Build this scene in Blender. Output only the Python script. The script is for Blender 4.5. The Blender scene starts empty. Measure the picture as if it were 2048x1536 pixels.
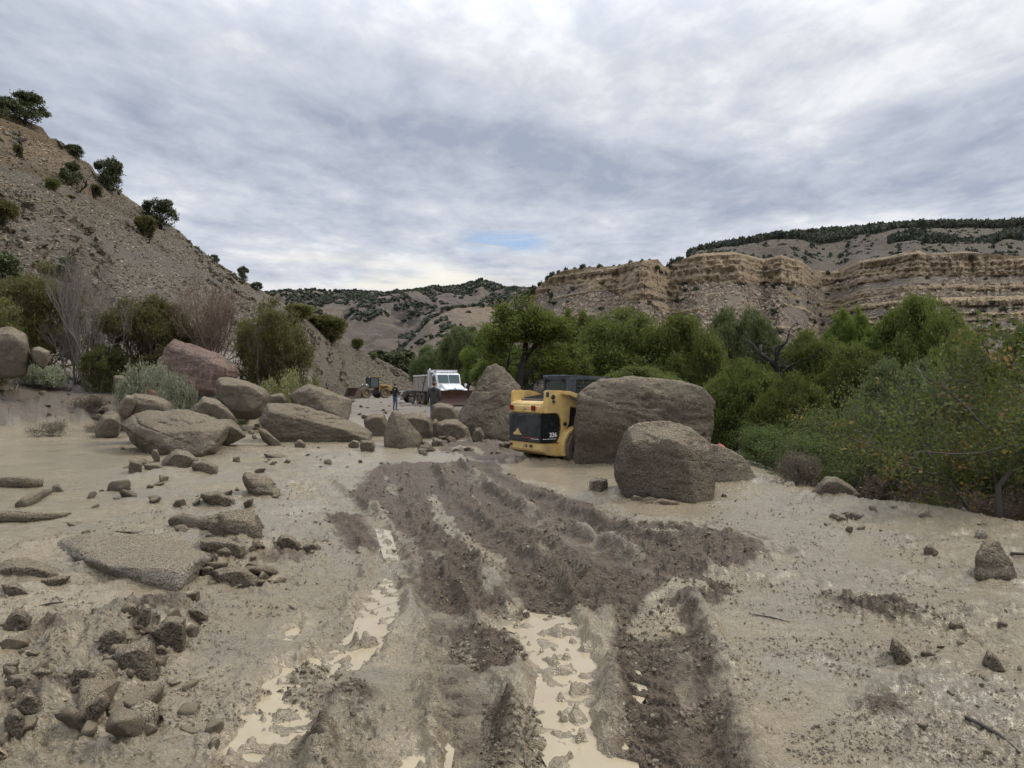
import bpy, bmesh, math, random
import numpy as np
from mathutils import Vector, Matrix

SC = bpy.context.scene
COL = SC.collection
F = 1450.0            # focal length in photo pixels
HZ = 772.0            # horizon row of the photo
EYE = 1.6

# ------------------------------------------------------------------ camera
cam = bpy.data.cameras.new('camera')
cam.sensor_width = 36.0
cam.lens = 36.0 * F / 2048.0
cam.shift_y = (HZ - 768.0) / 2048.0
cam.clip_start = 0.05
cam.clip_end = 20000
camo = bpy.data.objects.new('camera', cam)
camo.location = (0, 0, EYE)
camo.rotation_euler = (math.radians(90), 0, 0)
COL.objects.link(camo)
SC.camera = camo

# ------------------------------------------------------------------ light
SUN_EL, SUN_AZ = math.radians(50), math.radians(72)      # azimuth clockwise from +Y
sun = bpy.data.lights.new('sun', 'SUN')
sun.energy = 1.5
sun.angle = math.radians(10)
sun.color = (1.0, 0.92, 0.76)
suno = bpy.data.objects.new('sun', sun)
sd = Vector((math.cos(SUN_EL) * math.sin(SUN_AZ), math.cos(SUN_EL) * math.cos(SUN_AZ), math.sin(SUN_EL)))
suno.rotation_euler = sd.to_track_quat('Z', 'Y').to_euler()
suno.location = sd * 100
COL.objects.link(suno)

SC.view_settings.view_transform = 'Standard'
SC.view_settings.look = 'None'
SC.view_settings.exposure = 0.55
SC.view_settings.gamma = 1.0
SC.view_settings.use_curve_mapping = False


class NT:
    """tiny node-tree helper"""
    def __init__(s, tree):
        s.t = tree; s.n = tree.nodes; s.l = tree.links
    def add(s, typ, **kw):
        nd = s.n.new(typ)
        for k, v in kw.items():
            if k.startswith('i_'):
                nd.inputs[k[2:].replace('_', ' ')].default_value = v
            else:
                setattr(nd, k, v)
        return nd
    def link(s, a, b): s.l.new(a, b)
    def math(s, op, a, b=None, c=None, clamp=False):
        nd = s.n.new('ShaderNodeMath'); nd.operation = op; nd.use_clamp = clamp
        for i, v in enumerate((a, b, c)):
            if v is None: continue
            if hasattr(v, 'links'): s.l.new(v, nd.inputs[i])
            else: nd.inputs[i].default_value = v
        return nd.outputs[0]
    def vmath(s, op, a, b=None):
        nd = s.n.new('ShaderNodeVectorMath'); nd.operation = op
        for i, v in enumerate((a, b)):
            if v is None: continue
            if hasattr(v, 'links'): s.l.new(v, nd.inputs[i])
            else: nd.inputs[i].default_value = v
        return nd.outputs[0]
    def mix(s, f, a, b):
        nd = s.n.new('ShaderNodeMix'); nd.data_type = 'RGBA'
        for i, v in ((0, f), (6, a), (7, b)):
            if hasattr(v, 'links'): s.l.new(v, nd.inputs[i])
            elif i == 0: nd.inputs[0].default_value = v
            else: nd.inputs[i].default_value = (v[0], v[1], v[2], 1)
        return nd.outputs[2]
    def noise(s, vec, scale, detail=4, rough=0.55, dist=0.0, out=0):
        nd = s.n.new('ShaderNodeTexNoise')
        nd.inputs['Scale'].default_value = scale
        nd.inputs['Detail'].default_value = detail
        nd.inputs['Roughness'].default_value = rough
        nd.inputs['Distortion'].default_value = dist
        if vec is not None: s.l.new(vec, nd.inputs['Vector'])
        return nd.outputs[out]
    def rng(s, v, a, b, c=0.0, d=1.0, smooth=False):
        nd = s.n.new('ShaderNodeMapRange'); nd.clamp = True
        if smooth: nd.interpolation_type = 'SMOOTHSTEP'
        s.l.new(v, nd.inputs[0])
        for i, x in enumerate((a, b, c, d)): nd.inputs[i + 1].default_value = x
        return nd.outputs[0]
    def mapv(s, vec, scale=(1, 1, 1), loc=(0, 0, 0), rot=(0, 0, 0)):
        nd = s.n.new('ShaderNodeMapping')
        nd.inputs['Scale'].default_value = scale
        nd.inputs['Location'].default_value = loc
        nd.inputs['Rotation'].default_value = rot
        s.l.new(vec, nd.inputs[0])
        return nd.outputs[0]


# world: clouded Nishita sky
world = bpy.data.worlds.new('World'); SC.world = world; world.use_nodes = True
w = NT(world.node_tree); w.n.clear()
sky = w.add('ShaderNodeTexSky', sky_type='NISHITA')
sky.sun_disc = False; sky.sun_elevation = SUN_EL; sky.sun_rotation = SUN_AZ
sky.altitude = 1800; sky.air_density = 1.0; sky.dust_density = 0.6
tc = w.add('ShaderNodeTexCoord')
sep = w.add('ShaderNodeSeparateXYZ'); w.link(tc.outputs['Generated'], sep.inputs[0])
dz = sep.outputs['Z']
zc = w.math('MAXIMUM', w.math('ADD', dz, 0.06), 0.05)
cx = w.math('DIVIDE', sep.outputs['X'], zc); cy = w.math('DIVIDE', sep.outputs['Y'], zc)
cmb = w.add('ShaderNodeCombineXYZ'); w.link(cx, cmb.inputs[0]); w.link(cy, cmb.inputs[1])
pv = cmb.outputs[0]
# streaky layer, rows of cloud rolling across the view
m1 = w.mapv(pv, (0.8, 0.62, 1), (6.3, 2.2, 0.0), (0, 0, math.radians(-35)))
big = w.noise(m1, 0.95, 5, 0.52, 0.3)
m2 = w.mapv(pv, (1.5, 1.15, 1), (0.3, 5.0, 0.0), (0, 0, math.radians(-30)))
fine = w.noise(m2, 2.6, 8, 0.60, 0.3)
m3 = w.mapv(pv, (1.8, 1.1, 1), (9.3, 2.0, 4.0), (0, 0, math.radians(20)))
wisp = w.noise(m3, 5.5, 7, 0.66, 0.3)
c1 = w.math('MULTIPLY_ADD', big, 2.0, -1.02)
c2 = w.math('MULTIPLY_ADD', fine, 0.82, c1)
c3 = w.math('MULTIPLY_ADD', wisp, 0.36, c2)
den = w.math('ADD', c3, 0.04)                     # 0..1, bright cloud where high
ramp = w.add('ShaderNodeValToRGB'); w.link(den, ramp.inputs[0])
cr = ramp.color_ramp
cr.elements[0].position = 0.25; cr.elements[0].color = (2.65, 2.95, 3.6, 1)
cr.elements[1].position = 0.95; cr.elements[1].color = (6.1, 6.2, 6.4, 1)
e = cr.elements.new(0.48); e.color = (3.5, 3.82, 4.5, 1)
e = cr.elements.new(0.72); e.color = (4.55, 4.82, 5.3, 1)
# overcast skies are brighter overhead
zen = w.rng(dz, 0.40, 1.0, 1.0, 3.0)
vs = w.n.new('ShaderNodeVectorMath'); vs.operation = 'SCALE'
w.link(ramp.outputs[0], vs.inputs[0]); w.link(zen, vs.inputs['Scale'])
# warm bright clearing low over the far hills
band = w.math('MULTIPLY', w.rng(dz, 0.10, 0.128, 0, 1, True), w.rng(dz, 0.15, 0.185, 1, 0, True))
az = w.math('DIVIDE', sep.outputs['X'], w.math('MAXIMUM', sep.outputs['Y'], 0.05))
azm = w.math('MULTIPLY', w.rng(az, -0.42, -0.25, 0, 1, True), w.rng(az, -0.08, 0.16, 1, 0, True))
azm = w.math('MULTIPLY', azm, w.rng(sep.outputs['Y'], 0.0, 0.2))
bn = w.rng(w.noise(w.mapv(tc.outputs['Generated'], (6, 6, 40)), 1.0, 4, 0.6), 0.38, 0.6)
bf = w.math('MULTIPLY', w.math('MULTIPLY', band, azm), bn)
cl = w.mix(w.math('MULTIPLY', bf, 0.8), vs.outputs[0], (6.9, 6.6, 5.8))
# a small blue opening
gapn = w.noise(w.mapv(pv, (0.9, 2.2, 1), (1.3, 0.8, 2.0)), 2.0, 6, 0.6, 0.6)
gx = w.rng(w.math('ABSOLUTE', w.math('SUBTRACT', az, -0.01)), 0.02, 0.08, 1, 0, True)
gz = w.rng(w.math('ABSOLUTE', w.math('SUBTRACT', dz, 0.198)), 0.006, 0.022, 1, 0, True)
gy = w.rng(sep.outputs['Y'], 0.0, 0.2)
gap = w.math('MULTIPLY', w.math('MULTIPLY', w.math('MULTIPLY', gx, gz), gy), w.rng(gapn, 0.42, 0.56))
gap = w.math('MULTIPLY', gap, 0.75)
skyc = w.mix(gap, cl, sky.outputs[0])
thin = w.rng(den, 0.10, 0.36, 0.14, 0.0)
skyc = w.mix(thin, skyc, sky.outputs[0])
bg = w.add('ShaderNodeBackground'); bg.inputs['Strength'].default_value = 0.1
w.link(skyc, bg.inputs[0])
wo = w.add('ShaderNodeOutputWorld'); w.link(bg.outputs[0], wo.inputs[0])

# ------------------------------------------------------------------ numeric noise
_r = np.random.RandomState(7)
_PERM = np.concatenate([_r.permutation(256)] * 3)
_G = _r.normal(size=(256, 3)); _G /= np.linalg.norm(_G, axis=1)[:, None]


def perlin(x, y, z=None):
    x = np.asarray(x, float); y = np.asarray(y, float)
    z = np.zeros_like(x) if z is None else np.asarray(z, float) + np.zeros_like(x)
    xi = np.floor(x).astype(int); yi = np.floor(y).astype(int); zi = np.floor(z).astype(int)
    xf = x - xi; yf = y - yi; zf = z - zi
    xi &= 255; yi &= 255; zi &= 255
    u = xf * xf * xf * (xf * (xf * 6 - 15) + 10)
    v = yf * yf * yf * (yf * (yf * 6 - 15) + 10)
    t = zf * zf * zf * (zf * (zf * 6 - 15) + 10)
    def g(a, b, c):
        h = _PERM[_PERM[_PERM[xi + a] + yi + b] + zi + c]
        gr = _G[h]
        return gr[..., 0] * (xf - a) + gr[..., 1] * (yf - b) + gr[..., 2] * (zf - c)
    x00 = g(0, 0, 0) * (1 - u) + g(1, 0, 0) * u
    x10 = g(0, 1, 0) * (1 - u) + g(1, 1, 0) * u
    x01 = g(0, 0, 1) * (1 - u) + g(1, 0, 1) * u
    x11 = g(0, 1, 1) * (1 - u) + g(1, 1, 1) * u
    return ((x00 * (1 - v) + x10 * v) * (1 - t) + (x01 * (1 - v) + x11 * v) * t) * 1.5


def fbm(x, y, z=None, o=4, lac=2.03, gain=0.5, ridged=False, billow=False):
    s = 0; a = 1; f = 1; tot = 0
    zz = 0 if z is None else z
    for i in range(o):
        n = perlin(x * f + 17.3 * i, y * f - 9.1 * i, zz * f + 3.7 * i)
        if ridged: n = 1 - 2 * np.abs(n)
        elif billow: n = 2 * np.abs(n) - 0.6
        s = s + a * n; tot += a; a *= gain; f *= lac
    return s / tot


def sstep(a, b, x):
    t = np.clip((x - a) / (b - a), 0, 1)
    return t * t * (3 - 2 * t)


def lin(x, pts):
    p = np.array(pts, float)
    return np.interp(x, p[:, 0], p[:, 1])


def P(px, py, Y):
    return ((px - 1024.0) / F * Y, Y, EYE - (py - HZ) / F * Y)


def GP(px, py):
    Y = EYE * F / (py - HZ)
    return ((px - 1024.0) / F * Y, Y)


def poly_field(x, y, pts):
    """distance, signed side offset and run length to a polyline"""
    best = np.full(x.shape, 1e9); side = np.zeros(x.shape); run = np.zeros(x.shape); s0 = 0
    for (a, b) in zip(pts[:-1], pts[1:]):
        ax, ay = a; dx, dy = b[0] - ax, b[1] - ay
        L = math.hypot(dx, dy)
        t = np.clip(((x - ax) * dx + (y - ay) * dy) / (L * L), 0, 1)
        ex = x - (ax + t * dx); ey = y - (ay + t * dy)
        d = np.sqrt(ex * ex + ey * ey)
        m = d < best
        best = np.where(m, d, best)
        side = np.where(m, np.sign(dx * ey - dy * ex) * d, side)
        run = np.where(m, s0 + t * L, run)
        s0 += L
    return best, side, run


def poly_sdf(x, y, pts):
    """signed distance to a closed polygon, positive inside"""
    n = len(pts); inside = np.zeros(x.shape, bool)
    d, _, _ = poly_field(x, y, list(pts) + [pts[0]])
    for i in range(n):
        x0, y0 = pts[i]; x1, y1 = pts[(i + 1) % n]
        c = ((y0 > y) != (y1 > y)) & (x < (x1 - x0) * (y - y0) / ((y1 - y0) if y1 != y0 else 1e-9) + x0)
        inside ^= c
    return np.where(inside, d, -d)


# ------------------------------------------------------------------ object helpers
def tag(o, label=None, cat=None, group=None, kind=None):
    if label: o['label'] = label
    if cat: o['category'] = cat
    if group: o['group'] = group
    if kind: o['kind'] = kind
    return o


def link(name, data, parent=None, loc=None):
    o = bpy.data.objects.new(name, data); COL.objects.link(o)
    if parent is not None: o.parent = parent
    if loc is not None: o.location = loc
    return o


def empty(name, loc, rz=0.0, label=None, cat=None, group=None):
    o = link(name, None, loc=loc); o.rotation_euler = (0, 0, rz)
    o.empty_display_size = 0.3
    return tag(o, label, cat, group)


def np_mesh(name, V, faces, mats=(), smooth=True, attrs=None, n=None):
    """faces: (k,3) or (k,4) int array"""
    V = np.asarray(V, np.float32); faces = np.asarray(faces, np.int32)
    me = bpy.data.meshes.new(name)
    k, m = faces.shape
    me.vertices.add(len(V)); me.vertices.foreach_set('co', V.ravel())
    me.loops.add(k * m); me.loops.foreach_set('vertex_index', faces.ravel())
    me.polygons.add(k)
    me.polygons.foreach_set('loop_start', np.arange(0, k * m, m, dtype=np.int32))
    me.polygons.foreach_set('loop_total', np.full(k, m, np.int32))
    if smooth: me.polygons.foreach_set('use_smooth', np.ones(k, bool))
    me.update(calc_edges=True)
    for mt in mats: me.materials.append(mt)
    if attrs:
        for nm, arr in attrs.items():
            a = me.attributes.new(nm, 'FLOAT', 'POINT')
            a.data.foreach_set('value', np.asarray(arr, np.float32).ravel())
    return me


def grid_faces(nr, nc, wrap=False):
    i = np.arange(nr - 1)[:, None]; jn = nc if wrap else nc - 1
    j = np.arange(jn)[None, :]; j2 = (j + 1) % nc
    a = i * nc + j; b = i * nc + j2; c = (i + 1) * nc + j2; d = (i + 1) * nc + j
    return np.stack([a, b, c, d], -1).reshape(-1, 4)


def copy_thing(o, loc, rz, scale=1.0, label=None, group=None):
    c = o.copy(); COL.objects.link(c); c.location = loc
    c.rotation_euler = (0, 0, rz)
    c.scale = (scale, scale, scale) if not hasattr(scale, '__len__') else scale
    if label: c['label'] = label
    if group: c['group'] = group
    for ch in o.children:
        d = ch.copy(); COL.objects.link(d); d.parent = c
        for g in ch.children:
            h = g.copy(); COL.objects.link(h); h.parent = d
    return c


# ------------------------------------------------------------------ materials
def new_mat(name):
    m = bpy.data.materials.new(name); m.use_nodes = True
    n = NT(m.node_tree); n.n.clear()
    out = n.add('ShaderNodeOutputMaterial')
    b = n.add('ShaderNodeBsdfPrincipled'); n.link(b.outputs[0], out.inputs[0])
    n.b = b; n.out = out
    return m, n


def setc(n, sock, v):
    s = n.b.inputs[sock]
    if hasattr(v, 'links'): n.link(v, s)
    elif hasattr(v, '__len__'): s.default_value = (v[0], v[1], v[2], 1)
    else: s.default_value = v


def bump(n, h, strength, dist, prev=None):
    nd = n.n.new('ShaderNodeBump'); nd.inputs['Strength'].default_value = strength
    nd.inputs['Distance'].default_value = dist
    n.link(h, nd.inputs['Height'])
    if prev is not None: n.link(prev, nd.inputs['Normal'])
    return nd.outputs[0]


def simple_mat(name, col, rough=0.5, metal=0.0, dirt=0.25, scale=6.0, dirtcol=(0.17, 0.14, 0.11), coat=0.0):
    """paint / rubber / metal with mud and scuffs breaking it up"""
    m, n = new_mat(name)
    co = n.add('ShaderNodeTexCoord').outputs['Object']
    a = n.noise(co, scale, 6, 0.65)
    f = n.rng(a, 0.62 - dirt * 0.5, 0.82 - dirt * 0.3, 0, min(1.0, dirt * 2.2))
    col2 = n.mix(n.noise(co, scale * 5, 3, 0.6), [c * 0.88 for c in col], [min(1, c * 1.1) for c in col])
    setc(n, 'Base Color', n.mix(f, col2, dirtcol))
    setc(n, 'Roughness', n.math('ADD', n.math('MULTIPLY', f, 0.35), rough))
    setc(n, 'Metallic', metal)
    if coat: setc(n, 'Coat Weight', coat)
    n.link(bump(n, a, 0.12, 0.01), n.b.inputs['Normal'])
    return m


def rock_mat(name, c_mud=(0.226, 0.182, 0.128), c_dark=(0.122, 0.096, 0.067), bare=0.0, c_bare=(0.3, 0.2, 0.15), c_bare2=(0.2, 0.12, 0.09), wet=0.1, gs=1.0):
    """boulder under a coat of drying mud, grit standing out of it"""
    m, n = new_mat(name)
    tcn = n.add('ShaderNodeTexCoord'); co = tcn.outputs['Object']
    oi = n.add('ShaderNodeObjectInfo')
    co2 = n.vmath('ADD', co, oi.outputs['Location'])
    big = n.noise(co2, 1.4, 5, 0.6, 0.4)
    mid = n.noise(co2, 7.0, 6, 0.65)
    gr = n.noise(co2, 38.0 * gs, 4, 0.7)
    vor = n.add('ShaderNodeTexVoronoi', feature='F1'); vor.inputs['Scale'].default_value = 46 * gs
    n.link(n.vmath('ADD', co2, n.mapv(n.noise(co2, 20, 2, 0.5, 0, 1), (0.05, 0.05, 0.05))), vor.inputs['Vector'])
    drip = n.noise(n.mapv(co2, (9, 9, 1.4)), 1.0, 4, 0.6)
    base = n.mix(n.rng(big, 0.35, 0.68), c_mud, c_dark)
    base = n.mix(n.rng(mid, 0.35, 0.75, 0.0, 0.55), base, [c * 1.28 for c in c_mud])
    base = n.mix(n.rng(gr, 0.55, 0.8, 0, 0.5), base, [c * 0.5 for c in c_dark])
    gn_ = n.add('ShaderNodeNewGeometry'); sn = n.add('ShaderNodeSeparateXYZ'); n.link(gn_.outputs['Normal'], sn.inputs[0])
    # lit tops painted in: up-facing surfaces take a lighter colour, broken by noise
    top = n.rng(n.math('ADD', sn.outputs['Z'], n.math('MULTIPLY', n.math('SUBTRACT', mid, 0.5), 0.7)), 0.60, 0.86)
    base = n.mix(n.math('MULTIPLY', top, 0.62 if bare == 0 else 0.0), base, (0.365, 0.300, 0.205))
    if bare > 0:
        bf = n.rng(n.noise(n.mapv(co2, (1, 1, 0.6)), 1.3, 6, 0.6, 0.6), 0.62 - bare * 0.4, 0.74 - bare * 0.4)
        bc = n.mix(n.rng(drip, 0.35, 0.7), c_bare, c_bare2)
        base = n.mix(bf, base, bc)
    setc(n, 'Base Color', base)
    setc(n, 'Roughness', n.rng(mid, 0.3, 0.7, 0.9 - wet * 2, 0.98 - wet))
    setc(n, 'Specular IOR Level', 0.35)
    h = n.math('ADD', n.math('MULTIPLY', mid, 0.8), n.math('MULTIPLY', gr, 0.42))
    b1 = bump(n, h, 1.0, 0.19)
    b2 = bump(n, n.math('MULTIPLY', vor.outputs['Distance'], -1.0), 1.0, 0.034 / gs, b1)
    n.link(b2, n.b.inputs['Normal'])
    return m

# ------------------------------------------------------------------ terrain functions
XE = [(-40, 12), (0, 8.3), (3, 7.5), (6, 6.6), (8.1, 5.75), (9.0, 5.4), (9.7, 4.95), (10.6, 4.5), (12.2, 4.2), (14.5, 4.4), (18, 4.6),
      (30, 3.6), (50, 1.2), (75, -3.0), (120, -8.5), (200, -25), (400, -60), (5000, -700)]
FOOT = [(-900, 15), (-400, 19), (0, 23.2), (120, 25.5), (200, 27), (300, 28.5), (420, 29), (480, 30), (550, 31.5), (620, 35), (700, 60), (760, 100)]
HFOOT = [(-1500, 22), (-900, 26), (-400, 32), (0, 36), (200, 40), (400, 44), (560, 55), (620, 72), (690, 102), (760, 115), (830, 124), (850, 126)]
HCRD = [(-1500, 60), (-900, 68), (-400, 74), (0, 82), (200, 90), (400, 104), (600, 116), (760, 128), (830, 134), (850, 136)]
HCRY = [(-1500, -300), (-900, -150), (-400, 60), (-60, 190), (0, 214), (50, 236), (100, 264), (140, 290), (178, 322), (190, 345), (230, 378), (300, 425), (350, 455), (400, 498),
        (430, 520), (480, 555), (540, 592), (620, 640), (700, 690), (760, 718), (800, 738), (830, 758), (850, 776)]


def ground_base(x, y):
    xe = lin(y, XE)
    d = (x - xe) * 0.85
    d = d + 0.35 * perlin(x * 0.7, y * 0.7, 3.0)
    drop = -3.6 * sstep(0.0, 6.5, d) - 0.0
    berm = 0.07 * np.exp(-((d + 0.25) / 0.35) ** 2)
    Ys = np.maximum(y, 0.1)
    u = x / Ys * F + 1024
    foot = lin(u, FOOT)
    amp = sstep(700, 560, u) * sstep(5, 12, y)
    bank = amp * np.minimum(np.maximum(y - foot, 0) * 0.24, 3.4)
    bank = bank + amp * sstep(-1.5, 1.0, y - foot) * 0.28
    # ground behind the camera stays level
    z = np.where(drop < -0.001, drop + berm, bank + berm)
    far = sstep(140, 420, np.sqrt(x * x + y * y)) * -5.0
    return np.minimum(z, z + far)


def hill_z(u, Y, detail=True):
    yf = lin(u, HFOOT); yc = lin(u, HCRD); pc = lin(u, HCRY)
    zc_ = EYE - (pc - HZ) / F * yc
    xf = (u - 1024) / F * yf
    zf = ground_base(xf, yf) - 0.3
    t = (Y - yf) / (yc - yf)
    up = zf + (zc_ - zf) * np.clip(t, -0.3, 1) ** 1.0
    tt = np.clip(t, 0, 1)
    up = np.where(t < 0, zf + (zc_ - zf) * t * 0.8, zf + (zc_ - zf) * (tt * 0.97 + 0.03 * tt * tt))
    down = zc_ - (Y - yc) * 0.5
    return np.where(t > 1, np.minimum(down, zc_), up)


def ter(x, y):
    z = ground_base(np.asarray(x, float), np.asarray(y, float))
    u = np.asarray(x, float) / np.maximum(y, 0.1) * F + 1024
    h = np.where((u < 850) & (y > 20), hill_z(u, np.asarray(y, float)), -99)
    return np.maximum(z, h)


def hit(px, py, y0=22.0, y1=190.0):
    Y = np.linspace(y0, y1, 3000)
    x = (px - 1024) / F * Y
    zr = EYE - (py - HZ) / F * Y
    zt = ter(x, Y)
    k = np.where(zt >= zr)[0]
    i = k[0] if len(k) else int(np.argmin(zr - zt))
    return float(x[i]), float(Y[i]), float(zt[i])


# mud features, traced as world lines on the ground
def gl(pts): return [GP(*p) for p in pts]

PUD = [  # polygon, water level
    ([(975, 1243), (1010, 1226), (1050, 1232), (1080, 1248), (1150, 1258), (1185, 1300), (1190, 1350), (1175, 1400), (1210, 1440), (1240, 1540), (1070, 1540), (1095, 1450), (1075, 1400), (1085, 1340), (1060, 1290), (1010, 1265)], -0.030),
    ([(728, 1205), (770, 1200), (790, 1238), (775, 1280), (770, 1335), (700, 1340), (690, 1290), (725, 1260)], -0.026),
    ([(550, 1278), (606, 1230), (620, 1247), (592, 1282)], -0.024),
    ([(505, 1365), (560, 1325), (640, 1298), (625, 1325), (588, 1350), (585, 1396), (560, 1430), (512, 1478), (440, 1545), (400, 1545), (450, 1453), (490, 1400)], -0.028),
    ([(606, 1344), (632, 1350), (622, 1410), (596, 1430)], -0.024),
    ([(745, 1190), (775, 1160), (800, 1158), (785, 1186), (758, 1194)], -0.024),
    ([(757, 1064), (780, 1068), (794, 1122), (776, 1124)], -0.024),
    ([(572, 962), (600, 962), (626, 984), (600, 984)], -0.02),
    ([(640, 1316), (700, 1290), (700, 1330), (650, 1345)], -0.022),
    ([(800, 1500), (840, 1470), (870, 1500), (860, 1545), (790, 1545)], -0.022),
]
TRACKS = [  # points, half width px at its own distance in m, depth, lug strength
    ([(645, 962), (720, 1020), (770, 1090), (785, 1160), (750, 1230), (690, 1300), (600, 1400), (520, 1540)], 0.16, 0.035, 0.5),
    ([(790, 925), (775, 980), (800, 1060), (850, 1150), (900, 1250), (930, 1380), (960, 1545)], 0.15, 0.03, 0.8),
    ([(850, 935), (860, 980), (950, 1060), (1040, 1130), (1090, 1230), (1130, 1340), (1150, 1545)], 0.20, 0.05, 0.6),
    ([(900, 930), (960, 985), (1080, 1050), (1200, 1110), (1300, 1200), (1335, 1300), (1345, 1400), (1350, 1545)], 0.24, 0.075, 1.0),
    ([(950, 940), (1040, 985), (1150, 1045), (1300, 1090), (1420, 1110), (1540, 1105)], 0.20, 0.05, 0.7),
    ([(1020, 925), (940, 935), (860, 930), (780, 945)], 0.3, 0.04, 0.6),
    ([(1050, 965), (1160, 1000), (1250, 1045), (1380, 1050)], 0.22, 0.03, 0.6),
    ([(1210, 1110), (1340, 1140), (1480, 1170), (1600, 1160)], 0.16, 0.03, 0.5),
]
CHURN = [  # polygons of dug-up dark mud, softness m
    ([(765, 925), (1000, 925), (1060, 960), (1180, 1005), (1260, 1045), (1400, 1050), (1520, 1075), (1560, 1110), (1450, 1150), (1500, 1190), (1300, 1215), (1120, 1225), (960, 1240), (850, 1200), (810, 1130), (760, 1050), (700, 985)], 0.35, 1.0),
    ([(1230, 1210), (1390, 1215), (1420, 1300), (1450, 1400), (1480, 1545), (1250, 1545), (1250, 1400), (1230, 1300)], 0.10, 0.92),
    ([(965, 1395), (1060, 1400), (1090, 1460), (1075, 1545), (970, 1545)], 0.08, 0.85),
    ([(900, 1240), (1020, 1260), (1050, 1330), (960, 1340), (900, 1300)], 0.10, 0.75),
    ([(640, 1030), (730, 1020), (770, 1100), (700, 1110)], 0.25, 0.8),
    ([(560, 1350), (640, 1330), (720, 1400), (760, 1545), (640, 1545)], 0.10, 0.40),
    ([(1640, 1190), (1760, 1215), (1890, 1230), (1900, 1250), (1760, 1245), (1660, 1222)], 0.08, 0.75),
    ([(1000, 875), (1150, 905), (1150, 925), (980, 925), (870, 905), (880, 880)], 0.5, 0.8),
]
SMOOTH = [  # slick silt or running water: polygon, softness, wetness
    ([(-200, 880), (200, 882), (320, 930), (120, 945), (160, 1000), (280, 1010), (120, 1060), (80, 1120), (-300, 1130)], 0.5, 1.0),
    ([(1440, 1225), (1600, 1240), (1680, 1290), (1730, 1400), (1790, 1545), (1530, 1545), (1480, 1400), (1440, 1290)], 0.12, 0.45),
    ([(1060, 935), (1150, 930), (1230, 955), (1240, 1000), (1100, 975), (1000, 950)], 0.3, 0.7),
    ([(1400, 975), (1530, 970), (1500, 985), (1440, 1020), (1380, 1012)], 0.25, 0.8),
    ([(430, 900), (760, 905), (700, 940), (560, 960), (480, 935)], 0.5, 0.75),
    ([(540, 1030), (640, 1000), (650, 1020), (580, 1050)], 0.15, 0.8),
    ([(1300, 1170), (1400, 1160), (1420, 1175), (1330, 1195), (1380, 1240), (1320, 1270), (1240, 1260)], 0.06, 0.4),
    ([(0, 1180), (200, 1170), (420, 1185), (400, 1215), (200, 1230), (60, 1240), (100, 1330), (0, 1350), (-200, 1300)], 0.12, 0.55),
    ([(330, 1330), (470, 1330), (440, 1420), (330, 1545), (310, 1450)], 0.10, 0.5),
    ([(1780, 1160), (2048, 1160), (2200, 1200), (1900, 1200)], 0.15, 0.55),
]
LUMPS = [  # stony, lumpy mud
    ([(-60, 1215), (200, 1205), (430, 1210), (440, 1290), (330, 1330), (330, 1480), (200, 1545), (-60, 1545)], .10, 1.0),
    ([(390, 1085), (600, 1060), (700, 1090), (640, 1150), (540, 1185), (400, 1170)], .12, .8),
    ([(240, 900), (520, 890), (760, 900), (700, 1010), (620, 1040), (420, 1010), (250, 960)], .3, .6),
    ([(1640, 1190), (1880, 1210), (2100, 1200), (2100, 1250), (1900, 1262), (1700, 1245)], .08, .8),
    ([(1720, 1270), (2100, 1260), (2100, 1545), (1830, 1545), (1760, 1400)], .12, .45),
    ([(1480, 985), (1700, 990), (2060, 1060), (2060, 1180), (1800, 1120), (1600, 1050)], .3, .5),
    ([(840, 872), (1020, 880), (1150, 915), (1100, 930), (860, 912)], .4, 1.0),
    ([(-100, 840), (200, 850), (240, 880), (-100, 885)], .5, .7),
    ([(-60, 1000), (430, 1000), (430, 1200), (-60, 1210)], .3, .32),
    ([(430, 930), (700, 930), (790, 1100), (760, 1230), (560, 1240), (430, 1180)], .3, .42),
    ([(430, 1440), (900, 1400), (960, 1545), (420, 1545)], .1, .4),
]
MOUNDS = [
    (900, 888, .9, .13), (955, 893, .8, .14), (1005, 900, .8, .12), (1100, 922, .5, .08), (860, 885, .6, .08),  # x,y from photo px, radius m, height: clods pushed up
    (1140, 1180, 0.22, 0.07), (1060, 1150, 0.16, 0.06), (1180, 1190, 0.14, 0.05), (960, 1150, 0.15, 0.05), (1090, 1210, .1, .04),
    (330, 1250, 0.30, 0.05), (80, 1420, 0.30, 0.05), (100, 1290, 0.22, 0.05), (430, 1120, 0.4, 0.05), (560, 1120, 0.35, 0.03),
    (1700, 1215, 0.28, 0.05), (1810, 1232, 0.25, 0.05), (1770, 1420, 0.2, 0.03), (1670, 1320, 0.1, 0.03), (820, 1170, 0.2, 0.04),
    (640, 1480, 0.15, 0.03), (700, 1400, 0.18, 0.03), (1220, 985, 0.35, 0.07), (1300, 1012, 0.3, 0.05),
]


ROCKXY = []
BANKS = [(60, 1300, .50, .06), (190, 1285, .45, .08), (320, 1245, .40, .07), (90, 1450, .35, .06), (450, 1110, .55, .07), (30, 1190, .6, .06), (200, 1400, .3, .06),
         (480, 1010, .8, .06), (330, 950, .9, .07), (600, 905, 1.0, .08), (430, 905, 1.2, .08), (1400, 1080, .7, .05), (1700, 1060, .6, .05), (1900, 1090, .5, .06), (1880, 1380, .25, .04)]


def crisp(v, k):
    v = v * k; f_ = np.floor(v)
    return (f_ + sstep(0.25, 0.75, v - f_)) / k


def ch0m(c):
    return sstep(0.1, 0.6, c) * 0.8 + 0.2 * sstep(0, .1, c)


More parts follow.
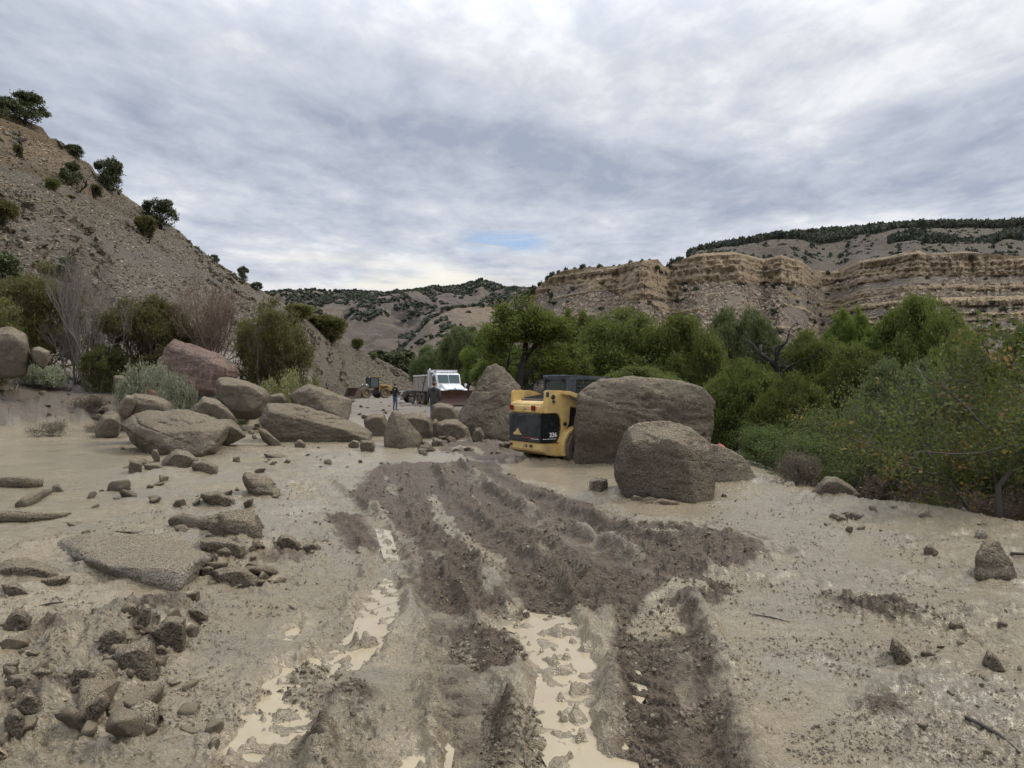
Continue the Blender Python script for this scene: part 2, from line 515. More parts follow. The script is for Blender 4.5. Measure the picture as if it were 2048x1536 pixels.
def mud_detail(x, y):
    """height offset plus masks churn, wet, for points near the camera"""
    ch = np.zeros_like(x); wet = np.zeros_like(x)
    wx = x + 0.10 * fbm(x * 2.2, y * 2.2, 5.0, 3); wy = y + 0.10 * fbm(x * 2.2, y * 2.2, 9.0, 3)
    for pts, soft, a in CHURN:
        s = poly_sdf(wx, wy, gl(pts)); ch = np.maximum(ch, a * sstep(-soft, soft, s))
    for pts, soft, a in SMOOTH:
        s = poly_sdf(wx, wy, gl(pts)); k = sstep(-soft, soft, s)
        wet = np.maximum(wet, a * k)
        ch = ch * (1 - k * 0.9)
    # pushed and dragged in bands that follow the machines' turn
    _, sd0, run0 = poly_field(wx, wy, gl([(905, 905), (940, 960), (1060, 1040), (1190, 1110), (1290, 1200), (1320, 1300), (1340, 1400), (1345, 1560)]))
    band = perlin(sd0 * 2.6 + 0.5 * perlin(run0 * .5, sd0, 3.0), run0 * 0.35, 12.0) + 0.45 * perlin(sd0 * 7.0, run0 * 0.8, 22.0)
    ch = ch * (1 - 0.72 * sstep(0.05, 0.42, band))
    dz = 0.055 * ch0m(ch) * band
    lug = np.zeros_like(x)
    tx = x + 0.035 * fbm(x * 4, y * 4, 5.0, 3); ty = y + 0.035 * fbm(x * 4, y * 4, 9.0, 3)
    for pts, hw, dep, lg in TRACKS:
        d, sd_, run = poly_field(tx, ty, gl(pts))
        m = 1 / (1 + (d / hw) ** 8)
        along = 0.6 + 0.5 * perlin(run * 0.9, sd_ * 0.2, dep * 100)
        dz -= 1.9 * dep * m * along
        rim = np.exp(-((d - hw * 1.35) / (hw * 0.32)) ** 2)
        dz += 1.5 * dep * rim * (0.55 + 0.7 * perlin(run * 2.1, np.sign(sd_) * 3, hw * 50))
        lugw = np.sin(run * 2 * math.pi / 0.17 + np.abs(sd_) * 16)
        lug = np.maximum(lug, m * (0.35 + 0.4 * lg))
        dz += 0.034 * lg * m * sstep(0.0, 0.35, lugw) * sstep(-0.35, 0.25, perlin(run * 0.7, sd_ * 2, 31.0))
        ch = np.maximum(ch, (1 - wet) * lg * 0.55 * np.exp(-(d / (hw * 1.7)) ** 4))
    for (rx, ry, hx, hy) in ROCKXY:
        if hx < 0.12: continue
        q = np.sqrt(((wx - rx) / (hx * 1.05)) ** 2 + ((wy - ry) / (hy * 1.05)) ** 2)
        sk = np.exp(-((q - 1.0) / 0.22) ** 2)
        dz += 0.10 * min(hx, 0.55) * sk * (0.6 + 0.9 * perlin(x * 3.0, y * 3.0, 71.0))
        wet = np.maximum(wet, 0.45 * np.exp(-((q - 1.15) / 0.25) ** 2))
    for (px, py, r, h) in BANKS:
        mx, my = GP(px, py)
        dz += h * np.exp(-(((wx - mx) / r) ** 2 + ((wy - my) / (r * .8)) ** 2)) * (1 + 0.8 * perlin(x * 2.5, y * 2.5, 81.0))
    for (px, py, r, h) in MOUNDS:
        mx, my = GP(px, py)
        g = np.exp(-(((wx - mx) ** 2 + (wy - my) ** 2) / (r * r)))
        dz += h * g; ch = np.maximum(ch, 0.6 * g)
    lump = np.zeros_like(x)
    for pts, soft, a in LUMPS:
        s = poly_sdf(wx, wy, gl(pts)); lump = np.maximum(lump, a * sstep(-soft, soft, s))
    lump = lump * (1 - 0.5 * wet)
    pud = np.zeros_like(x); pudw = np.zeros_like(x)
    for pts, lv in PUD:
        s = poly_sdf(x + 0.11 * fbm(x * 6, y * 6, 2.0, 4), y + 0.16 * fbm(x * 6, y * 6, 8.0, 4), gl(pts)) - 0.03
        pud = np.maximum(pud, sstep(-0.10, 0.07, s)); pudw = np.maximum(pudw, sstep(-0.22, 0.0, s))
    und = 0.028 * fbm(x * 0.55, y * 0.55, 1.0, 3) + 0.012 * perlin(x * 1.9, y * 1.9, 4.0)
    # clods
    patchy = sstep(-0.05, 0.35, fbm(x * 1.1, y * 1.1, 21.0, 4))
    rough = np.clip(ch + patchy * 0.42 * (1 - wet) + 0.14 * (1 - wet) + 0.03 + 0.55 * lump, 0, 1.2)
    rad = np.sqrt(x * x + y * y)
    clod = crisp(fbm(x * 6, y * 6, 2.0, 3), 4.0) * (0.085 - 0.04 * sstep(6, 14, rad)) + crisp(fbm(x * 17, y * 17, 6.0, 2), 3.0) * 0.034 * sstep(11, 5, rad) + fbm(x * 46, y * 46, 1.5, 2) * 0.009 * sstep(6, 3, rad)
    spot = sstep(14, 6, rad) * (sstep(0.34, 0.55, perlin(x * 9, y * 9, 14.0)) * 0.018 + sstep(0.36, 0.6, perlin(x * 23, y * 23, 11.0)) * 0.010)
    dry = fbm(x * 3.1, y * 3.1, 33.0, 3, ridged=True) * 0.028
    rough = rough * (1 - 0.62 * np.clip(lug, 0, 1))
    det = rough * (clod * 1.25 + dry) + lump * (0.050 * fbm(x * 2.6, y * 2.6, 51.0, 3, ridged=True) - 0.035 + 0.035 * np.round(3 * perlin(x * 5.5, y * 5.5, 61.0)) / 3) + spot * (0.45 + 0.9 * rough) * (1 - 0.85 * wet)
    silk = 0.0022 * perlin(x * 6 + 2 * perlin(x, y, 7.0), y * 16, 3.0) + 0.004 * perlin(x * 2.5, y * 4, 8.0)
    dz = dz * (1 - 0.6 * wet) + und + det + silk
    # puddle beds: low, with clods poking through
    bed = -0.042 + 0.085 * fbm(x * 7, y * 7, 44.0, 5) + 0.045 * sstep(0.30, 0.55, perlin(x * 14, y * 14, 17.0)) + 0.05 * sstep(0.28, 0.6, perlin(x * 4.5, y * 4.5, 27.0))
    near = sstep(0.0, 1.0, pud)
    dz = np.maximum(dz, -0.018) * (1 - near) + bed * near if False else dz * (1 - near) + bed * near
    wet = np.maximum(wet, 0.7 * pudw)
    wet = np.maximum(wet, 0.0)
    return dz, np.clip(ch, 0, 1), np.clip(wet, 0, 1)


def build_ground():
    a0 = math.radians(39)
    nc_d = 820
    ang = np.concatenate([np.linspace(-a0, a0, nc_d), np.linspace(a0, 2 * math.pi - a0, 60)[1:-1]])
    # radii: near spacing follows the grazing view, far spacing grows
    rr = [0.6, 1.0, 1.5, 2.0, 2.4]
    s = np.linspace(1 / 2.62, 1 / 30.0, 480)
    rr += list(1 / s)
    rr += list(np.geomspace(31, 140, 70)) + list(np.geomspace(150, 6000, 34))
    rr = np.array(rr)
    R, A = np.meshgrid(rr, ang, indexing='ij')
    X = R * np.sin(A); Y = R * np.cos(A)
    Z = ground_base(X, Y)
    nearm = (R < 34)
    ch = np.zeros_like(X); wet = np.zeros_like(X)
    rows = int(np.sum(rr < 34))
    dz, c_, w_ = mud_detail(X[:rows], Y[:rows])
    fade = sstep(34, 28, R[:rows])
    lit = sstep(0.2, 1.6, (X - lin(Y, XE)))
    bankm = sstep(0.05, 0.5, Z) * (1 - lit)
    c_ = c_ * (1 - lit[:rows]); w_ = w_ * (1 - lit[:rows]) * (1 - bankm[:rows])
    Z[:rows] += dz * fade * (1 - 0.5 * lit[:rows])
    rb = bankm[:rows]
    Z[:rows] += rb * (0.34 * fbm(X[:rows] * 0.9, Y[:rows] * 0.9, 5.0, 4, ridged=True) - 0.1 + 0.4 * crisp(fbm(X[:rows] * 1.6, Y[:rows] * 1.6, 15.0, 3), 4.0) + 0.08 * fbm(X[:rows] * 4, Y[:rows] * 4, 6.0, 3, billow=True))
    # roughness of the edge strip of rubble
    es = np.exp(-((X[:rows] - lin(Y[:rows], XE) + 0.5) / 0.7) ** 2) * sstep(4, 7, Y[:rows])
    Z[:rows] += es * (0.05 * fbm(X[:rows] * 5, Y[:rows] * 5, 3.0, 3, ridged=True) + 0.03 * fbm(X[:rows] * 14, Y[:rows] * 14, 3.0, 2, billow=True))
    Z[rows:] += 0.12 * fbm(X[rows:] * 0.3, Y[rows:] * 0.3, 1.0, 4)
    ch[:rows] = c_; wet[:rows] = w_
    V = np.stack([X, Y, Z], -1).reshape(-1, 3)
    nr, nc = X.shape
    f = grid_faces(nr, nc, wrap=True)[:, ::-1]
    # close the middle with a small fan of quads is not needed: a cap disc
    cap = len(V)
    V = np.vstack([V, [[0, 0, 0]]])
    j = np.arange(nc); j2 = (j + 1) % nc
    tri = np.stack([np.full(nc, cap), j, j2, j2], -1)
    pad = lambda a: np.append(a.reshape(-1), 0)
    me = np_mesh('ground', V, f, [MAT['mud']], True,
                 {'churn': pad(ch), 'wet': pad(wet), 'litter': pad(lit * sstep(150, 60, R)), 'bank': pad(bankm)})
    o = link('ground', me); tag(o, 'grey-brown mudflow covering the road, rutted by machines', kind='structure')
    return o


def mud_material():
    m, n = new_mat('mud')
    pos = n.add('ShaderNodeNewGeometry').outputs['Position']
    def at(k):
        a = n.add('ShaderNodeAttribute'); a.attribute_name = k; return a.outputs['Fac']
    ch, wet, lit, bank = at('churn'), at('wet'), at('litter'), at('bank')
    n1 = n.noise(pos, 0.8, 6, 0.6, 0.5)
    n2 = n.noise(pos, 5.0, 6, 0.65, 0.3)
    n3 = n.noise(pos, 28.0, 5, 0.7)
    streak = n.noise(n.mapv(pos, (1.5, 11, 4), rot=(0, 0, 0.35)), 1.0, 6, 0.6, 1.2)
    silt = n.mix(n.rng(n1, 0.3, 0.7), (0.372, 0.299, 0.186), (0.290, 0.232, 0.146))
    silt = n.mix(n.rng(n2, 0.45, 0.75, 0, 0.6), silt, (0.185, 0.153, 0.104))
    silt = n.mix(n.rng(streak, 0.5, 0.75, 0, 0.45), silt, (0.38, 0.32, 0.21))
    n4 = n.noise(pos, 11.0, 4, 0.75, 0.4)
    silt = n.mix(n.rng(n3, 0.56, 0.72, 0, 0.7), silt, (0.13, 0.104, 0.078))
    silt = n.mix(n.rng(n4, 0.57, 0.70, 0, 0.6), silt, (0.16, 0.13, 0.097))
    dark = n.mix(n.rng(n2, 0.35, 0.7), (0.105, 0.070, 0.041), (0.165, 0.119, 0.074))
    dark = n.mix(n.rng(n3, 0.50, 0.64, 0, 0.8), dark, (0.045, 0.032, 0.023))
    dark = n.mix(n.rng(n1, 0.55, 0.75, 0, 0.5), dark, (0.115, 0.068, 0.040))
    cf = n.math('ADD', ch, n.math('MULTIPLY', n.math('SUBTRACT', n2, 0.5), 0.9))
    cf = n.rng(cf, 0.30, 0.58)
    cf = n.math('MULTIPLY', cf, n.rng(ch, 0.05, 0.3))
    col = n.mix(cf, silt, dark)
    wcol = n.mix(n.rng(streak, 0.4, 0.7), (0.225, 0.188, 0.118), (0.32, 0.27, 0.185))
    col = n.mix(n.math('MULTIPLY', n.rng(wet, 0.55, 0.95), 0.8), col, wcol)
    bcol = n.mix(n.rng(n2, 0.3, 0.7), (0.20, 0.162, 0.125), (0.125, 0.098, 0.075))
    col = n.mix(bank, col, bcol)
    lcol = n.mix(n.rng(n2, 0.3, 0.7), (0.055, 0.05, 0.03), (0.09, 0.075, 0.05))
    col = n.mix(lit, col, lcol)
    sx = n.add('ShaderNodeSeparateXYZ'); n.link(pos, sx.inputs[0])
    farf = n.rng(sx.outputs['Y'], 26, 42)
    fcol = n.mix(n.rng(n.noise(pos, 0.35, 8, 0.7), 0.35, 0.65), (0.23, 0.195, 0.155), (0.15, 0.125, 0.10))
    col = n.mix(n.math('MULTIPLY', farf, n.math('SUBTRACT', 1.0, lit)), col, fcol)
    setc(n, 'Base Color', col)
    r0 = n.rng(n2, 0.3, 0.7, 0.27, 0.52)
    r1 = n.math('ADD', r0, n.math('MULTIPLY', cf, 0.14))
    r2 = n.math('SUBTRACT', r1, n.math('MULTIPLY', wet, 0.30))
    r3 = n.math('ADD', r2, n.math('MULTIPLY', n.math('MAXIMUM', n.math('MAXIMUM', bank, lit), farf), 0.4), clamp=True)
    setc(n, 'Roughness', n.math('MAXIMUM', r3, 0.14))
    setc(n, 'Specular IOR Level', 0.5)
    dry = n.math('SUBTRACT', 1.0, n.math('MULTIPLY', wet, 0.75))
    h = n.math('MULTIPLY', n.math('ADD', n.math('ADD', n.math('MULTIPLY', n.noise(pos, 60, 4, 0.7), 0.6), n.math('MULTIPLY', n3, 1.4)), n.math('MULTIPLY', n4, 2.0)), dry)
    b1 = bump(n, h, 1.0, 0.045)
    rip = n.noise(n.mapv(pos, (5, 26, 5), rot=(0, 0, 0.25)), 1.0, 4, 0.6, 0.6)
    b2 = bump(n, n.math('MULTIPLY', rip, wet), 0.22, 0.010, b1)
    n.link(b2, n.b.inputs['Normal'])
    # a film of standing water: soft sky sheen and glints
    cbump = bump(n, n.math('ADD', n4, n.math('MULTIPLY', n3, 0.4)), 0.5, 0.02)
    n.link(cbump, n.b.inputs['Coat Normal'])
    dryf = n.math('MAXIMUM', n.math('MAXIMUM', lit, farf), n.math('MULTIPLY', cf, 0.92))
    n.link(n.math('MULTIPLY', n.math('SUBTRACT', 1.0, dryf), n.rng(n1, 0.3, 0.65, 0.15, 0.70)), n.b.inputs['Coat Weight'])
    n.link(n.math('SUBTRACT', 0.30, n.math('MULTIPLY', wet, 0.16)), n.b.inputs['Coat Roughness'])
    return m


def water_material():
    m, n = new_mat('muddy_water')
    pos = n.add('ShaderNodeNewGeometry').outputs['Position']
    a = n.noise(pos, 2.2, 5, 0.6, 0.8)
    b = n.noise(pos, 14.0, 3, 0.6, 0.5)
    c = n.mix(n.rng(a, 0.35, 0.65), (0.36, 0.30, 0.20), (0.31, 0.255, 0.17))
    c = n.mix(n.rng(b, 0.6, 0.8, 0, 0.3), c, (0.25, 0.20, 0.14))
    setc(n, 'Base Color', c)
    setc(n, 'Roughness', 0.05)
    setc(n, 'Specular IOR Level', 0.4)
    n.link(bump(n, n.noise(pos, 9, 3, 0.5), 0.06, 0.01), n.b.inputs['Normal'])
    return m


def talus_material():
    m, n = new_mat('talus')
    pos = n.add('ShaderNodeNewGeometry').outputs['Position']
    sx = n.add('ShaderNodeSeparateXYZ'); n.link(pos, sx.inputs[0])
    n1 = n.noise(pos, 0.09, 6, 0.6, 0.6)
    n2 = n.noise(pos, 0.9, 7, 0.7, 0.2)
    n3 = n.noise(pos, 5.0, 5, 0.75)
    st = n.noise(n.mapv(pos, (0.05, 0.05, 0.9)), 1.0, 5, 0.6, 0.2)
    rill = n.noise(n.mapv(pos, (0.9, 0.9, 0.12), rot=(0, 0, 0.5)), 1.0, 5, 0.6, 0.4)
    base = n.mix(n.rng(n1, 0.38, 0.62), (0.190, 0.157, 0.112), (0.152, 0.129, 0.096))
    base = n.mix(n.rng(rill, 0.45, 0.7, 0, 0.5), base, (0.085, 0.073, 0.058))
    yel = n.mix(n.rng(n2, 0.35, 0.65), (0.27, 0.185, 0.10), (0.165, 0.118, 0.072))
    a = n.add('ShaderNodeAttribute'); a.attribute_name = 'ochre'
    yf = n.rng(n.math('ADD', a.outputs['Fac'], n.math('MULTIPLY', n.math('SUBTRACT', n.math('ADD', n1, st), 1.0), 1.5)), 0.3, 0.75)
    base = n.mix(yf, base, yel)
    base = n.mix(n.rng(n3, 0.56, 0.72, 0, 0.8), base, (0.29, 0.24, 0.175))
    base = n.mix(n.rng(n3, 0.44, 0.30, 0, 0.7), base, (0.07, 0.06, 0.05))
    setc(n, 'Base Color', base)
    setc(n, 'Roughness', 0.95)
    h = n.math('ADD', n.math('MULTIPLY', n2, 1.2), n.math('MULTIPLY', n3, 0.5))
    n.link(bump(n, h, 1.0, 1.2), n.b.inputs['Normal'])
    return m


def build_hillside():
    nu, ny = 620, 300
    u = np.linspace(-1500, 850, nu); u = np.concatenate([np.linspace(-1500, -60, 60), np.linspace(-50, 850, 440)])
    t = np.concatenate([np.linspace(-0.25, 1.0, 220), np.linspace(1.01, 2.2, 40)])
    T, U = np.meshgrid(t, u, indexing='ij')
    yf = lin(U, HFOOT); yc = lin(U, HCRD)
    Y = yf + (yc - yf) * T
    Z = hill_z(U, Y)
    X = (U - 1024) / F * Y
    k = sstep(0.0, 0.15, T)
    edge = sstep(850, 790, U)
    Z += k * edge * (0.35 * fbm(X * 0.11, Y * 0.11, 3.0, 4) + 0.16 * fbm(X * 0.5, Y * 0.5, 1.0, 4) + 0.10 * fbm(X * 1.4, Y * 1.4, 1.0, 3, billow=True))
    # rock ledges cropping out: level steps following height
    L = 1.9
    ph = (Z + 0.5 * perlin(X * 0.05, Y * 0.05, 1.0)) / L
    saw = ph - np.floor(ph)
    stepz = (sstep(0.70, 0.95, saw) - saw) * L
    led = sstep(0.02, 0.35, perlin(X * 0.07, Z * 0.25, 5.0) + 0.35 * sstep(420, 60, U) * sstep(0.55, 0.9, T) + 0.5 * np.exp(-((U - 660) / 60) ** 2) * sstep(0.35, 0.1, T) - 0.08)
    Z += k * stepz * led * 0.62 * edge
    V = np.stack([X, Y, Z], -1).reshape(-1, 3)
    ochre = np.clip(sstep(420, 0, U + 60 * perlin(X * .05, Y * .05, 2.)) * sstep(0.45, 0.95, T) * 0.9 + 0.35 * sstep(60, -60, U) + 0.3 * sstep(0.93, 1, T) + 0.15, 0, 1)
    me = np_mesh('hillside', V, grid_faces(*X.shape), [MAT['talus']], True, {'ochre': ochre})
    o = link('hillside', me); tag(o, 'steep scree slope running down to the road on the left', kind='structure')
    return X, Y, Z, ochre


def gn_scatter(name, pts, rot, scl, mat, sub=1, nvar=5, dist=0.35, squash=(1, 1, 0.6), parent=None, seed=0, nscale=1.2):
    """one stuff object: points carrying rotation and scale, each turned into a faceted lump by geometry nodes"""
    pts = np.asarray(pts, np.float32)
    me = bpy.data.meshes.new(name)
    me.vertices.add(len(pts)); me.vertices.foreach_set('co', pts.ravel())
    a = me.attributes.new('rot', 'FLOAT_VECTOR', 'POINT'); a.data.foreach_set('vector', np.asarray(rot, np.float32).ravel())
    a = me.attributes.new('scl', 'FLOAT_VECTOR', 'POINT'); a.data.foreach_set('vector', np.asarray(scl, np.float32).ravel())
    a = me.attributes.new('pick', 'INT', 'POINT'); a.data.foreach_set('value', np.random.RandomState(seed).randint(0, nvar, len(pts)).astype(np.int32))
    me.materials.append(mat)
    o = link(name, me, parent)
    g = bpy.data.node_groups.new(name, 'GeometryNodeTree')
    g.interface.new_socket('Geometry', in_out='INPUT', socket_type='NodeSocketGeometry')
    g.interface.new_socket('Geometry', in_out='OUTPUT', socket_type='NodeSocketGeometry')
    N = g.nodes; Lk = g.links
    gi = N.new('NodeGroupInput'); go = N.new('NodeGroupOutput')
    join = N.new('GeometryNodeJoinGeometry')
    for v in range(nvar):
        ico = N.new('GeometryNodeMeshIcoSphere'); ico.inputs['Radius'].default_value = 0.5; ico.inputs['Subdivisions'].default_value = sub
        p = N.new('GeometryNodeInputPosition')
        off = N.new('ShaderNodeVectorMath'); off.operation = 'ADD'; off.inputs[1].default_value = (v * 7.3 + seed, v * 3.1, v * 5.7)
        ns = N.new('ShaderNodeTexNoise'); ns.inputs['Scale'].default_value = nscale * 2; ns.inputs['Detail'].default_value = 2 if sub < 3 else 4
        sb = N.new('ShaderNodeVectorMath'); sb.operation = 'SUBTRACT'; sb.inputs[1].default_value = (0.5, 0.5, 0.5)
        sc_ = N.new('ShaderNodeVectorMath'); sc_.operation = 'SCALE'; sc_.inputs['Scale'].default_value = dist * 3
        mu = N.new('ShaderNodeVectorMath'); mu.operation = 'MULTIPLY'; mu.inputs[1].default_value = squash
        ad = N.new('ShaderNodeVectorMath'); ad.operation = 'ADD'
        sp = N.new('GeometryNodeSetPosition')
        Lk.new(p.outputs[0], off.inputs[0]); Lk.new(off.outputs[0], ns.inputs['Vector'])
        Lk.new(ns.outputs['Color'], sb.inputs[0]); Lk.new(sb.outputs[0], sc_.inputs[0])
        Lk.new(sc_.outputs[0], ad.inputs[0]); Lk.new(p.outputs[0], ad.inputs[1]); Lk.new(ad.outputs[0], mu.inputs[0])
        Lk.new(ico.outputs['Mesh'], sp.inputs['Geometry']); Lk.new(mu.outputs[0], sp.inputs['Position'])
        ti = N.new('GeometryNodeGeometryToInstance'); Lk.new(sp.outputs[0], ti.inputs[0]); Lk.new(ti.outputs[0], join.inputs[0])
    iop = N.new('GeometryNodeInstanceOnPoints'); iop.inputs['Pick Instance'].default_value = True
    def na(nm, typ):
        x = N.new('GeometryNodeInputNamedAttribute'); x.data_type = typ; x.inputs[0].default_value = nm
        return x.outputs[0]
    Lk.new(gi.outputs[0], iop.inputs['Points']); Lk.new(join.outputs[0], iop.inputs['Instance'])
    Lk.new(na('pick', 'INT'), iop.inputs['Instance Index'])
    Lk.new(na('rot', 'FLOAT_VECTOR'), iop.inputs['Rotation']); Lk.new(na('scl', 'FLOAT_VECTOR'), iop.inputs['Scale'])
    sm = N.new('GeometryNodeSetMaterial'); sm.inputs['Material'].default_value = mat
    Lk.new(iop.outputs[0], sm.inputs[0]); Lk.new(sm.outputs[0], go.inputs[0])
    md = o.modifiers.new('scatter', 'NODES'); md.node_group = g
    return o


def stone_material(name, cols, rough=0.9):
    m, n = new_mat(name)
    oi = n.add('ShaderNodeObjectInfo')
    rp = n.add('ShaderNodeValToRGB'); n.link(oi.outputs['Random'], rp.inputs[0])
    rp.color_ramp.interpolation = 'LINEAR'
    els = rp.color_ramp.elements
    els[0].position = 0; els[0].color = (*cols[0], 1); els[1].position = 1; els[1].color = (*cols[-1], 1)
    for i, c in enumerate(cols[1:-1]):
        e = els.new((i + 1) / (len(cols) - 1)); e.color = (*c, 1)
    pos = n.add('ShaderNodeNewGeometry').outputs['Position']
    nz = n.noise(pos, 6, 5, 0.7)
    setc(n, 'Base Color', n.mix(n.rng(nz, 0.35, 0.7, 0, 0.5), rp.outputs[0], [c * 0.5 for c in cols[0]]))
    setc(n, 'Roughness', rough)
    n.link(bump(n, nz, 0.5, 0.04), n.b.inputs['Normal'])
    return m


# far terrain ---------------------------------------------------------------
def mesa_mat():
    m, n = new_mat('mesa_rock')
    pos = n.add('ShaderNodeNewGeometry').outputs['Position']
    a = n.add('ShaderNodeAttribute'); a.attribute_name = 'cliff'
    d = n.add('ShaderNodeAttribute'); d.attribute_name = 'upper'
    strata = n.noise(n.mapv(pos, (0.010, 0.010, 0.62)), 1.0, 6, 0.65, 0.1)
    strat2 = n.noise(n.mapv(pos, (0.02, 0.02, 1.9)), 1.0, 4, 0.6, 0.1)
    joint = n.noise(n.mapv(pos, (0.55, 0.55, 0.07)), 1.0, 5, 0.65)
    blk = n.noise(pos, 0.35, 6, 0.7)
    n2 = n.noise(pos, 0.03, 5, 0.6)
    rock = n.mix(n.rng(strata, 0.38, 0.62), (0.50, 0.375, 0.23), (0.35, 0.262, 0.17))
    rock = n.mix(n.rng(strat2, 0.58, 0.66, 0, 0.85), rock, (0.12, 0.095, 0.07))
    rock = n.mix(n.rng(joint, 0.56, 0.70, 0, 0.75), rock, (0.16, 0.12, 0.085))
    tal = n.mix(n.rng(n2, 0.38, 0.62), (0.23, 0.18, 0.13), (0.185, 0.152, 0.118))
    tal = n.mix(n.rng(blk, 0.55, 0.72, 0, 0.8), tal, (0.38, 0.29, 0.205))
    tal = n.mix(n.rng(blk, 0.44, 0.30, 0, 0.8), tal, (0.07, 0.058, 0.045))
    up = n.mix(n.rng(blk, 0.35, 0.7), (0.135, 0.104, 0.076), (0.085, 0.067, 0.05))
    c = n.mix(n.rng(n.math('ADD', a.outputs['Fac'], n.math('MULTIPLY', n.math('SUBTRACT', blk, 0.5), 0.7)), 0.3, 0.6), tal, rock)
    c = n.mix(d.outputs['Fac'], c, up)
    setc(n, 'Base Color', c); setc(n, 'Roughness', 0.95)
    n.link(bump(n, n.math('ADD', blk, n.math('MULTIPLY', joint, a.outputs['Fac'])), 1.0, 5.0), n.b.inputs['Normal'])
    return m


MC = [(900, 720), (1020, 640), (1050, 602), (1079, 571), (1099, 554), (1128, 540), (1167, 535), (1235, 532), (1262, 524), (1294, 520), (1316, 518), (1325, 530), (1334, 535), (1347, 525), (1391, 508), (1464, 503),
      (1508, 513), (1527, 518), (1562, 510), (1605, 523), (1625, 540), (1664, 544), (1708, 523), (1781, 513), (1830, 498), (1854, 508), (1927, 503), (2048, 513), (2300, 500), (2900, 480), (3600, 480)]
MD = [(900, 330), (1050, 318), (1128, 300), (1235, 282), (1285, 264), (1312, 276), (1340, 290), (1365, 290), (1400, 284), (1480, 280), (1530, 296), (1562, 286), (1605, 300), (1640, 345), (1680, 350), (1720, 322), (1830, 300), (1950, 296),
      (2048, 290), (2300, 270), (2900, 230), (3600, 200)]
MB_ = [(900, 615), (1050, 608), (1128, 562), (1200, 570), (1240, 592), (1262, 603), (1350, 606), (1365, 566), (1464, 572), (1530, 570), (1605, 575), (1640, 575), (1700, 556), (1800, 546), (2048, 552), (3600, 556)]
PC = [(900, 650), (1180, 545), (1330, 532), (1406, 503), (1464, 491), (1537, 479), (1635, 469), (1732, 462), (1800, 455), (1878, 453), (1951, 453), (2048, 450), (2300, 440), (3600, 420)]


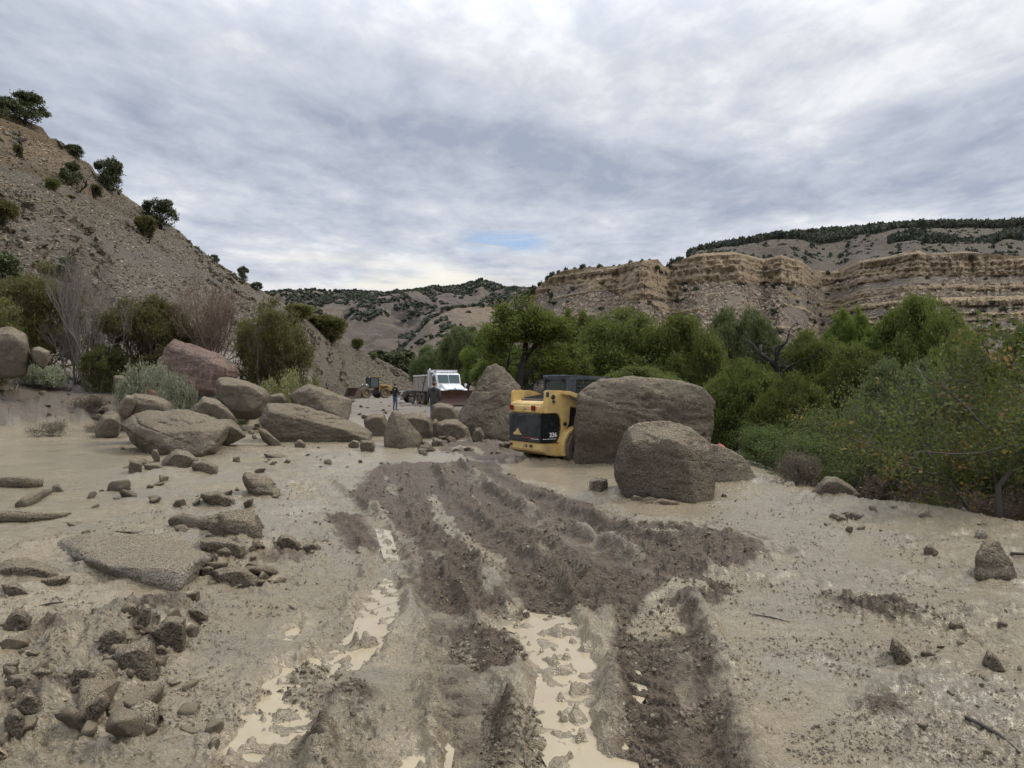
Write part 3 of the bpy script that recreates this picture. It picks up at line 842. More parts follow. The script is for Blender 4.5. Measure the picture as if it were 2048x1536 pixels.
def build_mesa():
    u = np.concatenate([np.linspace(900, 1040, 40), np.linspace(1042, 2060, 700), np.linspace(2070, 3400, 90)])
    yc = lin(u, MD); zc_ = EYE - (lin(u, MC) - HZ) / F * yc
    yb = yc - 4; zb = EYE - (lin(u, MB_) - HZ) / F * yb
    xw = (u - 1024) / F * yc
    zb = zb + 1.2 * perlin(xw * 0.08, 0 * xw, 3.0)
    n_low = 180
    s = np.linspace(0, 1, n_low)[:, None]
    z = zc_[None, :] + (-6.0 - zc_[None, :]) * s
    dzr = (zc_ + 6.0) / (n_low - 1)
    Zs = z + 0.8 * perlin(xw[None, :] * 0.012 + 0 * z, 0 * z, 8.0)
    # layered hardness: steep beds and ledges repeating up the face
    hard = 0.5 + 0.5 * np.sin(Zs * 2.1 + 1.5 * np.sin(Zs * 0.63)) + 0.35 * perlin(0 * Zs + xw[None, :] * 0.02, Zs * 0.55, 2.0)
    hard = sstep(0.30, 0.55, hard)
    run = -0.05 * hard + 1.5 * (1 - hard)                  # dY per dz
    incl = sstep(-0.8, 0.8, z - zb[None, :])
    # right part: more beds lower on the face
    low = sstep(1600, 1680, u)[None, :] * sstep(17, 22, z) * sstep(-0.3, 0.3, np.sin(Zs * 0.95 + 0.6) - 0.15 + 0.9 * perlin(xw[None, :] * 0.03 + 0 * z, Zs * 0.1, 3.) )
    lowl = 0.6 * sstep(0.1, 0.4, perlin(xw[None, :] * 0.04 + 0 * z, Zs * 0.3, 13.0)) * sstep(14, 20, z)
    cl = np.maximum(incl, np.maximum(low * 0.8, lowl))
    dY = run * cl + 1.50 * (1 - cl)
    cum = np.cumsum(dY * dzr[None, :], axis=0); cum -= cum[0:1]
    Y = yc[None, :] - cum
    U = np.broadcast_to(u[None, :], Y.shape)
    # buttresses and gullies
    amp = sstep(0.0, 0.06, s)
    xa = (U - 1024) / F * 290
    Y = Y + amp * (6.0 * fbm(xa * 0.04, z * 0.004, 1.0, 4) + cl * (2.4 * fbm(xa * 0.12, z * 0.02, 6.0, 3) + crisp(fbm(xa * 0.22, Zs * 0.10, 9.0, 3), 5.0) * 4.2 + crisp(fbm(xa * 0.8, Zs * 0.45, 19.0, 2), 3.0) * 1.8) + (1 - cl) * (1.8 * fbm(xa * 0.10, z * 0.03, 4.0, 4, ridged=True) + 0.6 * fbm(xa * 0.6, z * 0.4, 4.0, 3)))
    Y += amp * 0.9 * cl * fbm(xa * 0.3, Zs * 1.9, 7.0, 3)
    # top surface going back and up to the wooded plateau
    nb = 64
    q = np.linspace(0, 1, nb)[1:, None]
    yp = 520 + 0 * u; zp = EYE - (lin(u, PC) - HZ) / F * yp
    zp = np.where(u < 1380, np.minimum(zp, zc_ + 2), zp)
    Yt = yc[None, :] + (yp - yc)[None, :] * q
    # keep under the sight line of the front crest where the plateau is hidden
    Zt = zc_[None, :] + (zp - zc_)[None, :] * (q ** 1.15)
    Ut = np.broadcast_to(u[None, :], Yt.shape)
    xt = (Ut - 1024) / F * Yt
    env = np.sin(np.pi * np.clip(q, 0, 1))
    Zt += env * (9.5 * fbm(xt * 0.022, Yt * 0.010, 2.0, 5, ridged=True) - 5.0)
    Yb = np.array([600, 900, 1400])[:, None] + 0 * u[None, :]
    Zb = np.stack([zp - 1, zp - 30, zp * 0 - 10])
    Yall = np.vstack([Y[::-1], Yt, Yb]); Zall = np.vstack([z[::-1], Zt, Zb])
    Uall = np.broadcast_to(u[None, :], Yall.shape)
    Xall = (Uall - 1024) / F * Yall
    cliff = np.vstack([cl[::-1], 0 * Zt, 0 * Zb]); upper = np.vstack([0 * z, np.broadcast_to(sstep(0, 0.06, q), Zt.shape), 1 + 0 * Zb])
    V = np.stack([Xall, Yall, Zall], -1).reshape(-1, 3)
    me = np_mesh('mesa', V, grid_faces(*Xall.shape), [MAT['mesa']], False, {'cliff': cliff, 'upper': upper})
    o = link('mesa', me); tag(o, 'layered sandstone mesa with cliff bands above scree, beyond the trees', kind='structure')
    return dict(X=Xall, Y=Yall, Z=Zall, nlow=n_low, cl=cliff, U=Uall, up=upper)


def badland_mat(name, c1, c2, c3):
    m, n = new_mat(name)
    pos = n.add('ShaderNodeNewGeometry').outputs['Position']
    a = n.noise(pos, 0.012, 6, 0.6, 0.6); b = n.noise(pos, 0.09, 6, 0.7)
    st = n.noise(n.mapv(pos, (0.01, 0.01, 0.22)), 1.0, 5, 0.6, 0.3)
    c = n.mix(n.rng(a, 0.38, 0.62), c1, c2)
    c = n.mix(n.rng(st, 0.55, 0.68, 0, 0.7), c, c3)
    c = n.mix(n.rng(b, 0.5, 0.75, 0, 0.6), c, [x * 0.55 for x in c2])
    setc(n, 'Base Color', c); setc(n, 'Roughness', 1.0)
    n.link(bump(n, b, 0.8, 6.0), n.b.inputs['Normal'])
    return m


def build_ridge(name, label, crest, Yf, Yc, u0, u1, nu, ny, amp, fx, mat, zfoot=-5.0, pw=1.25, seed=0.0, back=1.35):
    u = np.linspace(u0, u1, nu)
    t = np.concatenate([np.linspace(0, 1, ny), np.linspace(1.03, 1 + (back - 1) * 2, 16)])
    T, U = np.meshgrid(t, u, indexing='ij')
    Y = Yf + (Yc - Yf) * T
    X = (U - 1024) / F * Y
    zc_ = EYE - (lin(u, crest) - HZ) / F * Yc
    tt = np.clip(T, 0, 1)
    wob = 0.10 * fbm(X * fx * 0.4, Y * fx * 0.4, 2.0 + seed, 3)
    prof = np.clip(tt + wob * np.sin(np.pi * tt), 0, 1) ** pw
    Z = zfoot + (zc_[None, :] - zfoot) * prof
    rd = fbm(X * fx + 0.8 * perlin(X * fx * .5, Y * fx * .5, 4.0), Y * fx * 0.28, 1.0 + seed, 5, ridged=True)
    Z += amp * (rd - 0.35) * np.sin(np.pi * np.clip(tt, 0, 1)) ** 0.7
    Z += amp * 0.10 * fbm(X * fx * 5, Y * fx * 5, 6.0 + seed, 4) * np.clip(tt * 3, 0, 1)
    Z = np.where(T > 1, zc_[None, :] - (T - 1) * (Yc - Yf) * 0.5, Z)
    V = np.stack([X, Y, Z], -1).reshape(-1, 3)
    me = np_mesh(name, V, grid_faces(*X.shape), [mat], True)
    o = link(name, me); tag(o, label, kind='structure')
    return X, Y, Z, T, U, rd

# ------------------------------------------------------------------ rocks
def ico_dirs(sub):
    bm = bmesh.new(); bmesh.ops.create_icosphere(bm, subdivisions=sub, radius=1.0)
    V = np.array([v.co[:] for v in bm.verts]); Fc = np.array([[v.index for v in f.verts] for f in bm.faces]); bm.free()
    return V / np.linalg.norm(V, axis=1)[:, None], Fc
ICO = {s: ico_dirs(s) for s in (2, 3, 4, 5, 6)}


def hull_planes(pts):
    bm = bmesh.new()
    for p in pts: bm.verts.new(p)
    r = bmesh.ops.convex_hull(bm, input=bm.verts)
    bm.normal_update()
    fs = [f for f in bm.faces]
    out = []
    for f in fs:
        if f.calc_area() < 1e-7: continue
        nrm = f.normal.copy(); out.append((nrm[:], f.verts[0].co.dot(nrm), f.calc_area()))
    bm.free()
    c = np.mean(pts, axis=0)
    N = np.array([o[0] for o in out]); D = np.array([o[1] for o in out])
    flip = (D - N @ c) < 0
    N[flip] *= -1; D[flip] *= -1
    # merge near-equal planes
    keepN, keepD = [], []
    for nn, dd in zip(N, D):
        for a, b in zip(keepN, keepD):
            if a @ nn > 0.985 and abs(b - dd) < 0.03: break
        else: keepN.append(nn); keepD.append(dd)
    return np.array(keepN), np.array(keepD)


def rock_mesh(name, pts, mat, sub=5, rnd=22, rough=1.0, chips=10, seed=0, strat=0.0):
    """rounded, chipped and worn convex block through the given points; returns mesh, origin"""
    rg = np.random.RandomState(seed)
    pts = np.array(pts, float)
    lo, hi = pts.min(0), pts.max(0); c = (lo + hi) / 2; h = np.maximum((hi - lo) / 2, 1e-3)
    c = 0.5 * c + 0.5 * pts.mean(0)
    q = (pts - c) / h
    N, D = hull_planes(q)
    D = D + 0.012
    if chips:
        cn = rg.normal(size=(chips, 3)); cn /= np.linalg.norm(cn, axis=1)[:, None]
        sup = (q @ cn.T).max(0)
        N = np.vstack([N, cn]); D = np.append(D, sup * rg.uniform(0.90, 1.0, chips))
    D = np.maximum(D, 0.05)
    U, Fc = ICO[sub]; rnd = rnd * 3.2
    rat = np.maximum(U @ N.T, 0) / D[None, :]
    r = (rat ** rnd).sum(1) ** (-1.0 / rnd)
    W = U * r[:, None] * h + c
    size = float(np.mean(h)) * 2
    nd = (W - c) / np.linalg.norm(W - c, axis=1)[:, None]
    so = seed * 3.17
    f1 = 1.6 / size
    x, y, z = W[:, 0] * f1 + so, W[:, 1] * f1, W[:, 2] * f1
    d = 0.026 * size * rough * fbm(x, y, z, 3) + 0.017 * size * rough * fbm(x * 2.6, y * 2.6, z * 2.6, 3, ridged=True)
    # spalled facets: the surface snaps to a few shallow levels
    lv = fbm(x * 1.5 + 5, y * 1.5, z * 2.2, 2) * 3.2; d += 0.011 * size * rough * (np.floor(lv) + sstep(0.35, 0.65, lv - np.floor(lv)))
    # hairline joints and broken seams
    cr1 = fbm(x * 0.9 + 3, y * 0.9, z * 0.9 + 7, 2); cr2 = fbm(x * 0.45 + 9, y * 0.45, z * 2.6 + 0.7 * x, 2)
    d -= size * rough * 0.012 * np.exp(-(cr2 / 0.018) ** 2)
    if strat: d += strat * size * 0.012 * np.round(2.5 * perlin(x * 0.6, y * 0.6, z * 5.0))
    if sub >= 5: d += 0.011 * fbm(W[:, 0] * 18 + so, W[:, 1] * 18, W[:, 2] * 18, 2, billow=True) * min(size, 1.5)
    W = W + nd * d[:, None]
    zb = W[:, 2].min()
    org = np.array([c[0], c[1], zb])
    me = np_mesh(name, W - org, Fc, [mat], True)
    return me, org


def rock_from_outline(o, Y, thick, inner=None, bury=0.12, mid=0.42, back=0.82):
    """o: outline in photo pixels seen at depth Y + part of thick. inner: explicit front points (px,py,depth offset)"""
    o = np.array(o, float); cx_, cy_ = o.mean(0)
    ybot = o[:, 1].max()
    pts = []
    for (px, py) in o:
        low = sstep(0.55, 1.0, (py - o[:, 1].min()) / max(1, (ybot - o[:, 1].min())))
        dd = thick * (mid * (1 - low) + 0.10 * low)
        p = P(px, py, Y + dd); pts.append(p)
        pts.append(P(cx_ + (px - cx_) * back, cy_ + (py - cy_) * (0.86 if py < cy_ else 1.0), Y + thick))
        if low > 0.5: pts.append((p[0], p[1], p[2] - bury))
    if inner is None:
        for (px, py) in o:
            if py <= cy_ + 0.2 * (ybot - cy_):
                pts.append(P(cx_ + (px - cx_) * 0.72, cy_ + (py - cy_) * 0.62, Y + thick * 0.06))
    else:
        for (px, py, d) in inner: pts.append(P(px, py, Y + d))
    zmin = min(p[2] for p in pts)
    return pts


ROCKN = [0]
ROCKOBJ = []
def rock(outline, Y=None, thick=1.0, label='', cat='boulder', name='boulder', mat='rock', sub=5, rnd=20, rough=1.0, chips=16, inner=None, bury=0.12, mid=0.42, back=0.82, strat=0.0, group=None, base=None):
    if Y is None: Y = EYE * F / (max(p[1] for p in outline) - HZ)
    ROCKN[0] += 1
    pts = rock_from_outline(outline, Y, thick, inner, bury, mid, back)
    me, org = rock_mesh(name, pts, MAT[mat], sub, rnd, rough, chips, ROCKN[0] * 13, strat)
    o = link(name, me, loc=org)
    pp = np.array(pts); lo, hi = pp.min(0), pp.max(0)
    if lo[2] < 0.25: ROCKXY.append(((lo[0] + hi[0]) / 2, (lo[1] + hi[1]) / 2, (hi[0] - lo[0]) / 2, (hi[1] - lo[1]) / 2)); ROCKOBJ.append(o)
    return tag(o, label, cat, group)


def build_boulders():
    rock([(1156, 800), (1166, 785), (1202, 762), (1240, 760), (1291, 759), (1364, 767), (1397, 776), (1411, 790), (1415, 826), (1420, 855), (1418, 878), (1412, 925), (1300, 934), (1231, 933), (1183, 928), (1156, 918), (1152, 895), (1153, 852)],
         14.5, 2.3, 'largest boulder, a flat-topped mud-caked block wedged against the yellow skid steer', sub=6, rnd=26, rough=1.15, chips=1, mid=0.20, back=0.9,
         inner=[(1165, 800, .1), (1200, 790, .15), (1290, 785, .1), (1380, 800, .25), (1240, 850, -.1), (1160, 870, .0), (1230, 905, .1), (1175, 900, .15), (1395, 900, .3)])
    rock([(1253, 862), (1270, 852), (1306, 847), (1335, 846), (1364, 852), (1394, 868), (1416, 884), (1427, 905), (1429, 940), (1427, 975), (1422, 997), (1382, 1008), (1350, 1003), (1282, 986), (1245, 972), (1231, 955), (1232, 920), (1240, 890)],
         9.85, 1.35, 'rounded grey mud-coated boulder standing in front of the largest flat-topped one', sub=6, rnd=24, rough=0.9, chips=1, mid=0.45,
         inner=[(1268, 884, .26), (1330, 876, .18), (1372, 896, .04), (1384, 1007, -.06), (1378, 940, -.02), (1246, 935, .35), (1290, 986, .14), (1422, 905, .40), (1424, 990, .42)])
    rock([(1400, 890), (1422, 884), (1475, 908), (1500, 935), (1517, 960), (1518, 974), (1426, 978), (1400, 975)], 11.6, 0.9,
         'wedge-shaped slab sloping down to the right behind the rounded front boulder', rnd=30, chips=12,
         inner=[(1426, 975, 0), (1450, 925, .35), (1480, 972, 0), (1510, 970, .05), (1430, 905, .4)])
    rock([(991, 728), (1003, 733), (1016, 747), (1035, 769), (1046, 800), (1050, 880), (985, 884), (947, 870), (922, 848), (919, 830), (932, 805), (947, 780), (969, 747), (976, 734)], 20.6, 2.0,
         'tall pointed boulder left of the yellow skid steer, before the plow blade', sub=6, rnd=26, rough=1.3, chips=1, mid=0.5,
         inner=[(965, 790, .5), (955, 835, .2), (985, 875, 0), (1000, 790, .45), (1030, 870, .1), (992, 750, .75), (925, 845, .3)])
    rock([(863, 812), (880, 805), (905, 811), (918, 826), (921, 850), (862, 850)], 27.5, 1.2, 'mid-sized rounded boulder at the knees of the person in the grey hoodie', sub=4)
    rock([(873, 862), (875, 846), (890, 838), (915, 839), (935, 854), (944, 872), (936, 889), (905, 888), (880, 876)], 20.0, 0.9, 'dome-shaped boulder in front of the foot of the tall pointed boulder', sub=5, rnd=16)
    rock([(852, 880), (862, 846), (872, 838), (880, 850), (876, 880)], 22, 0.5, 'small dark stone tucked between the dome-shaped boulder and the blocky pair', cat='rock', name='rock', sub=4)
    rock([(770, 862), (778, 835), (785, 822), (798, 823), (803, 840), (838, 868), (846, 880), (838, 898), (790, 898), (770, 894)], 18.4, 1.1,
         'steep-sided boulder with a narrow top rising in front of the person in black', rnd=26, inner=[(790, 838, .3), (800, 870, .05), (808, 896, 0), (775, 880, .2), (835, 890, .1)])
    rock([(800, 830), (836, 824), (858, 833), (866, 845), (864, 872), (840, 880), (805, 878)], 20.5, 1.2, 'broad blocky boulder right of the steep narrow-topped one', rnd=24)
    rock([(728, 840), (745, 827), (768, 828), (776, 845), (772, 870), (735, 868)], 22.5, 1.1, 'dull rounded boulder left of the steep narrow-topped one', sub=4)
    rock([(536, 808), (583, 808), (612, 815), (651, 828), (690, 838), (719, 850), (743, 867), (736, 879), (706, 883), (659, 888), (600, 886), (556, 876), (520, 850), (525, 826)], 20.2, 1.9,
         'long low slab boulder lying tilted across the middle of the slide', sub=6, rnd=24, rough=1.2, chips=1, strat=0.6,
         inner=[(545, 822, .35), (600, 838, .2), (660, 852, .1), (700, 868, .1), (560, 865, .25), (650, 886, .05), (525, 845, .3)])
    rock([(577, 792), (600, 776), (618, 768), (640, 776), (665, 787), (703, 802), (702, 825), (690, 842), (640, 832), (590, 815)], 24.5, 1.9,
         'sloping dark boulder behind the right half of the long slab', rnd=26, inner=[(618, 780, .3), (660, 826, .0), (610, 812, .2), (690, 836, .2)])
    rock([(540, 790), (564, 786), (574, 800), (573, 812), (538, 812)], 25, 0.7, 'small smooth stone between the square boulder and the yellow-flowered brush', cat='rock', name='rock', sub=4)
    rock([(433, 764), (440, 755), (454, 755), (495, 763), (530, 777), (540, 790), (536, 808), (516, 832), (473, 831), (455, 815), (434, 797)], 25.5, 1.7,
         'square-faced upright boulder below the pink one', sub=5, rnd=30, rough=.8, inner=[(442, 770, .1), (495, 775, .05), (525, 795, .15), (505, 826, 0), (470, 826, 0), (440, 796, .1)])
    rock([(377, 822), (390, 805), (405, 793), (432, 799), (457, 818), (474, 842), (460, 850), (430, 838), (391, 830)], 23.5, 1.3, 'gable-shaped boulder left of the square-faced upright one', rnd=24)
    rock([(318, 722), (337, 692), (350, 681), (391, 692), (438, 710), (471, 729), (477, 748), (446, 757), (435, 788), (413, 786), (370, 780), (340, 760), (318, 740)], 30.0, 2.6,
         'large pinkish-red sandstone boulder with a pale sloping top below the junipers', mat='pink', sub=6, rnd=28, rough=1.2, chips=1, strat=0.5,
         inner=[(345, 700, .5), (400, 712, .25), (440, 735, .15), (432, 780, .0), (380, 775, .2), (330, 735, .5)])
    rock([(241, 850), (252, 841), (271, 828), (296, 822), (340, 821), (366, 823), (402, 835), (441, 840), (459, 853), (452, 872), (432, 900), (405, 916), (331, 906), (309, 903), (274, 888), (255, 864)], 16.2, 2.6,
         'wide pale-topped boulder undercut on its left, nearest of the left cluster', sub=6, rnd=26, rough=1.15, chips=1, mid=0.55,
         inner=[(262, 858, .9), (310, 862, .45), (325, 885, .15), (350, 868, .25), (400, 862, .3), (450, 858, .7), (395, 910, 0), (345, 904, 0), (425, 895, .2)])
    rock([(240, 822), (252, 800), (270, 788), (309, 793), (337, 803), (348, 818), (345, 850), (245, 848)], 19.8, 1.4, 'rounded boulder rising just behind the wide pale-topped one', rnd=18)
    rock([(238, 822), (240, 805), (252, 790), (268, 792), (272, 806), (258, 828)], 19.6, 0.6, 'small dark stone leaning on the left of the rounded boulder behind the pale-topped one', cat='rock', name='rock', sub=4)
    rock([(188, 858), (205, 832), (232, 828), (244, 845), (236, 866), (192, 868)], 22, 1.2, 'low sloping boulder at the far left end of the boulder cluster', sub=4)
    rock([(432, 838), (462, 841), (480, 855), (493, 873), (449, 884), (425, 880)], 18.6, 1.0, 'low flat boulder showing behind the right end of the pale-topped one', sub=5)
    rock([(277, 790), (283, 779), (293, 773), (318, 785), (315, 796), (300, 796)], 25.5, 0.5, 'small light orange-pink stone below the silvery sagebrush', cat='rock', name='rock', mat='orange', sub=4)
    rock([(516, 860), (528, 858), (562, 886), (552, 892), (525, 880)], 19.2, 0.35, 'thin slab leaning on the left foot of the long boulder', cat='rock', name='rock', sub=4)
    rock([(588, 888), (600, 880), (612, 890), (606, 898), (592, 896)], 18.4, 0.4, 'small stone at the front foot of the long slab boulder', cat='rock', name='rock', sub=4)
    rock([(719, 893), (722, 882), (745, 882), (752, 892), (742, 904), (726, 902)], 17.6, 0.45, 'small squarish dark stone right of the long slab boulder', cat='rock', name='rock', sub=4)
    rock([(696, 890), (706, 880), (718, 884), (718, 895), (700, 896)], 18.6, 0.35, 'small pale stone at the right tip of the long slab boulder', cat='rock', name='rock', sub=4)
    rock([(320, 931), (331, 912), (353, 899), (375, 902), (397, 919), (391, 928), (364, 937), (330, 936)], 14.0, 0.7, 'gritty wedge-shaped rock directly in front of the pale-topped boulder', cat='rock', name='rock')
    rock([(303, 912), (306, 899), (314, 899), (320, 914), (312, 918)], 15.2, 0.25, 'thumb-sized dark stump of stone under the overhang of the pale-topped boulder', cat='rock', name='rock', sub=4)
    rock([(383, 938), (385, 928), (410, 924), (436, 938), (434, 950), (400, 946)], 13.0, 0.5, 'mud-smeared flat rock beside the gritty wedge-shaped one', cat='rock', name='rock', sub=4)
    rock([(257, 946), (259, 926), (270, 924), (284, 930), (284, 950), (268, 953)], 12.9, 0.35, 'knobbly split stone left of the gritty wedge-shaped rock', cat='rock', name='rock', sub=4, rough=1.6)
    rock([(286, 932), (312, 930), (330, 938), (336, 946), (312, 944), (290, 940)], 13.6, 0.4, 'flat rock between the split stone and the gritty wedge', cat='rock', name='rock', sub=4)
    rock([(485, 955), (490, 944), (500, 944), (533, 956), (560, 980), (557, 990), (528, 995), (508, 988), (488, 966)], 10.3, 0.7, 'tilted layered slab left of the wheel ruts', cat='rock', name='rock_slab', sub=5, rnd=30, strat=1.0,
         inner=[(492, 953, .1), (530, 970, .1), (520, 988, 0), (550, 988, .05)])
    rock([(400, 1000), (405, 993), (437, 990), (469, 1006), (470, 1016), (446, 1022), (420, 1010)], 9.45, 0.5, 'low rock with a broken left edge, middle of the left mudflat', cat='rock', name='rock', sub=4, rough=1.4)
    rock([(430, 1062), (440, 1030), (478, 1026), (514, 1036), (524, 1050), (522, 1077), (485, 1086), (452, 1078)], 7.4, 0.55, 'squarish rock with a wet face at the end of the half-buried log', cat='rock', name='rock', rnd=26,
         inner=[(450, 1045, .05), (500, 1050, .05), (514, 1070, .02), (485, 1083, 0), (450, 1072, .02)])
    rock([(416, 1062), (424, 1048), (440, 1046), (450, 1064), (446, 1082), (424, 1078)], 7.5, 0.25, 'knob of stone between the log and the squarish wet-faced rock', cat='rock', name='rock', sub=4)
    rock([(514, 1050), (524, 1046), (530, 1052), (526, 1062), (516, 1060)], 8.2, 0.15, 'pebble clinging to the right of the squarish wet-faced rock', cat='rock', name='rock', sub=3)
    rock([(102, 1100), (126, 1078), (178, 1068), (239, 1076), (321, 1070), (362, 1079), (398, 1106), (399, 1156), (356, 1181), (338, 1169), (280, 1163), (202, 1155), (140, 1128)], 5.62, 2.2,
         'very wide flat boulder sunk in the mud, its gritty top level with the flow', sub=6, rnd=28, rough=0.6, chips=1, mid=0.78, back=0.95, bury=0.3, mat='rock2',
         inner=[(345, 1140, .1), (356, 1178, 0), (395, 1120, .25), (300, 1138, .22), (220, 1132, .35)])
    rock([(-40, 1150), (10, 1122), (22, 1117), (72, 1123), (113, 1137), (142, 1157), (102, 1170), (34, 1174), (-40, 1180)], 5.72, 0.75, 'dark gritty rock at the left frame edge beside the wide sunken one', cat='rock', name='rock', rnd=20)
    rock([(2, 1182), (30, 1180), (52, 1195), (64, 1209), (34, 1207), (8, 1192)], 5.3, 0.3, 'dark angular slab just below the rock at the left frame edge', cat='rock', name='rock_slab', sub=4, rnd=30)
    rock([(82, 1172), (110, 1166), (142, 1164), (132, 1178), (100, 1184), (84, 1182)], 5.6, 0.25, 'small flaky stone in front of the rock at the left frame edge', cat='rock', name='rock', sub=4)
    rock([(402, 1102), (430, 1096), (458, 1099), (492, 1113), (482, 1130), (440, 1128), (403, 1120)], 6.5, 0.55, 'cracked flat slab joined to the right of the wide sunken boulder', cat='rock', name='rock_slab', sub=5, rough=1.5)
    rock([(427, 1142), (452, 1134), (490, 1136), (523, 1160), (514, 1170), (470, 1170), (437, 1166)], 5.8, 0.4, 'low gritty rock right of the wide sunken boulder, lower of two', cat='rock', name='rock', sub=5)
    rock([(400, 1146), (416, 1140), (428, 1142), (424, 1154), (404, 1156)], 6.0, 0.18, 'small square stone wedged against the right end of the wide sunken boulder', cat='rock', name='rock', sub=4)
    rock([(553, 1086), (562, 1077), (580, 1074), (601, 1095), (602, 1110), (580, 1111), (566, 1098)], 6.85, 0.3, 'pointed dark-sided rock left of the churned mud', cat='rock', name='rock', sub=5, rnd=32)
    rock([(604, 1098), (614, 1092), (632, 1088), (643, 1100), (630, 1110), (612, 1110)], 6.85, 0.25, 'broken rock touching the right of the pointed dark-sided one', cat='rock', name='rock', sub=4, rnd=32)
    rock([(644, 1084), (652, 1082), (664, 1092), (660, 1096), (646, 1090)], 7.3, 0.1, 'little dark flake of stone at the end of the pointed rock pair', cat='rock', name='rock', sub=3)
    rock([(233, 1320), (236, 1310), (256, 1302), (294, 1286), (306, 1300), (311, 1358), (298, 1377), (250, 1377), (240, 1347)], 3.84, 0.42, 'cube-like wet rock standing in the lower left mud', cat='rock', name='rock', rnd=34, rough=.7,
         inner=[(238, 1322, .02), (300, 1308, .04), (302, 1368, 0), (250, 1372, 0)])
    rock([(243, 1472), (248, 1444), (264, 1419), (300, 1413), (315, 1424), (309, 1466), (290, 1483), (262, 1478)], 3.26, 0.34, 'smooth mud-glazed rock below the cube-like one', cat='rock', name='rock', mat='wetrock', rnd=28,
         inner=[(250, 1465, .02), (288, 1450, .0), (296, 1474, 0), (280, 1425, .12)])
    rock([(298, 1278), (318, 1262), (338, 1246), (372, 1249), (371, 1280), (366, 1308), (352, 1311), (320, 1296)], 4.3, 0.30, 'flat-faced slab on edge behind the cube-like wet rock', cat='rock', name='rock_slab', rnd=34)
    rock([(310, 1305), (325, 1300), (340, 1312), (332, 1322), (314, 1318)], 4.2, 0.15, 'small dark stone at the foot of the slab on edge', cat='rock', name='rock', sub=4)
    rock([(198, 1304), (228, 1280), (246, 1290), (252, 1302), (232, 1316), (206, 1316)], 4.25, 0.3, 'wet slanting rock left of the cube-like one', cat='rock', name='rock', sub=5)
    rock([(272, 1286), (280, 1250), (290, 1238), (302, 1244), (300, 1270), (286, 1292)], 4.5, 0.2, 'narrow upright stone behind the cube-like rock', cat='rock', name='rock', sub=4)
    rock([(240, 1262), (252, 1250), (274, 1252), (276, 1276), (250, 1284)], 4.6, 0.25, 'lumpy mud-plastered stone left of the narrow upright one', cat='rock', name='rock', sub=4, rough=1.6)
    rock([(302, 1240), (320, 1226), (334, 1236), (328, 1248), (308, 1248)], 4.9, 0.2, 'lumpy stone over the dark hole behind the slab on edge', cat='rock', name='rock', sub=4, rough=1.6)
    rock([(140, 1401), (150, 1381), (172, 1378), (188, 1393), (188, 1408), (165, 1426), (143, 1417)], 3.5, 0.24, 'round dark-rimmed rock left of the smooth glazed one', cat='rock', name='rock', rnd=16)
    rock([(147, 1466), (180, 1430), (212, 1408), (219, 1430), (200, 1448), (158, 1473)], 3.3, 0.22, 'long leaning slab between the round rock and the smooth glazed one', cat='rock', name='rock_slab', sub=5, rnd=26)
    rock([(96, 1388), (112, 1376), (143, 1374), (142, 1402), (122, 1408), (102, 1400)], 3.62, 0.22, 'knobbly stone left of the round dark-rimmed rock', cat='rock', name='rock', sub=4)
    rock([(178, 1374), (200, 1366), (221, 1380), (214, 1390), (190, 1390)], 3.8, 0.18, 'flat wet stone above the round dark-rimmed rock', cat='rock', name='rock', sub=4)
    rock([(180, 1412), (205, 1400), (214, 1412), (200, 1428), (184, 1426)], 3.55, 0.15, 'jagged chip of stone right of the round dark-rimmed rock', cat='rock', name='rock', sub=4)
    rock([(25, 1450), (45, 1430), (62, 1421), (85, 1436), (110, 1459), (90, 1466), (60, 1469), (30, 1462)], 3.32, 0.28, 'grey layered rock near the bottom left corner', cat='rock', name='rock', sub=5, strat=1.2)
    rock([(8, 1478), (18, 1455), (32, 1446), (50, 1462), (48, 1486), (20, 1492)], 3.2, 0.22, 'dull greyish stone with a pale tip at the bottom left corner', cat='rock', name='rock', sub=4)
    rock([(-22, 1512), (-10, 1502), (8, 1505), (19, 1522), (16, 1545), (-20, 1550)], 3.04, 0.25, 'clean pale tan stone in the extreme bottom left corner', cat='rock', name='rock', mat='tan', sub=4, rnd=14)
    rock([(14, 1385), (18, 1366), (48, 1365), (68, 1384), (64, 1400), (22, 1402)], 3.6, 0.28, 'block of rock half dissolved in mud near the left frame edge', cat='rock', name='rock', sub=5)
    rock([(62, 1368), (80, 1358), (106, 1362), (98, 1380), (84, 1386), (66, 1376)], 3.75, 0.15, 'small wet slab right of the half dissolved block', cat='rock', name='rock', sub=4)
    rock([(8, 1286), (16, 1250), (36, 1233), (62, 1254), (50, 1280), (34, 1293)], 4.45, 0.3, 'peaked rock topped by clods near the left frame edge', cat='rock', name='rock', sub=5, rough=1.5)
    rock([(30, 1242), (34, 1230), (42, 1232), (41, 1244)], 4.6, 0.06, 'bright fleck of pale stone on the peaked rock at the left edge', cat='rock', name='rock', mat='tan', sub=3)
    rock([(376, 1240), (394, 1238), (420, 1253), (408, 1268), (386, 1258)], 4.68, 0.2, 'wet slanted stone at the right end of the lower left rubble', cat='rock', name='rock', sub=4)
    # right side
    rock([(1951, 1158), (1951, 1113), (1963, 1110), (1965, 1087), (1978, 1084), (1992, 1087), (2010, 1113), (2024, 1136), (2034, 1150), (2029, 1161), (1982, 1164)], 5.9, 0.38, 'dark pointed rock standing alone on the right mudflat', cat='rock', name='rock', sub=5, rnd=34, rough=1.3, strat=.5,
         inner=[(1972, 1095, .1), (1956, 1120, .05), (1960, 1158, 0), (2018, 1155, 0), (1998, 1120, .06)])
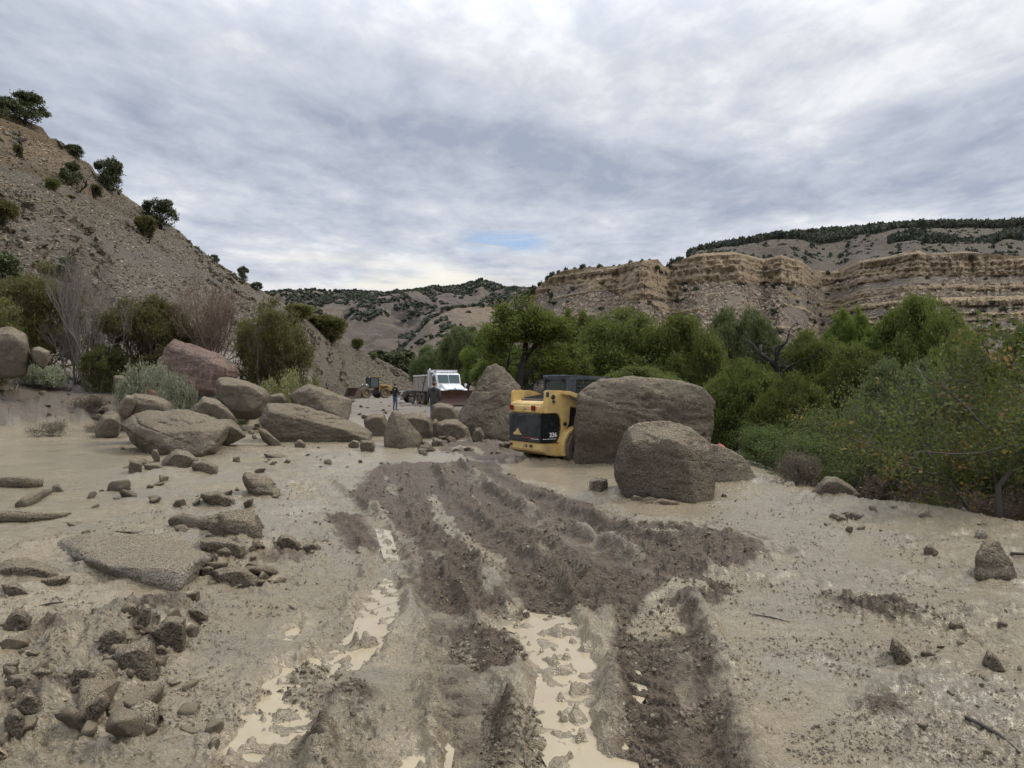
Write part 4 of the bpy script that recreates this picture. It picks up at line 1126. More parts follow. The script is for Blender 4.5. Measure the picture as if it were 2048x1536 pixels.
    rock([(1848, 1102), (1852, 1096), (1858, 1092), (1877, 1106), (1870, 1114), (1852, 1111)], 6.8, 0.18, 'small peaked stone left of the lone dark pointed rock', cat='rock', name='rock', sub=4, rnd=30)
    rock([(1780, 1298), (1786, 1276), (1808, 1296), (1827, 1327), (1812, 1330), (1790, 1312)], 4.15, 0.2, 'muddy fin-shaped stone on the lower right flow', cat='rock', name='rock', sub=5, rough=1.4)
    rock([(1965, 1326), (1976, 1299), (1992, 1312), (2011, 1341), (1985, 1336)], 4.1, 0.14, 'thin dark shark-fin slab at the lower right', cat='rock', name='rock_slab', sub=4, rnd=30)
    rock([(1932, 1354), (1944, 1345), (1956, 1343), (1970, 1366), (1990, 1378), (1960, 1372)], 3.9, 0.16, 'low pointed stone below the shark-fin slab', cat='rock', name='rock', sub=4, rnd=28)
    rock([(1841, 1304), (1848, 1299), (1873, 1307), (1868, 1314), (1850, 1311)], 4.28, 0.12, 'flat dark stone right of the muddy fin-shaped one', cat='rock', name='rock', sub=4)
    rock([(1993, 1248), (1998, 1240), (2014, 1246), (2016, 1254), (1998, 1254)], 4.85, 0.12, 'small stone below the lone dark pointed rock', cat='rock', name='rock', sub=4)
    rock([(1898, 1256), (1902, 1246), (1922, 1248), (1926, 1258), (1910, 1264)], 4.75, 0.16, 'pair-like dark lump at the end of the churned ridge on the right', cat='rock', name='rock', sub=4, rough=1.5)
    rock([(1620, 992), (1628, 978), (1650, 954), (1672, 953), (1700, 969), (1724, 997), (1700, 1002), (1650, 1000)], 10.1, 0.8, 'rounded boulder on the edge of the drop in front of the oak scrub', rnd=18)
    rock([(1562, 990), (1566, 969), (1586, 965), (1598, 990), (1585, 998)], 10.7, 0.4, 'pale squarish stone on the edge left of the rounded boulder', cat='rock', name='rock', mat='rock2', sub=4, rnd=30)
    rock([(1524, 984), (1530, 968), (1548, 960), (1563, 969), (1562, 990), (1540, 992)], 11.2, 0.5, 'pale lumpy stone next to the tip of the wedge-shaped slab', cat='rock', name='rock', mat='rock2', sub=4)
    rock([(1826, 1034), (1830, 1022), (1872, 1023), (1886, 1036), (1860, 1044)], 8.9, 0.5, 'flat pale slab lying along the right edge of the flow', cat='rock', name='rock_slab', mat='rock2', sub=4, rnd=28)
    rock([(1942, 1090), (1956, 1062), (1966, 1060), (1978, 1076), (1972, 1092)], 7.4, 0.25, 'pale upright stone behind the lone dark pointed rock', cat='rock', name='rock', mat='rock2', sub=4)
    rock([(1690, 1030), (1700, 1022), (1724, 1032), (1726, 1044), (1704, 1042)], 8.7, 0.2, 'dark chip of stone in front of the rounded edge boulder', cat='rock', name='rock', sub=4, rnd=30)
    rock([(1672, 1040), (1680, 1034), (1694, 1040), (1692, 1050), (1676, 1050)], 8.4, 0.15, 'small lump of stone left of the dark chip near the right edge', cat='rock', name='rock', sub=4)
    rock([(1178, 984), (1180, 968), (1192, 961), (1214, 964), (1216, 980), (1196, 988)], 10.6, 0.35, 'small wet rock to the left of the rounded front boulder', cat='rock', name='rock', mat='wetrock', sub=5)
    rock([(1262, 1003), (1268, 996), (1286, 1002), (1284, 1011), (1268, 1012)], 9.8, 0.2, 'little dark angular stone below the rounded front boulder', cat='rock', name='rock', sub=4, rnd=30)
    rock([(1441, 996), (1446, 988), (1454, 994), (1454, 998)], 10.3, 0.08, 'tiny dark triangular stone right of the rounded front boulder', cat='rock', name='rock', sub=3, rnd=30)
    rock([(1300, 1012), (1320, 1003), (1352, 1008), (1360, 1014), (1330, 1020)], 9.5, 0.25, 'flat mud-soaked slab at the foot of the rounded front boulder', cat='rock', name='rock_slab', sub=4)
    # far left bank
    rock([(-70, 748), (-60, 670), (0, 658), (18, 656), (50, 668), (60, 680), (62, 700), (52, 742), (24, 749)], 26.5, 2.0, 'big rounded boulder on the bank at the left frame edge', rnd=22, sub=5)
    rock([(60, 712), (64, 696), (80, 694), (100, 703), (97, 724), (86, 733), (66, 722)], 26.5, 0.9, 'smaller boulder perched beside the big one at the left frame edge', sub=4, rnd=26)
    rock([(226, 768), (228, 752), (244, 750), (256, 764), (252, 776), (232, 776)], 27.5, 0.6, 'small dark block left of the silvery sagebrush', cat='rock', name='rock', sub=4, rnd=28)
    rock([(100, 985), (106, 972), (118, 968), (128, 984), (116, 988)], 10.9, 0.2, 'small dark pyramid of stone on the left wet flat', cat='rock', name='rock', sub=4, rnd=30)
    rock([(206, 830), (226, 822), (240, 830), (236, 838), (212, 838)], 24, 0.5, 'flat stone above the low sloping boulder at the left', cat='rock', name='rock', sub=4)
    rock([(862, 892), (868, 880), (884, 884), (888, 896), (872, 900)], 18.6, 0.4, 'angular stone in the rubble left of the skid steer', cat='rock', name='rock', sub=4, rnd=28)
    rock([(944, 888), (950, 868), (962, 866), (968, 880), (964, 896), (950, 896)], 18.8, 0.35, 'upright chip of stone at the foot of the tall pointed boulder', cat='rock', name='rock', sub=4, rnd=28)


def build_logs():
    def log(name, pts, radii, label, cat, mat='rock', n=10, knobs=0.12, seed=1):
        me = tube_mesh(name, [(pts, radii)], MAT[mat], n, knobs, seed)
        o = link(name, me); tag(o, label, cat); return o
    def gp(px, py, up=0.03):
        Y = (EYE - up) * F / (py - HZ); return np.array(P(px, py, Y))
    log('log', [gp(343, 1043, .04), gp(365, 1040, .07), gp(393, 1048, .07), (gp(420, 1048, .10)), gp(446, 1042, .12)], [.05, .075, .075, .09, .10], 'half-buried mud-covered log ending at the squarish wet-faced rock', 'log', seed=3)
    log('log', [gp(41, 1012, .02), gp(60, 1000, .05), gp(80, 988, .05), gp(97, 984, .03)], [.07, .09, .08, .05], 'short muddy log lying aslant on the left wet flat', 'log', seed=4)
    log('log', [gp(-40, 968, .03), gp(20, 966, .06), gp(60, 966, .06), gp(86, 968, .03)], [.09, .11, .10, .07], 'dark muddy log entering from the left frame edge', 'log', seed=5)
    log('log', [gp(-30, 1040, .02), gp(10, 1034, .05), gp(60, 1036, .05), gp(118, 1034, .02), gp(140, 1028, .01)], [.05, .08, .07, .05, .02], 'low mud-coated log behind the wide sunken boulder', 'log', seed=6)
    log('stick', [gp(79, 1213, .02), gp(100, 1207, .035), gp(127, 1204, .03)], [.010, .009, .006], 'thin dark stick below the rock at the left frame edge', 'stick', 'bark', 6, seed=7)
    log('stick', [gp(1931, 1434, .015), gp(1960, 1448, .02), gp(2000, 1470, .02), (gp(2040, 1506, .01))], [.009, .010, .008, .005], 'long dark stick lying in the mud at the lower right', 'stick', 'bark', 6, seed=8)
    log('stick', [gp(2020, 1107, .02), gp(2050, 1108, .03), gp(2090, 1106, .02)], [.014, .015, .012], 'dark stick at the right frame edge beside the lone pointed rock', 'stick', 'bark', 6, seed=9)
    log('stick', [gp(570, 1206, .012), gp(585, 1216, .012), gp(597, 1224, .01)], [.007, .007, .005], 'short dark stick in the smooth mud left of the ruts', 'stick', 'bark', 6, seed=10)
    log('stick', [gp(1500, 1228, .008), gp(1540, 1234, .012), gp(1580, 1244, .006)], [.004, .005, .003], 'thin twig on the silt at the head of the smooth lobe', 'stick', 'bark', 5, seed=11)
    def bp(px, py):
        x, y, z = hit(px, py, 15, 40); return np.array([x, y, z + 0.05])
    log('fallen_branch', [bp(122, 748), bp(150, 762), bp(178, 785), bp(192, 800)], [.05, .045, .035, .02], 'muddy branch lying down the bank under the bare tree', 'branch', 'rock', 7, seed=12)
    log('fallen_branch', [bp(108, 735), bp(135, 733), bp(160, 729)], [.06, .05, .03], 'bent broken branch on the bank beside the perched boulder', 'branch', 'rock', 7, seed=13)
    log('fallen_branch', [bp(30, 790), bp(34, 775), bp(37, 768)], [.05, .045, .03], 'short broken branch poking from the left bank', 'branch', 'rock', 7, seed=14)


def settle_rocks():
    # smaller rocks ride on the lumpy mud instead of drowning in it
    a = np.array(ROCKXY); h = 0
    for th in np.linspace(0, 6.28, 9)[:-1]:
        h = h + mud_detail(a[:, 0] + a[:, 2] * .8 * math.cos(th), a[:, 1] + a[:, 3] * .8 * math.sin(th))[0] / 8
    for o, hh, r in zip(ROCKOBJ, h, a):
        if r[2] < 0.32 and hh > 0.01: o.location.z += float(hh) * 0.8


def build_debris():
    rg = np.random.RandomState(5)
    # countable stones strewn over the flow (shared shapes, shared label per patch)
    protos = []
    for k in range(8):
        q = rg.normal(size=(9, 3)); q /= np.linalg.norm(q, axis=1)[:, None]
        q *= np.array([1, rg.uniform(.6, .9), rg.uniform(.4, .75)]) * 0.5
        me, org = rock_mesh('stone', q, MAT['rock'], 3, 26, 1.3, 4, 100 + k)
        protos.append(me)
    used = set()
    def patch(n, xr, yr, sr, label, group, wgt=None):
        PX = rg.uniform(*xr, n); PY = rg.uniform(*yr, n); GY = EYE * F / (PY - HZ); GX = (PX - 1024) / F * GY
        MH = mud_detail(GX, GY)[0] * sstep(34, 28, GY)
        for i in range(n):
            px = PX[i]; py = PY[i]
            x, y = GP(px, py)
            s = rg.uniform(*sr) * (1 + rg.rand() ** 4)
            z = float(ground_base(np.array([x]), np.array([y]))[0])
            z += max(0.0, float(MH[i]))
            if px < 560 and py < 845: x, y, z = hit(px, py, 12, 45)
            o = link('stone', protos[rg.randint(8)], loc=(x, y, z - s * 0.16))
            o.scale = (s, s * rg.uniform(.7, 1), s * rg.uniform(.7, 1)); o.rotation_euler = (rg.uniform(-.3, .3), rg.uniform(-.3, .3), rg.uniform(0, 6.3))
            tag(o, label, 'stone', group)
    patch(30, (840, 1015), (876, 912), (.12, .34), 'broken mud-grey stone in the rubble between the blocky boulders and the skid steer', 'rubble stones by the skid steer')
    patch(16, (440, 540), (830, 885), (.15, .40), 'dark stone in the gaps between the square-faced boulder and the long slab', 'stones between the left boulders')
    patch(26, (690, 860), (790, 850), (.18, .50), 'flat stone on the road around the two standing people', 'stones on the road by the people')
    patch(20, (520, 760), (893, 935), (.06, .16), 'small mud-coated stone in front of the long slab boulder', 'small stones before the long slab')
    patch(26, (1560, 2040), (985, 1075), (.06, .2), 'small pale stone along the right rim of the flow', 'stones along the right rim')
    patch(22, (395, 560), (1085, 1175), (.04, .13), 'small wet stone right of the wide sunken boulder', 'small stones by the sunken boulder')
    patch(34, (0, 330), (1225, 1500), (.03, .10), 'small wet stone in the lower left rubble', 'small stones lower left')
    patch(46, (0, 430), (1215, 1500), (.09, .22), 'angular mud-plastered slab in the lower left rubble heap', 'slabs of the lower left rubble')
    patch(14, (390, 600), (1085, 1165), (.09, .22), 'angular wet slab right of the wide sunken boulder', 'slabs by the sunken boulder')
    patch(22, (0, 260), (765, 850), (.2, .55), 'mud-draped block on the left bank', 'blocks on the left bank')
    patch(26, (240, 560), (900, 1030), (.12, .38), 'low mud-coated slab before the pale-topped boulder', 'slabs before the pale-topped boulder')
    patch(16, (20, 420), (975, 1110), (.08, .26), 'low mud-coated stone on the wet flat behind the wide sunken boulder', 'stones on the left wet flat')
    patch(24, (560, 760), (780, 850), (.2, .6), 'broken block scattered behind the long slab boulder', 'blocks behind the long slab')
    patch(20, (1740, 2048), (1250, 1520), (.02, .06), 'small clod-like stone on the lower right flow', 'small stones lower right')
    patch(26, (20, 250), (770, 862), (.08, .30), 'muddy stone on the left bank below the boulders', 'stones on the left bank')
    patch(14, (560, 720), (1040, 1130), (.03, .09), 'small stone between the pointed rock and the wheel ruts', 'stones left of the ruts')
    # mud clods thrown up by the machines: beyond counting
    def field(n, polys, smin, smax, pw=3):
        P_ = []; S_ = []
        for pts, w in polys:
            g = np.array([GP(*p) for p in pts]); lo, hi = g.min(0), g.max(0)
            area = np.prod(hi - lo)
            m = int(n * w)
            # sample in view rows so near clods are as frequent on screen as far ones
            py0 = min(p[1] for p in pts); py1 = max(p[1] for p in pts); px0 = min(p[0] for p in pts); px1 = max(p[0] for p in pts)
            pxs = rg.uniform(px0, px1, m); pys = rg.uniform(py0, py1, m)
            Yv = EYE * F / (pys - HZ); Xv = (pxs - 1024) / F * Yv
            keep = poly_sdf(Xv, Yv, [tuple(a) for a in g]) > -0.02
            keep &= rg.rand(m) < sstep(-0.25, 0.35, perlin(Xv * 1.7, Yv * 1.7, 3.0) + 0.5 * perlin(Xv * 5, Yv * 5, 9.0))
            Xv, Yv = Xv[keep], Yv[keep]
            P_.append(np.stack([Xv, Yv], -1)); S_.append(smin + (smax - smin) * rg.rand(len(Xv)) ** pw)
        P_ = np.vstack(P_); S_ = np.concatenate(S_) * (0.55 + 0.09 * P_[:, 1])
        z = ground_base(P_[:, 0], P_[:, 1]) + mud_detail(P_[:, 0], P_[:, 1])[0]
        pts = np.column_stack([P_, z + S_ * 0.10])
        rot = rg.uniform(0, 6.28, (len(pts), 3)); scl = np.stack([S_, S_ * rg.uniform(.6, 1, len(S_)), S_ * rg.uniform(.6, 1, len(S_))], -1)
        return pts, rot, scl
    a = field(8000, [(CHURN[0][0], 1.2), (CHURN[1][0], .35), (CHURN[2][0], .12), (CHURN[3][0], .12), (CHURN[5][0], .2), (CHURN[6][0], .12)], .008, .042)
    o = gn_scatter('mud_clods', *a, MAT['clod'], sub=2, nvar=6, dist=0.4, squash=(1, .9, .7)); tag(o, 'clods of dark mud churned up between the ruts', 'mud clods', kind='stuff')
    allp = [[(0, 1100), (330, 1000), (760, 940), (800, 1180), (700, 1530), (0, 1530)], [(1100, 1010), (1560, 985), (2040, 1080), (2040, 1530), (1500, 1530), (1420, 1200)]]
    a = field(26000, [(allp[0], 1.0), (allp[1], 1.0)], .006, .030, 4)
    o = gn_scatter('mud_crumbs', *a, MAT['crumb'], sub=1, nvar=6, dist=0.4, squash=(1, .9, .6), seed=3); tag(o, 'crumbs of mud and grit scattered over the smooth flow', 'mud crumbs', kind='stuff')

# ------------------------------------------------------------------ vegetation
def tube_mesh(name, paths, mat, n=6, knobs=0.0, seed=0):
    Vs, Fs = [], []; off = 0; n_full = n; rmax = max(float(np.max(r_)) for _, r_ in paths)
    for pts, rad in paths:
        pts = np.asarray(pts, float); rad = np.asarray(rad, float)
        n = 3 if (len(paths) > 20 and rad[0] < 0.3 * rmax) else n_full
        if n == 3 and len(pts) > 3: pts = pts[[0, len(pts) // 2, -1]]; rad = rad[[0, len(rad) // 2, -1]]
        m = len(pts)
        tan = np.gradient(pts, axis=0); tan /= np.linalg.norm(tan, axis=1)[:, None] + 1e-9
        ref = np.array([0.31, 0.27, 0.91]) if abs(tan[0, 2]) < 0.9 else np.array([1.0, 0.1, 0])
        a = np.cross(tan, ref); a /= np.linalg.norm(a, axis=1)[:, None] + 1e-9
        b = np.cross(tan, a)
        th = np.arange(n) * 2 * math.pi / n
        rr = rad[:, None] * np.ones(n)[None, :]
        if knobs: rr = rr * (1 + knobs * 2 * perlin(th[None, :] * 1.3 + seed, np.arange(m)[:, None] * 1.7 + 0 * th[None, :], seed * 1.0))
        ring = pts[:, None, :] + rr[:, :, None] * (np.cos(th)[None, :, None] * a[:, None, :] + np.sin(th)[None, :, None] * b[:, None, :])
        Vs.append(ring.reshape(-1, 3)); Fs.append(grid_faces(m, n, wrap=True) + off); off += m * n
        if n == 3: continue
        # end caps as fans
        Vs.append(pts[[0, -1]]); j = np.arange(n); j2 = (j + 1) % n
        Fs.append(np.stack([np.full(n, off), off - m * n + j2, off - m * n + j, off - m * n + j], -1) * 1)
        Fs.append(np.stack([np.full(n, off + 1), off - n + j, off - n + j2, off - n + j2], -1)); off += 2
    V = np.vstack(Vs); Fa = np.vstack(Fs)
    quad = Fa[:, 2] != Fa[:, 3]
    me = bpy.data.meshes.new(name)
    Q = Fa[quad]; T = Fa[~quad][:, :3]
    loops = np.concatenate([Q.ravel(), T.ravel()]).astype(np.int32)
    tot = np.concatenate([np.full(len(Q), 4), np.full(len(T), 3)]).astype(np.int32)
    st = np.concatenate([[0], np.cumsum(tot)[:-1]]).astype(np.int32)
    me.vertices.add(len(V)); me.vertices.foreach_set('co', V.astype(np.float32).ravel())
    me.loops.add(len(loops)); me.loops.foreach_set('vertex_index', loops)
    me.polygons.add(len(tot)); me.polygons.foreach_set('loop_start', st); me.polygons.foreach_set('loop_total', tot)
    me.polygons.foreach_set('use_smooth', np.ones(len(tot), bool))
    me.update(calc_edges=True); me.materials.append(mat)
    return me


def grow(rg, p, d, L, r, lvl, cfg, paths, tips):
    n = cfg.get('seg', 5); pts = [p.copy()]; rad = [r]
    up = cfg['up'][min(lvl, len(cfg['up']) - 1)]
    for i in range(n):
        d = d + rg.normal(0, cfg['wob'], 3) + np.array([0, 0, up]); d = d / np.linalg.norm(d)
        p = p + d * L / n; pts.append(p.copy()); rad.append(r * (1 - 0.5 * (i + 1) / n))
    if lvl <= cfg.get('draw', 9): paths.append((np.array(pts), np.array(rad)))
    if lvl >= cfg['max']:
        tips.extend(pts[1:]); return
    nk = cfg['kids'][lvl]
    for k in range(nk):
        t = 0.3 + 0.7 * (k + rg.rand()) / nk if lvl or cfg.get('low', 0) == 0 else cfg['low'] + (1 - cfg['low']) * (k + rg.rand()) / nk
        i = min(n - 1, int(t * n)); q = pts[i] + (pts[i + 1] - pts[i]) * (t * n - i) if i < n else pts[-1]
        ax = rg.normal(size=3); ax -= ax.dot(d) * d; ax /= np.linalg.norm(ax) + 1e-9
        an = math.radians(cfg['ang'] * rg.uniform(0.6, 1.3))
        nd = d * math.cos(an) + ax * math.sin(an)
        grow(rg, q, nd, L * cfg['lr'] * rg.uniform(0.7, 1.15), r * cfg.get('rr', 0.55), lvl + 1, cfg, paths, tips)


def leaves_mesh(name, c, size, mat, rg, quad=False, elong=1.8, upb=0.0, sizes=None):
    n = len(c); c = np.asarray(c)
    a = rg.normal(size=(n, 3)); a[:, 2] += upb; a /= np.linalg.norm(a, axis=1)[:, None]
    b = rg.normal(size=(n, 3)); b -= (a * b).sum(1)[:, None] * a; b /= np.linalg.norm(b, axis=1)[:, None]
    s = (size * rg.uniform(0.6, 1.35, n) if sizes is None else sizes)[:, None]
    if quad:
        V = np.stack([c - a * s * elong * .5, c + b * s * .5, c + a * s * elong * .5, c - b * s * .5], 1).reshape(-1, 3)
        Fc = np.arange(4 * n).reshape(n, 4); k = 4
    else:
        V = np.stack([c - a * s * elong * .5 - b * s * .4, c - a * s * elong * .5 + b * s * .4, c + a * s * elong * .5], 1).reshape(-1, 3)
        Fc = np.arange(3 * n).reshape(n, 3); k = 3
    rnd = np.repeat(rg.rand(n), k)
    return np_mesh(name, V, Fc, [mat], False, {'rnd': rnd})


def leaf_mat(name, c1, c2, c3=None, amt3=0.0, trans=0.3, nscale=0.6, objvar=0.25):
    m, n = new_mat(name)
    a = n.add('ShaderNodeAttribute'); a.attribute_name = 'rnd'
    pos = n.add('ShaderNodeNewGeometry').outputs['Position']
    oi = n.add('ShaderNodeObjectInfo')
    c = n.mix(a.outputs['Fac'], c1, c2)
    nz = n.noise(pos, nscale, 3, 0.6)
    c = n.mix(n.rng(nz, 0.35, 0.7, 0, 0.55), c, [x * 0.62 for x in c1])
    if c3 is not None:
        f = n.rng(n.math('ADD', n.noise(pos, nscale * 1.7, 3, 0.6), n.math('MULTIPLY', n.math('SUBTRACT', a.outputs['Fac'], 0.5), 0.12)), 0.66 - amt3, 0.76 - amt3)
        c = n.mix(f, c, c3)
    hsv = n.add('ShaderNodeHueSaturation'); n.link(c, hsv.inputs['Color'])
    n.link(n.rng(oi.outputs['Random'], 0, 1, 1 - objvar, 1 + objvar), hsv.inputs['Value'])
    n.link(n.rng(oi.outputs['Random'], 0, 1, 0.485, 0.51), hsv.inputs['Hue'])
    c = hsv.outputs[0]
    setc(n, 'Base Color', c); setc(n, 'Roughness', 0.55); setc(n, 'Specular IOR Level', 0.3)
    tr = n.add('ShaderNodeBsdfTranslucent'); n.link(c, tr.inputs[0])
    mx = n.add('ShaderNodeMixShader'); mx.inputs[0].default_value = trans
    n.link(n.b.outputs[0], mx.inputs[1]); n.link(tr.outputs[0], mx.inputs[2]); n.link(mx.outputs[0], n.out.inputs[0])
    return m


def tree_proto(name, cfg, H, W, leaf, nleaf, lsz, mat_leaf, mat_bark, seed, stems=1, spread=0.15, trunk_r=0.15, sig=0.2, elong=1.8, quad=False, upb=0.3, crown='crown', jit=0.0, base_gap=0.0, sides=5, dome=None, skirt=0.0):
    """returns an Empty thing of design size (unlinked position 0,0,0) with trunk and crown parts"""
    rg = np.random.RandomState(seed); paths = []; tips = []
    for s in range(stems):
        th = rg.uniform(0, 6.28); tilt = spread * rg.uniform(0.5, 1.2) if stems > 1 else spread * rg.uniform(0, .5)
        d = np.array([math.cos(th) * tilt, math.sin(th) * tilt, 1.0]); d /= np.linalg.norm(d)
        st = np.array([math.cos(th), math.sin(th), 0]) * (0.06 * H * rg.rand() if stems > 1 else 0)
        grow(rg, st - np.array([0, 0, .15]), d, cfg['L'], trunk_r * (1 if stems == 1 else rg.uniform(.6, 1)), 0, cfg, paths, tips)
    T = np.array(tips); lo, hi = np.percentile(T, 2, axis=0), np.percentile(T, 98, axis=0)
    sx_ = W / max((hi - lo)[0], (hi - lo)[1]); sz = H / hi[2]
    S = np.array([sx_, sx_, sz]); T = T * S
    cxy = (lo + hi) / 2 * S
    cx0 = np.array([cxy[0], cxy[1], 0])
    paths = [(p * S - np.array([cxy[0], cxy[1], 0]) * np.clip(p[:, 2:3] / (hi[2] * .5), 0, 1), r) for p, r in paths]
    T = T - np.array([cxy[0], cxy[1], 0]) * np.clip(T[:, 2:3] / (H * .5), 0, 1)
    if dome:
        cz = H * dome[0]; rz = H - cz
        def dm(q):
            n_ = q / np.array([W / 2, W / 2, 1]); n_ = n_.copy(); n_[:, 2] = (q[:, 2] - cz) / np.where(q[:, 2] > cz, rz, cz * 1.15)
            r_ = np.linalg.norm(n_, axis=1) + 1e-6; f_ = np.where(r_ > .25, dome[1] * (1 + r_ ** 5) ** (-1 / 5) + (1 - dome[1]), 1)
            k_ = np.clip((r_ - .4) / .3, 0, 1) * (1 - 1 / np.maximum(r_, .3)) * 0
            return q * np.stack([f_, f_, 1 + 0 * f_], 1) * np.array([1, 1, 0]) + np.stack([0 * f_, 0 * f_, cz + (q[:, 2] - cz) * f_], 1)
        T = dm(T); paths = [(dm(p) if p[0, 2] > H * .12 else p, r) for p, r in paths]
        # keep more of the outer shell, so crowns read as domes
        n_ = np.stack([T[:, 0] / (W / 2), T[:, 1] / (W / 2), (T[:, 2] - cz) / rz], 1); rr_ = np.linalg.norm(n_, axis=1)
        pr_ = np.clip(rr_, .25, 1) ** 2; T = T[rg.rand(len(T)) < pr_]
    root = bpy.data.objects.new(name, None); COL.objects.link(root)
    root.empty_display_size = 0.3
    link('trunk', tube_mesh('trunk', paths, mat_bark, sides), root)
    if skirt:
        k_ = int(len(T) * skirt); th_ = rg.uniform(0, 6.28, k_); q_ = rg.uniform(.1, .42, k_) * W
        T = np.vstack([T, np.stack([q_ * np.cos(th_), q_ * np.sin(th_), rg.uniform(.04, .38, k_) * H], -1)])
    if nleaf:
        c = T[rg.randint(0, len(T), nleaf)] + rg.normal(0, sig, (nleaf, 3)) * np.array([1, 1, .8])
        c = c[c[:, 2] > 0.05 + base_gap * H]
        link(crown, leaves_mesh(crown, c, lsz, mat_leaf, rg, quad, elong, upb), root)
    return root


def place(proto, first, loc, rz, scale, label, cat, group=None, name=None):
    if first:
        o = proto; o.location = loc; o.rotation_euler = (0, 0, rz); o.scale = scale if hasattr(scale, '__len__') else (scale,) * 3
    else:
        o = copy_thing(proto, loc, rz, scale)
    for k in ('label', 'group', 'category'):
        if k in o.keys(): del o[k]
    return tag(o, label, cat, group)


class Kind:
    def __init__(s, protos, H, W, cat, group=None):
        s.p = protos; s.H = H; s.W = W; s.cat = cat; s.used = set(); s.group = group
    def put(s, i, loc, h, w, label, rz, group='same'):
        i = i % len(s.p); first = i not in s.used; s.used.add(i)
        return place(s.p[i], first, loc, rz, (w / s.W, w / s.W, h / s.H), label, s.cat, s.group if group == 'same' else group)


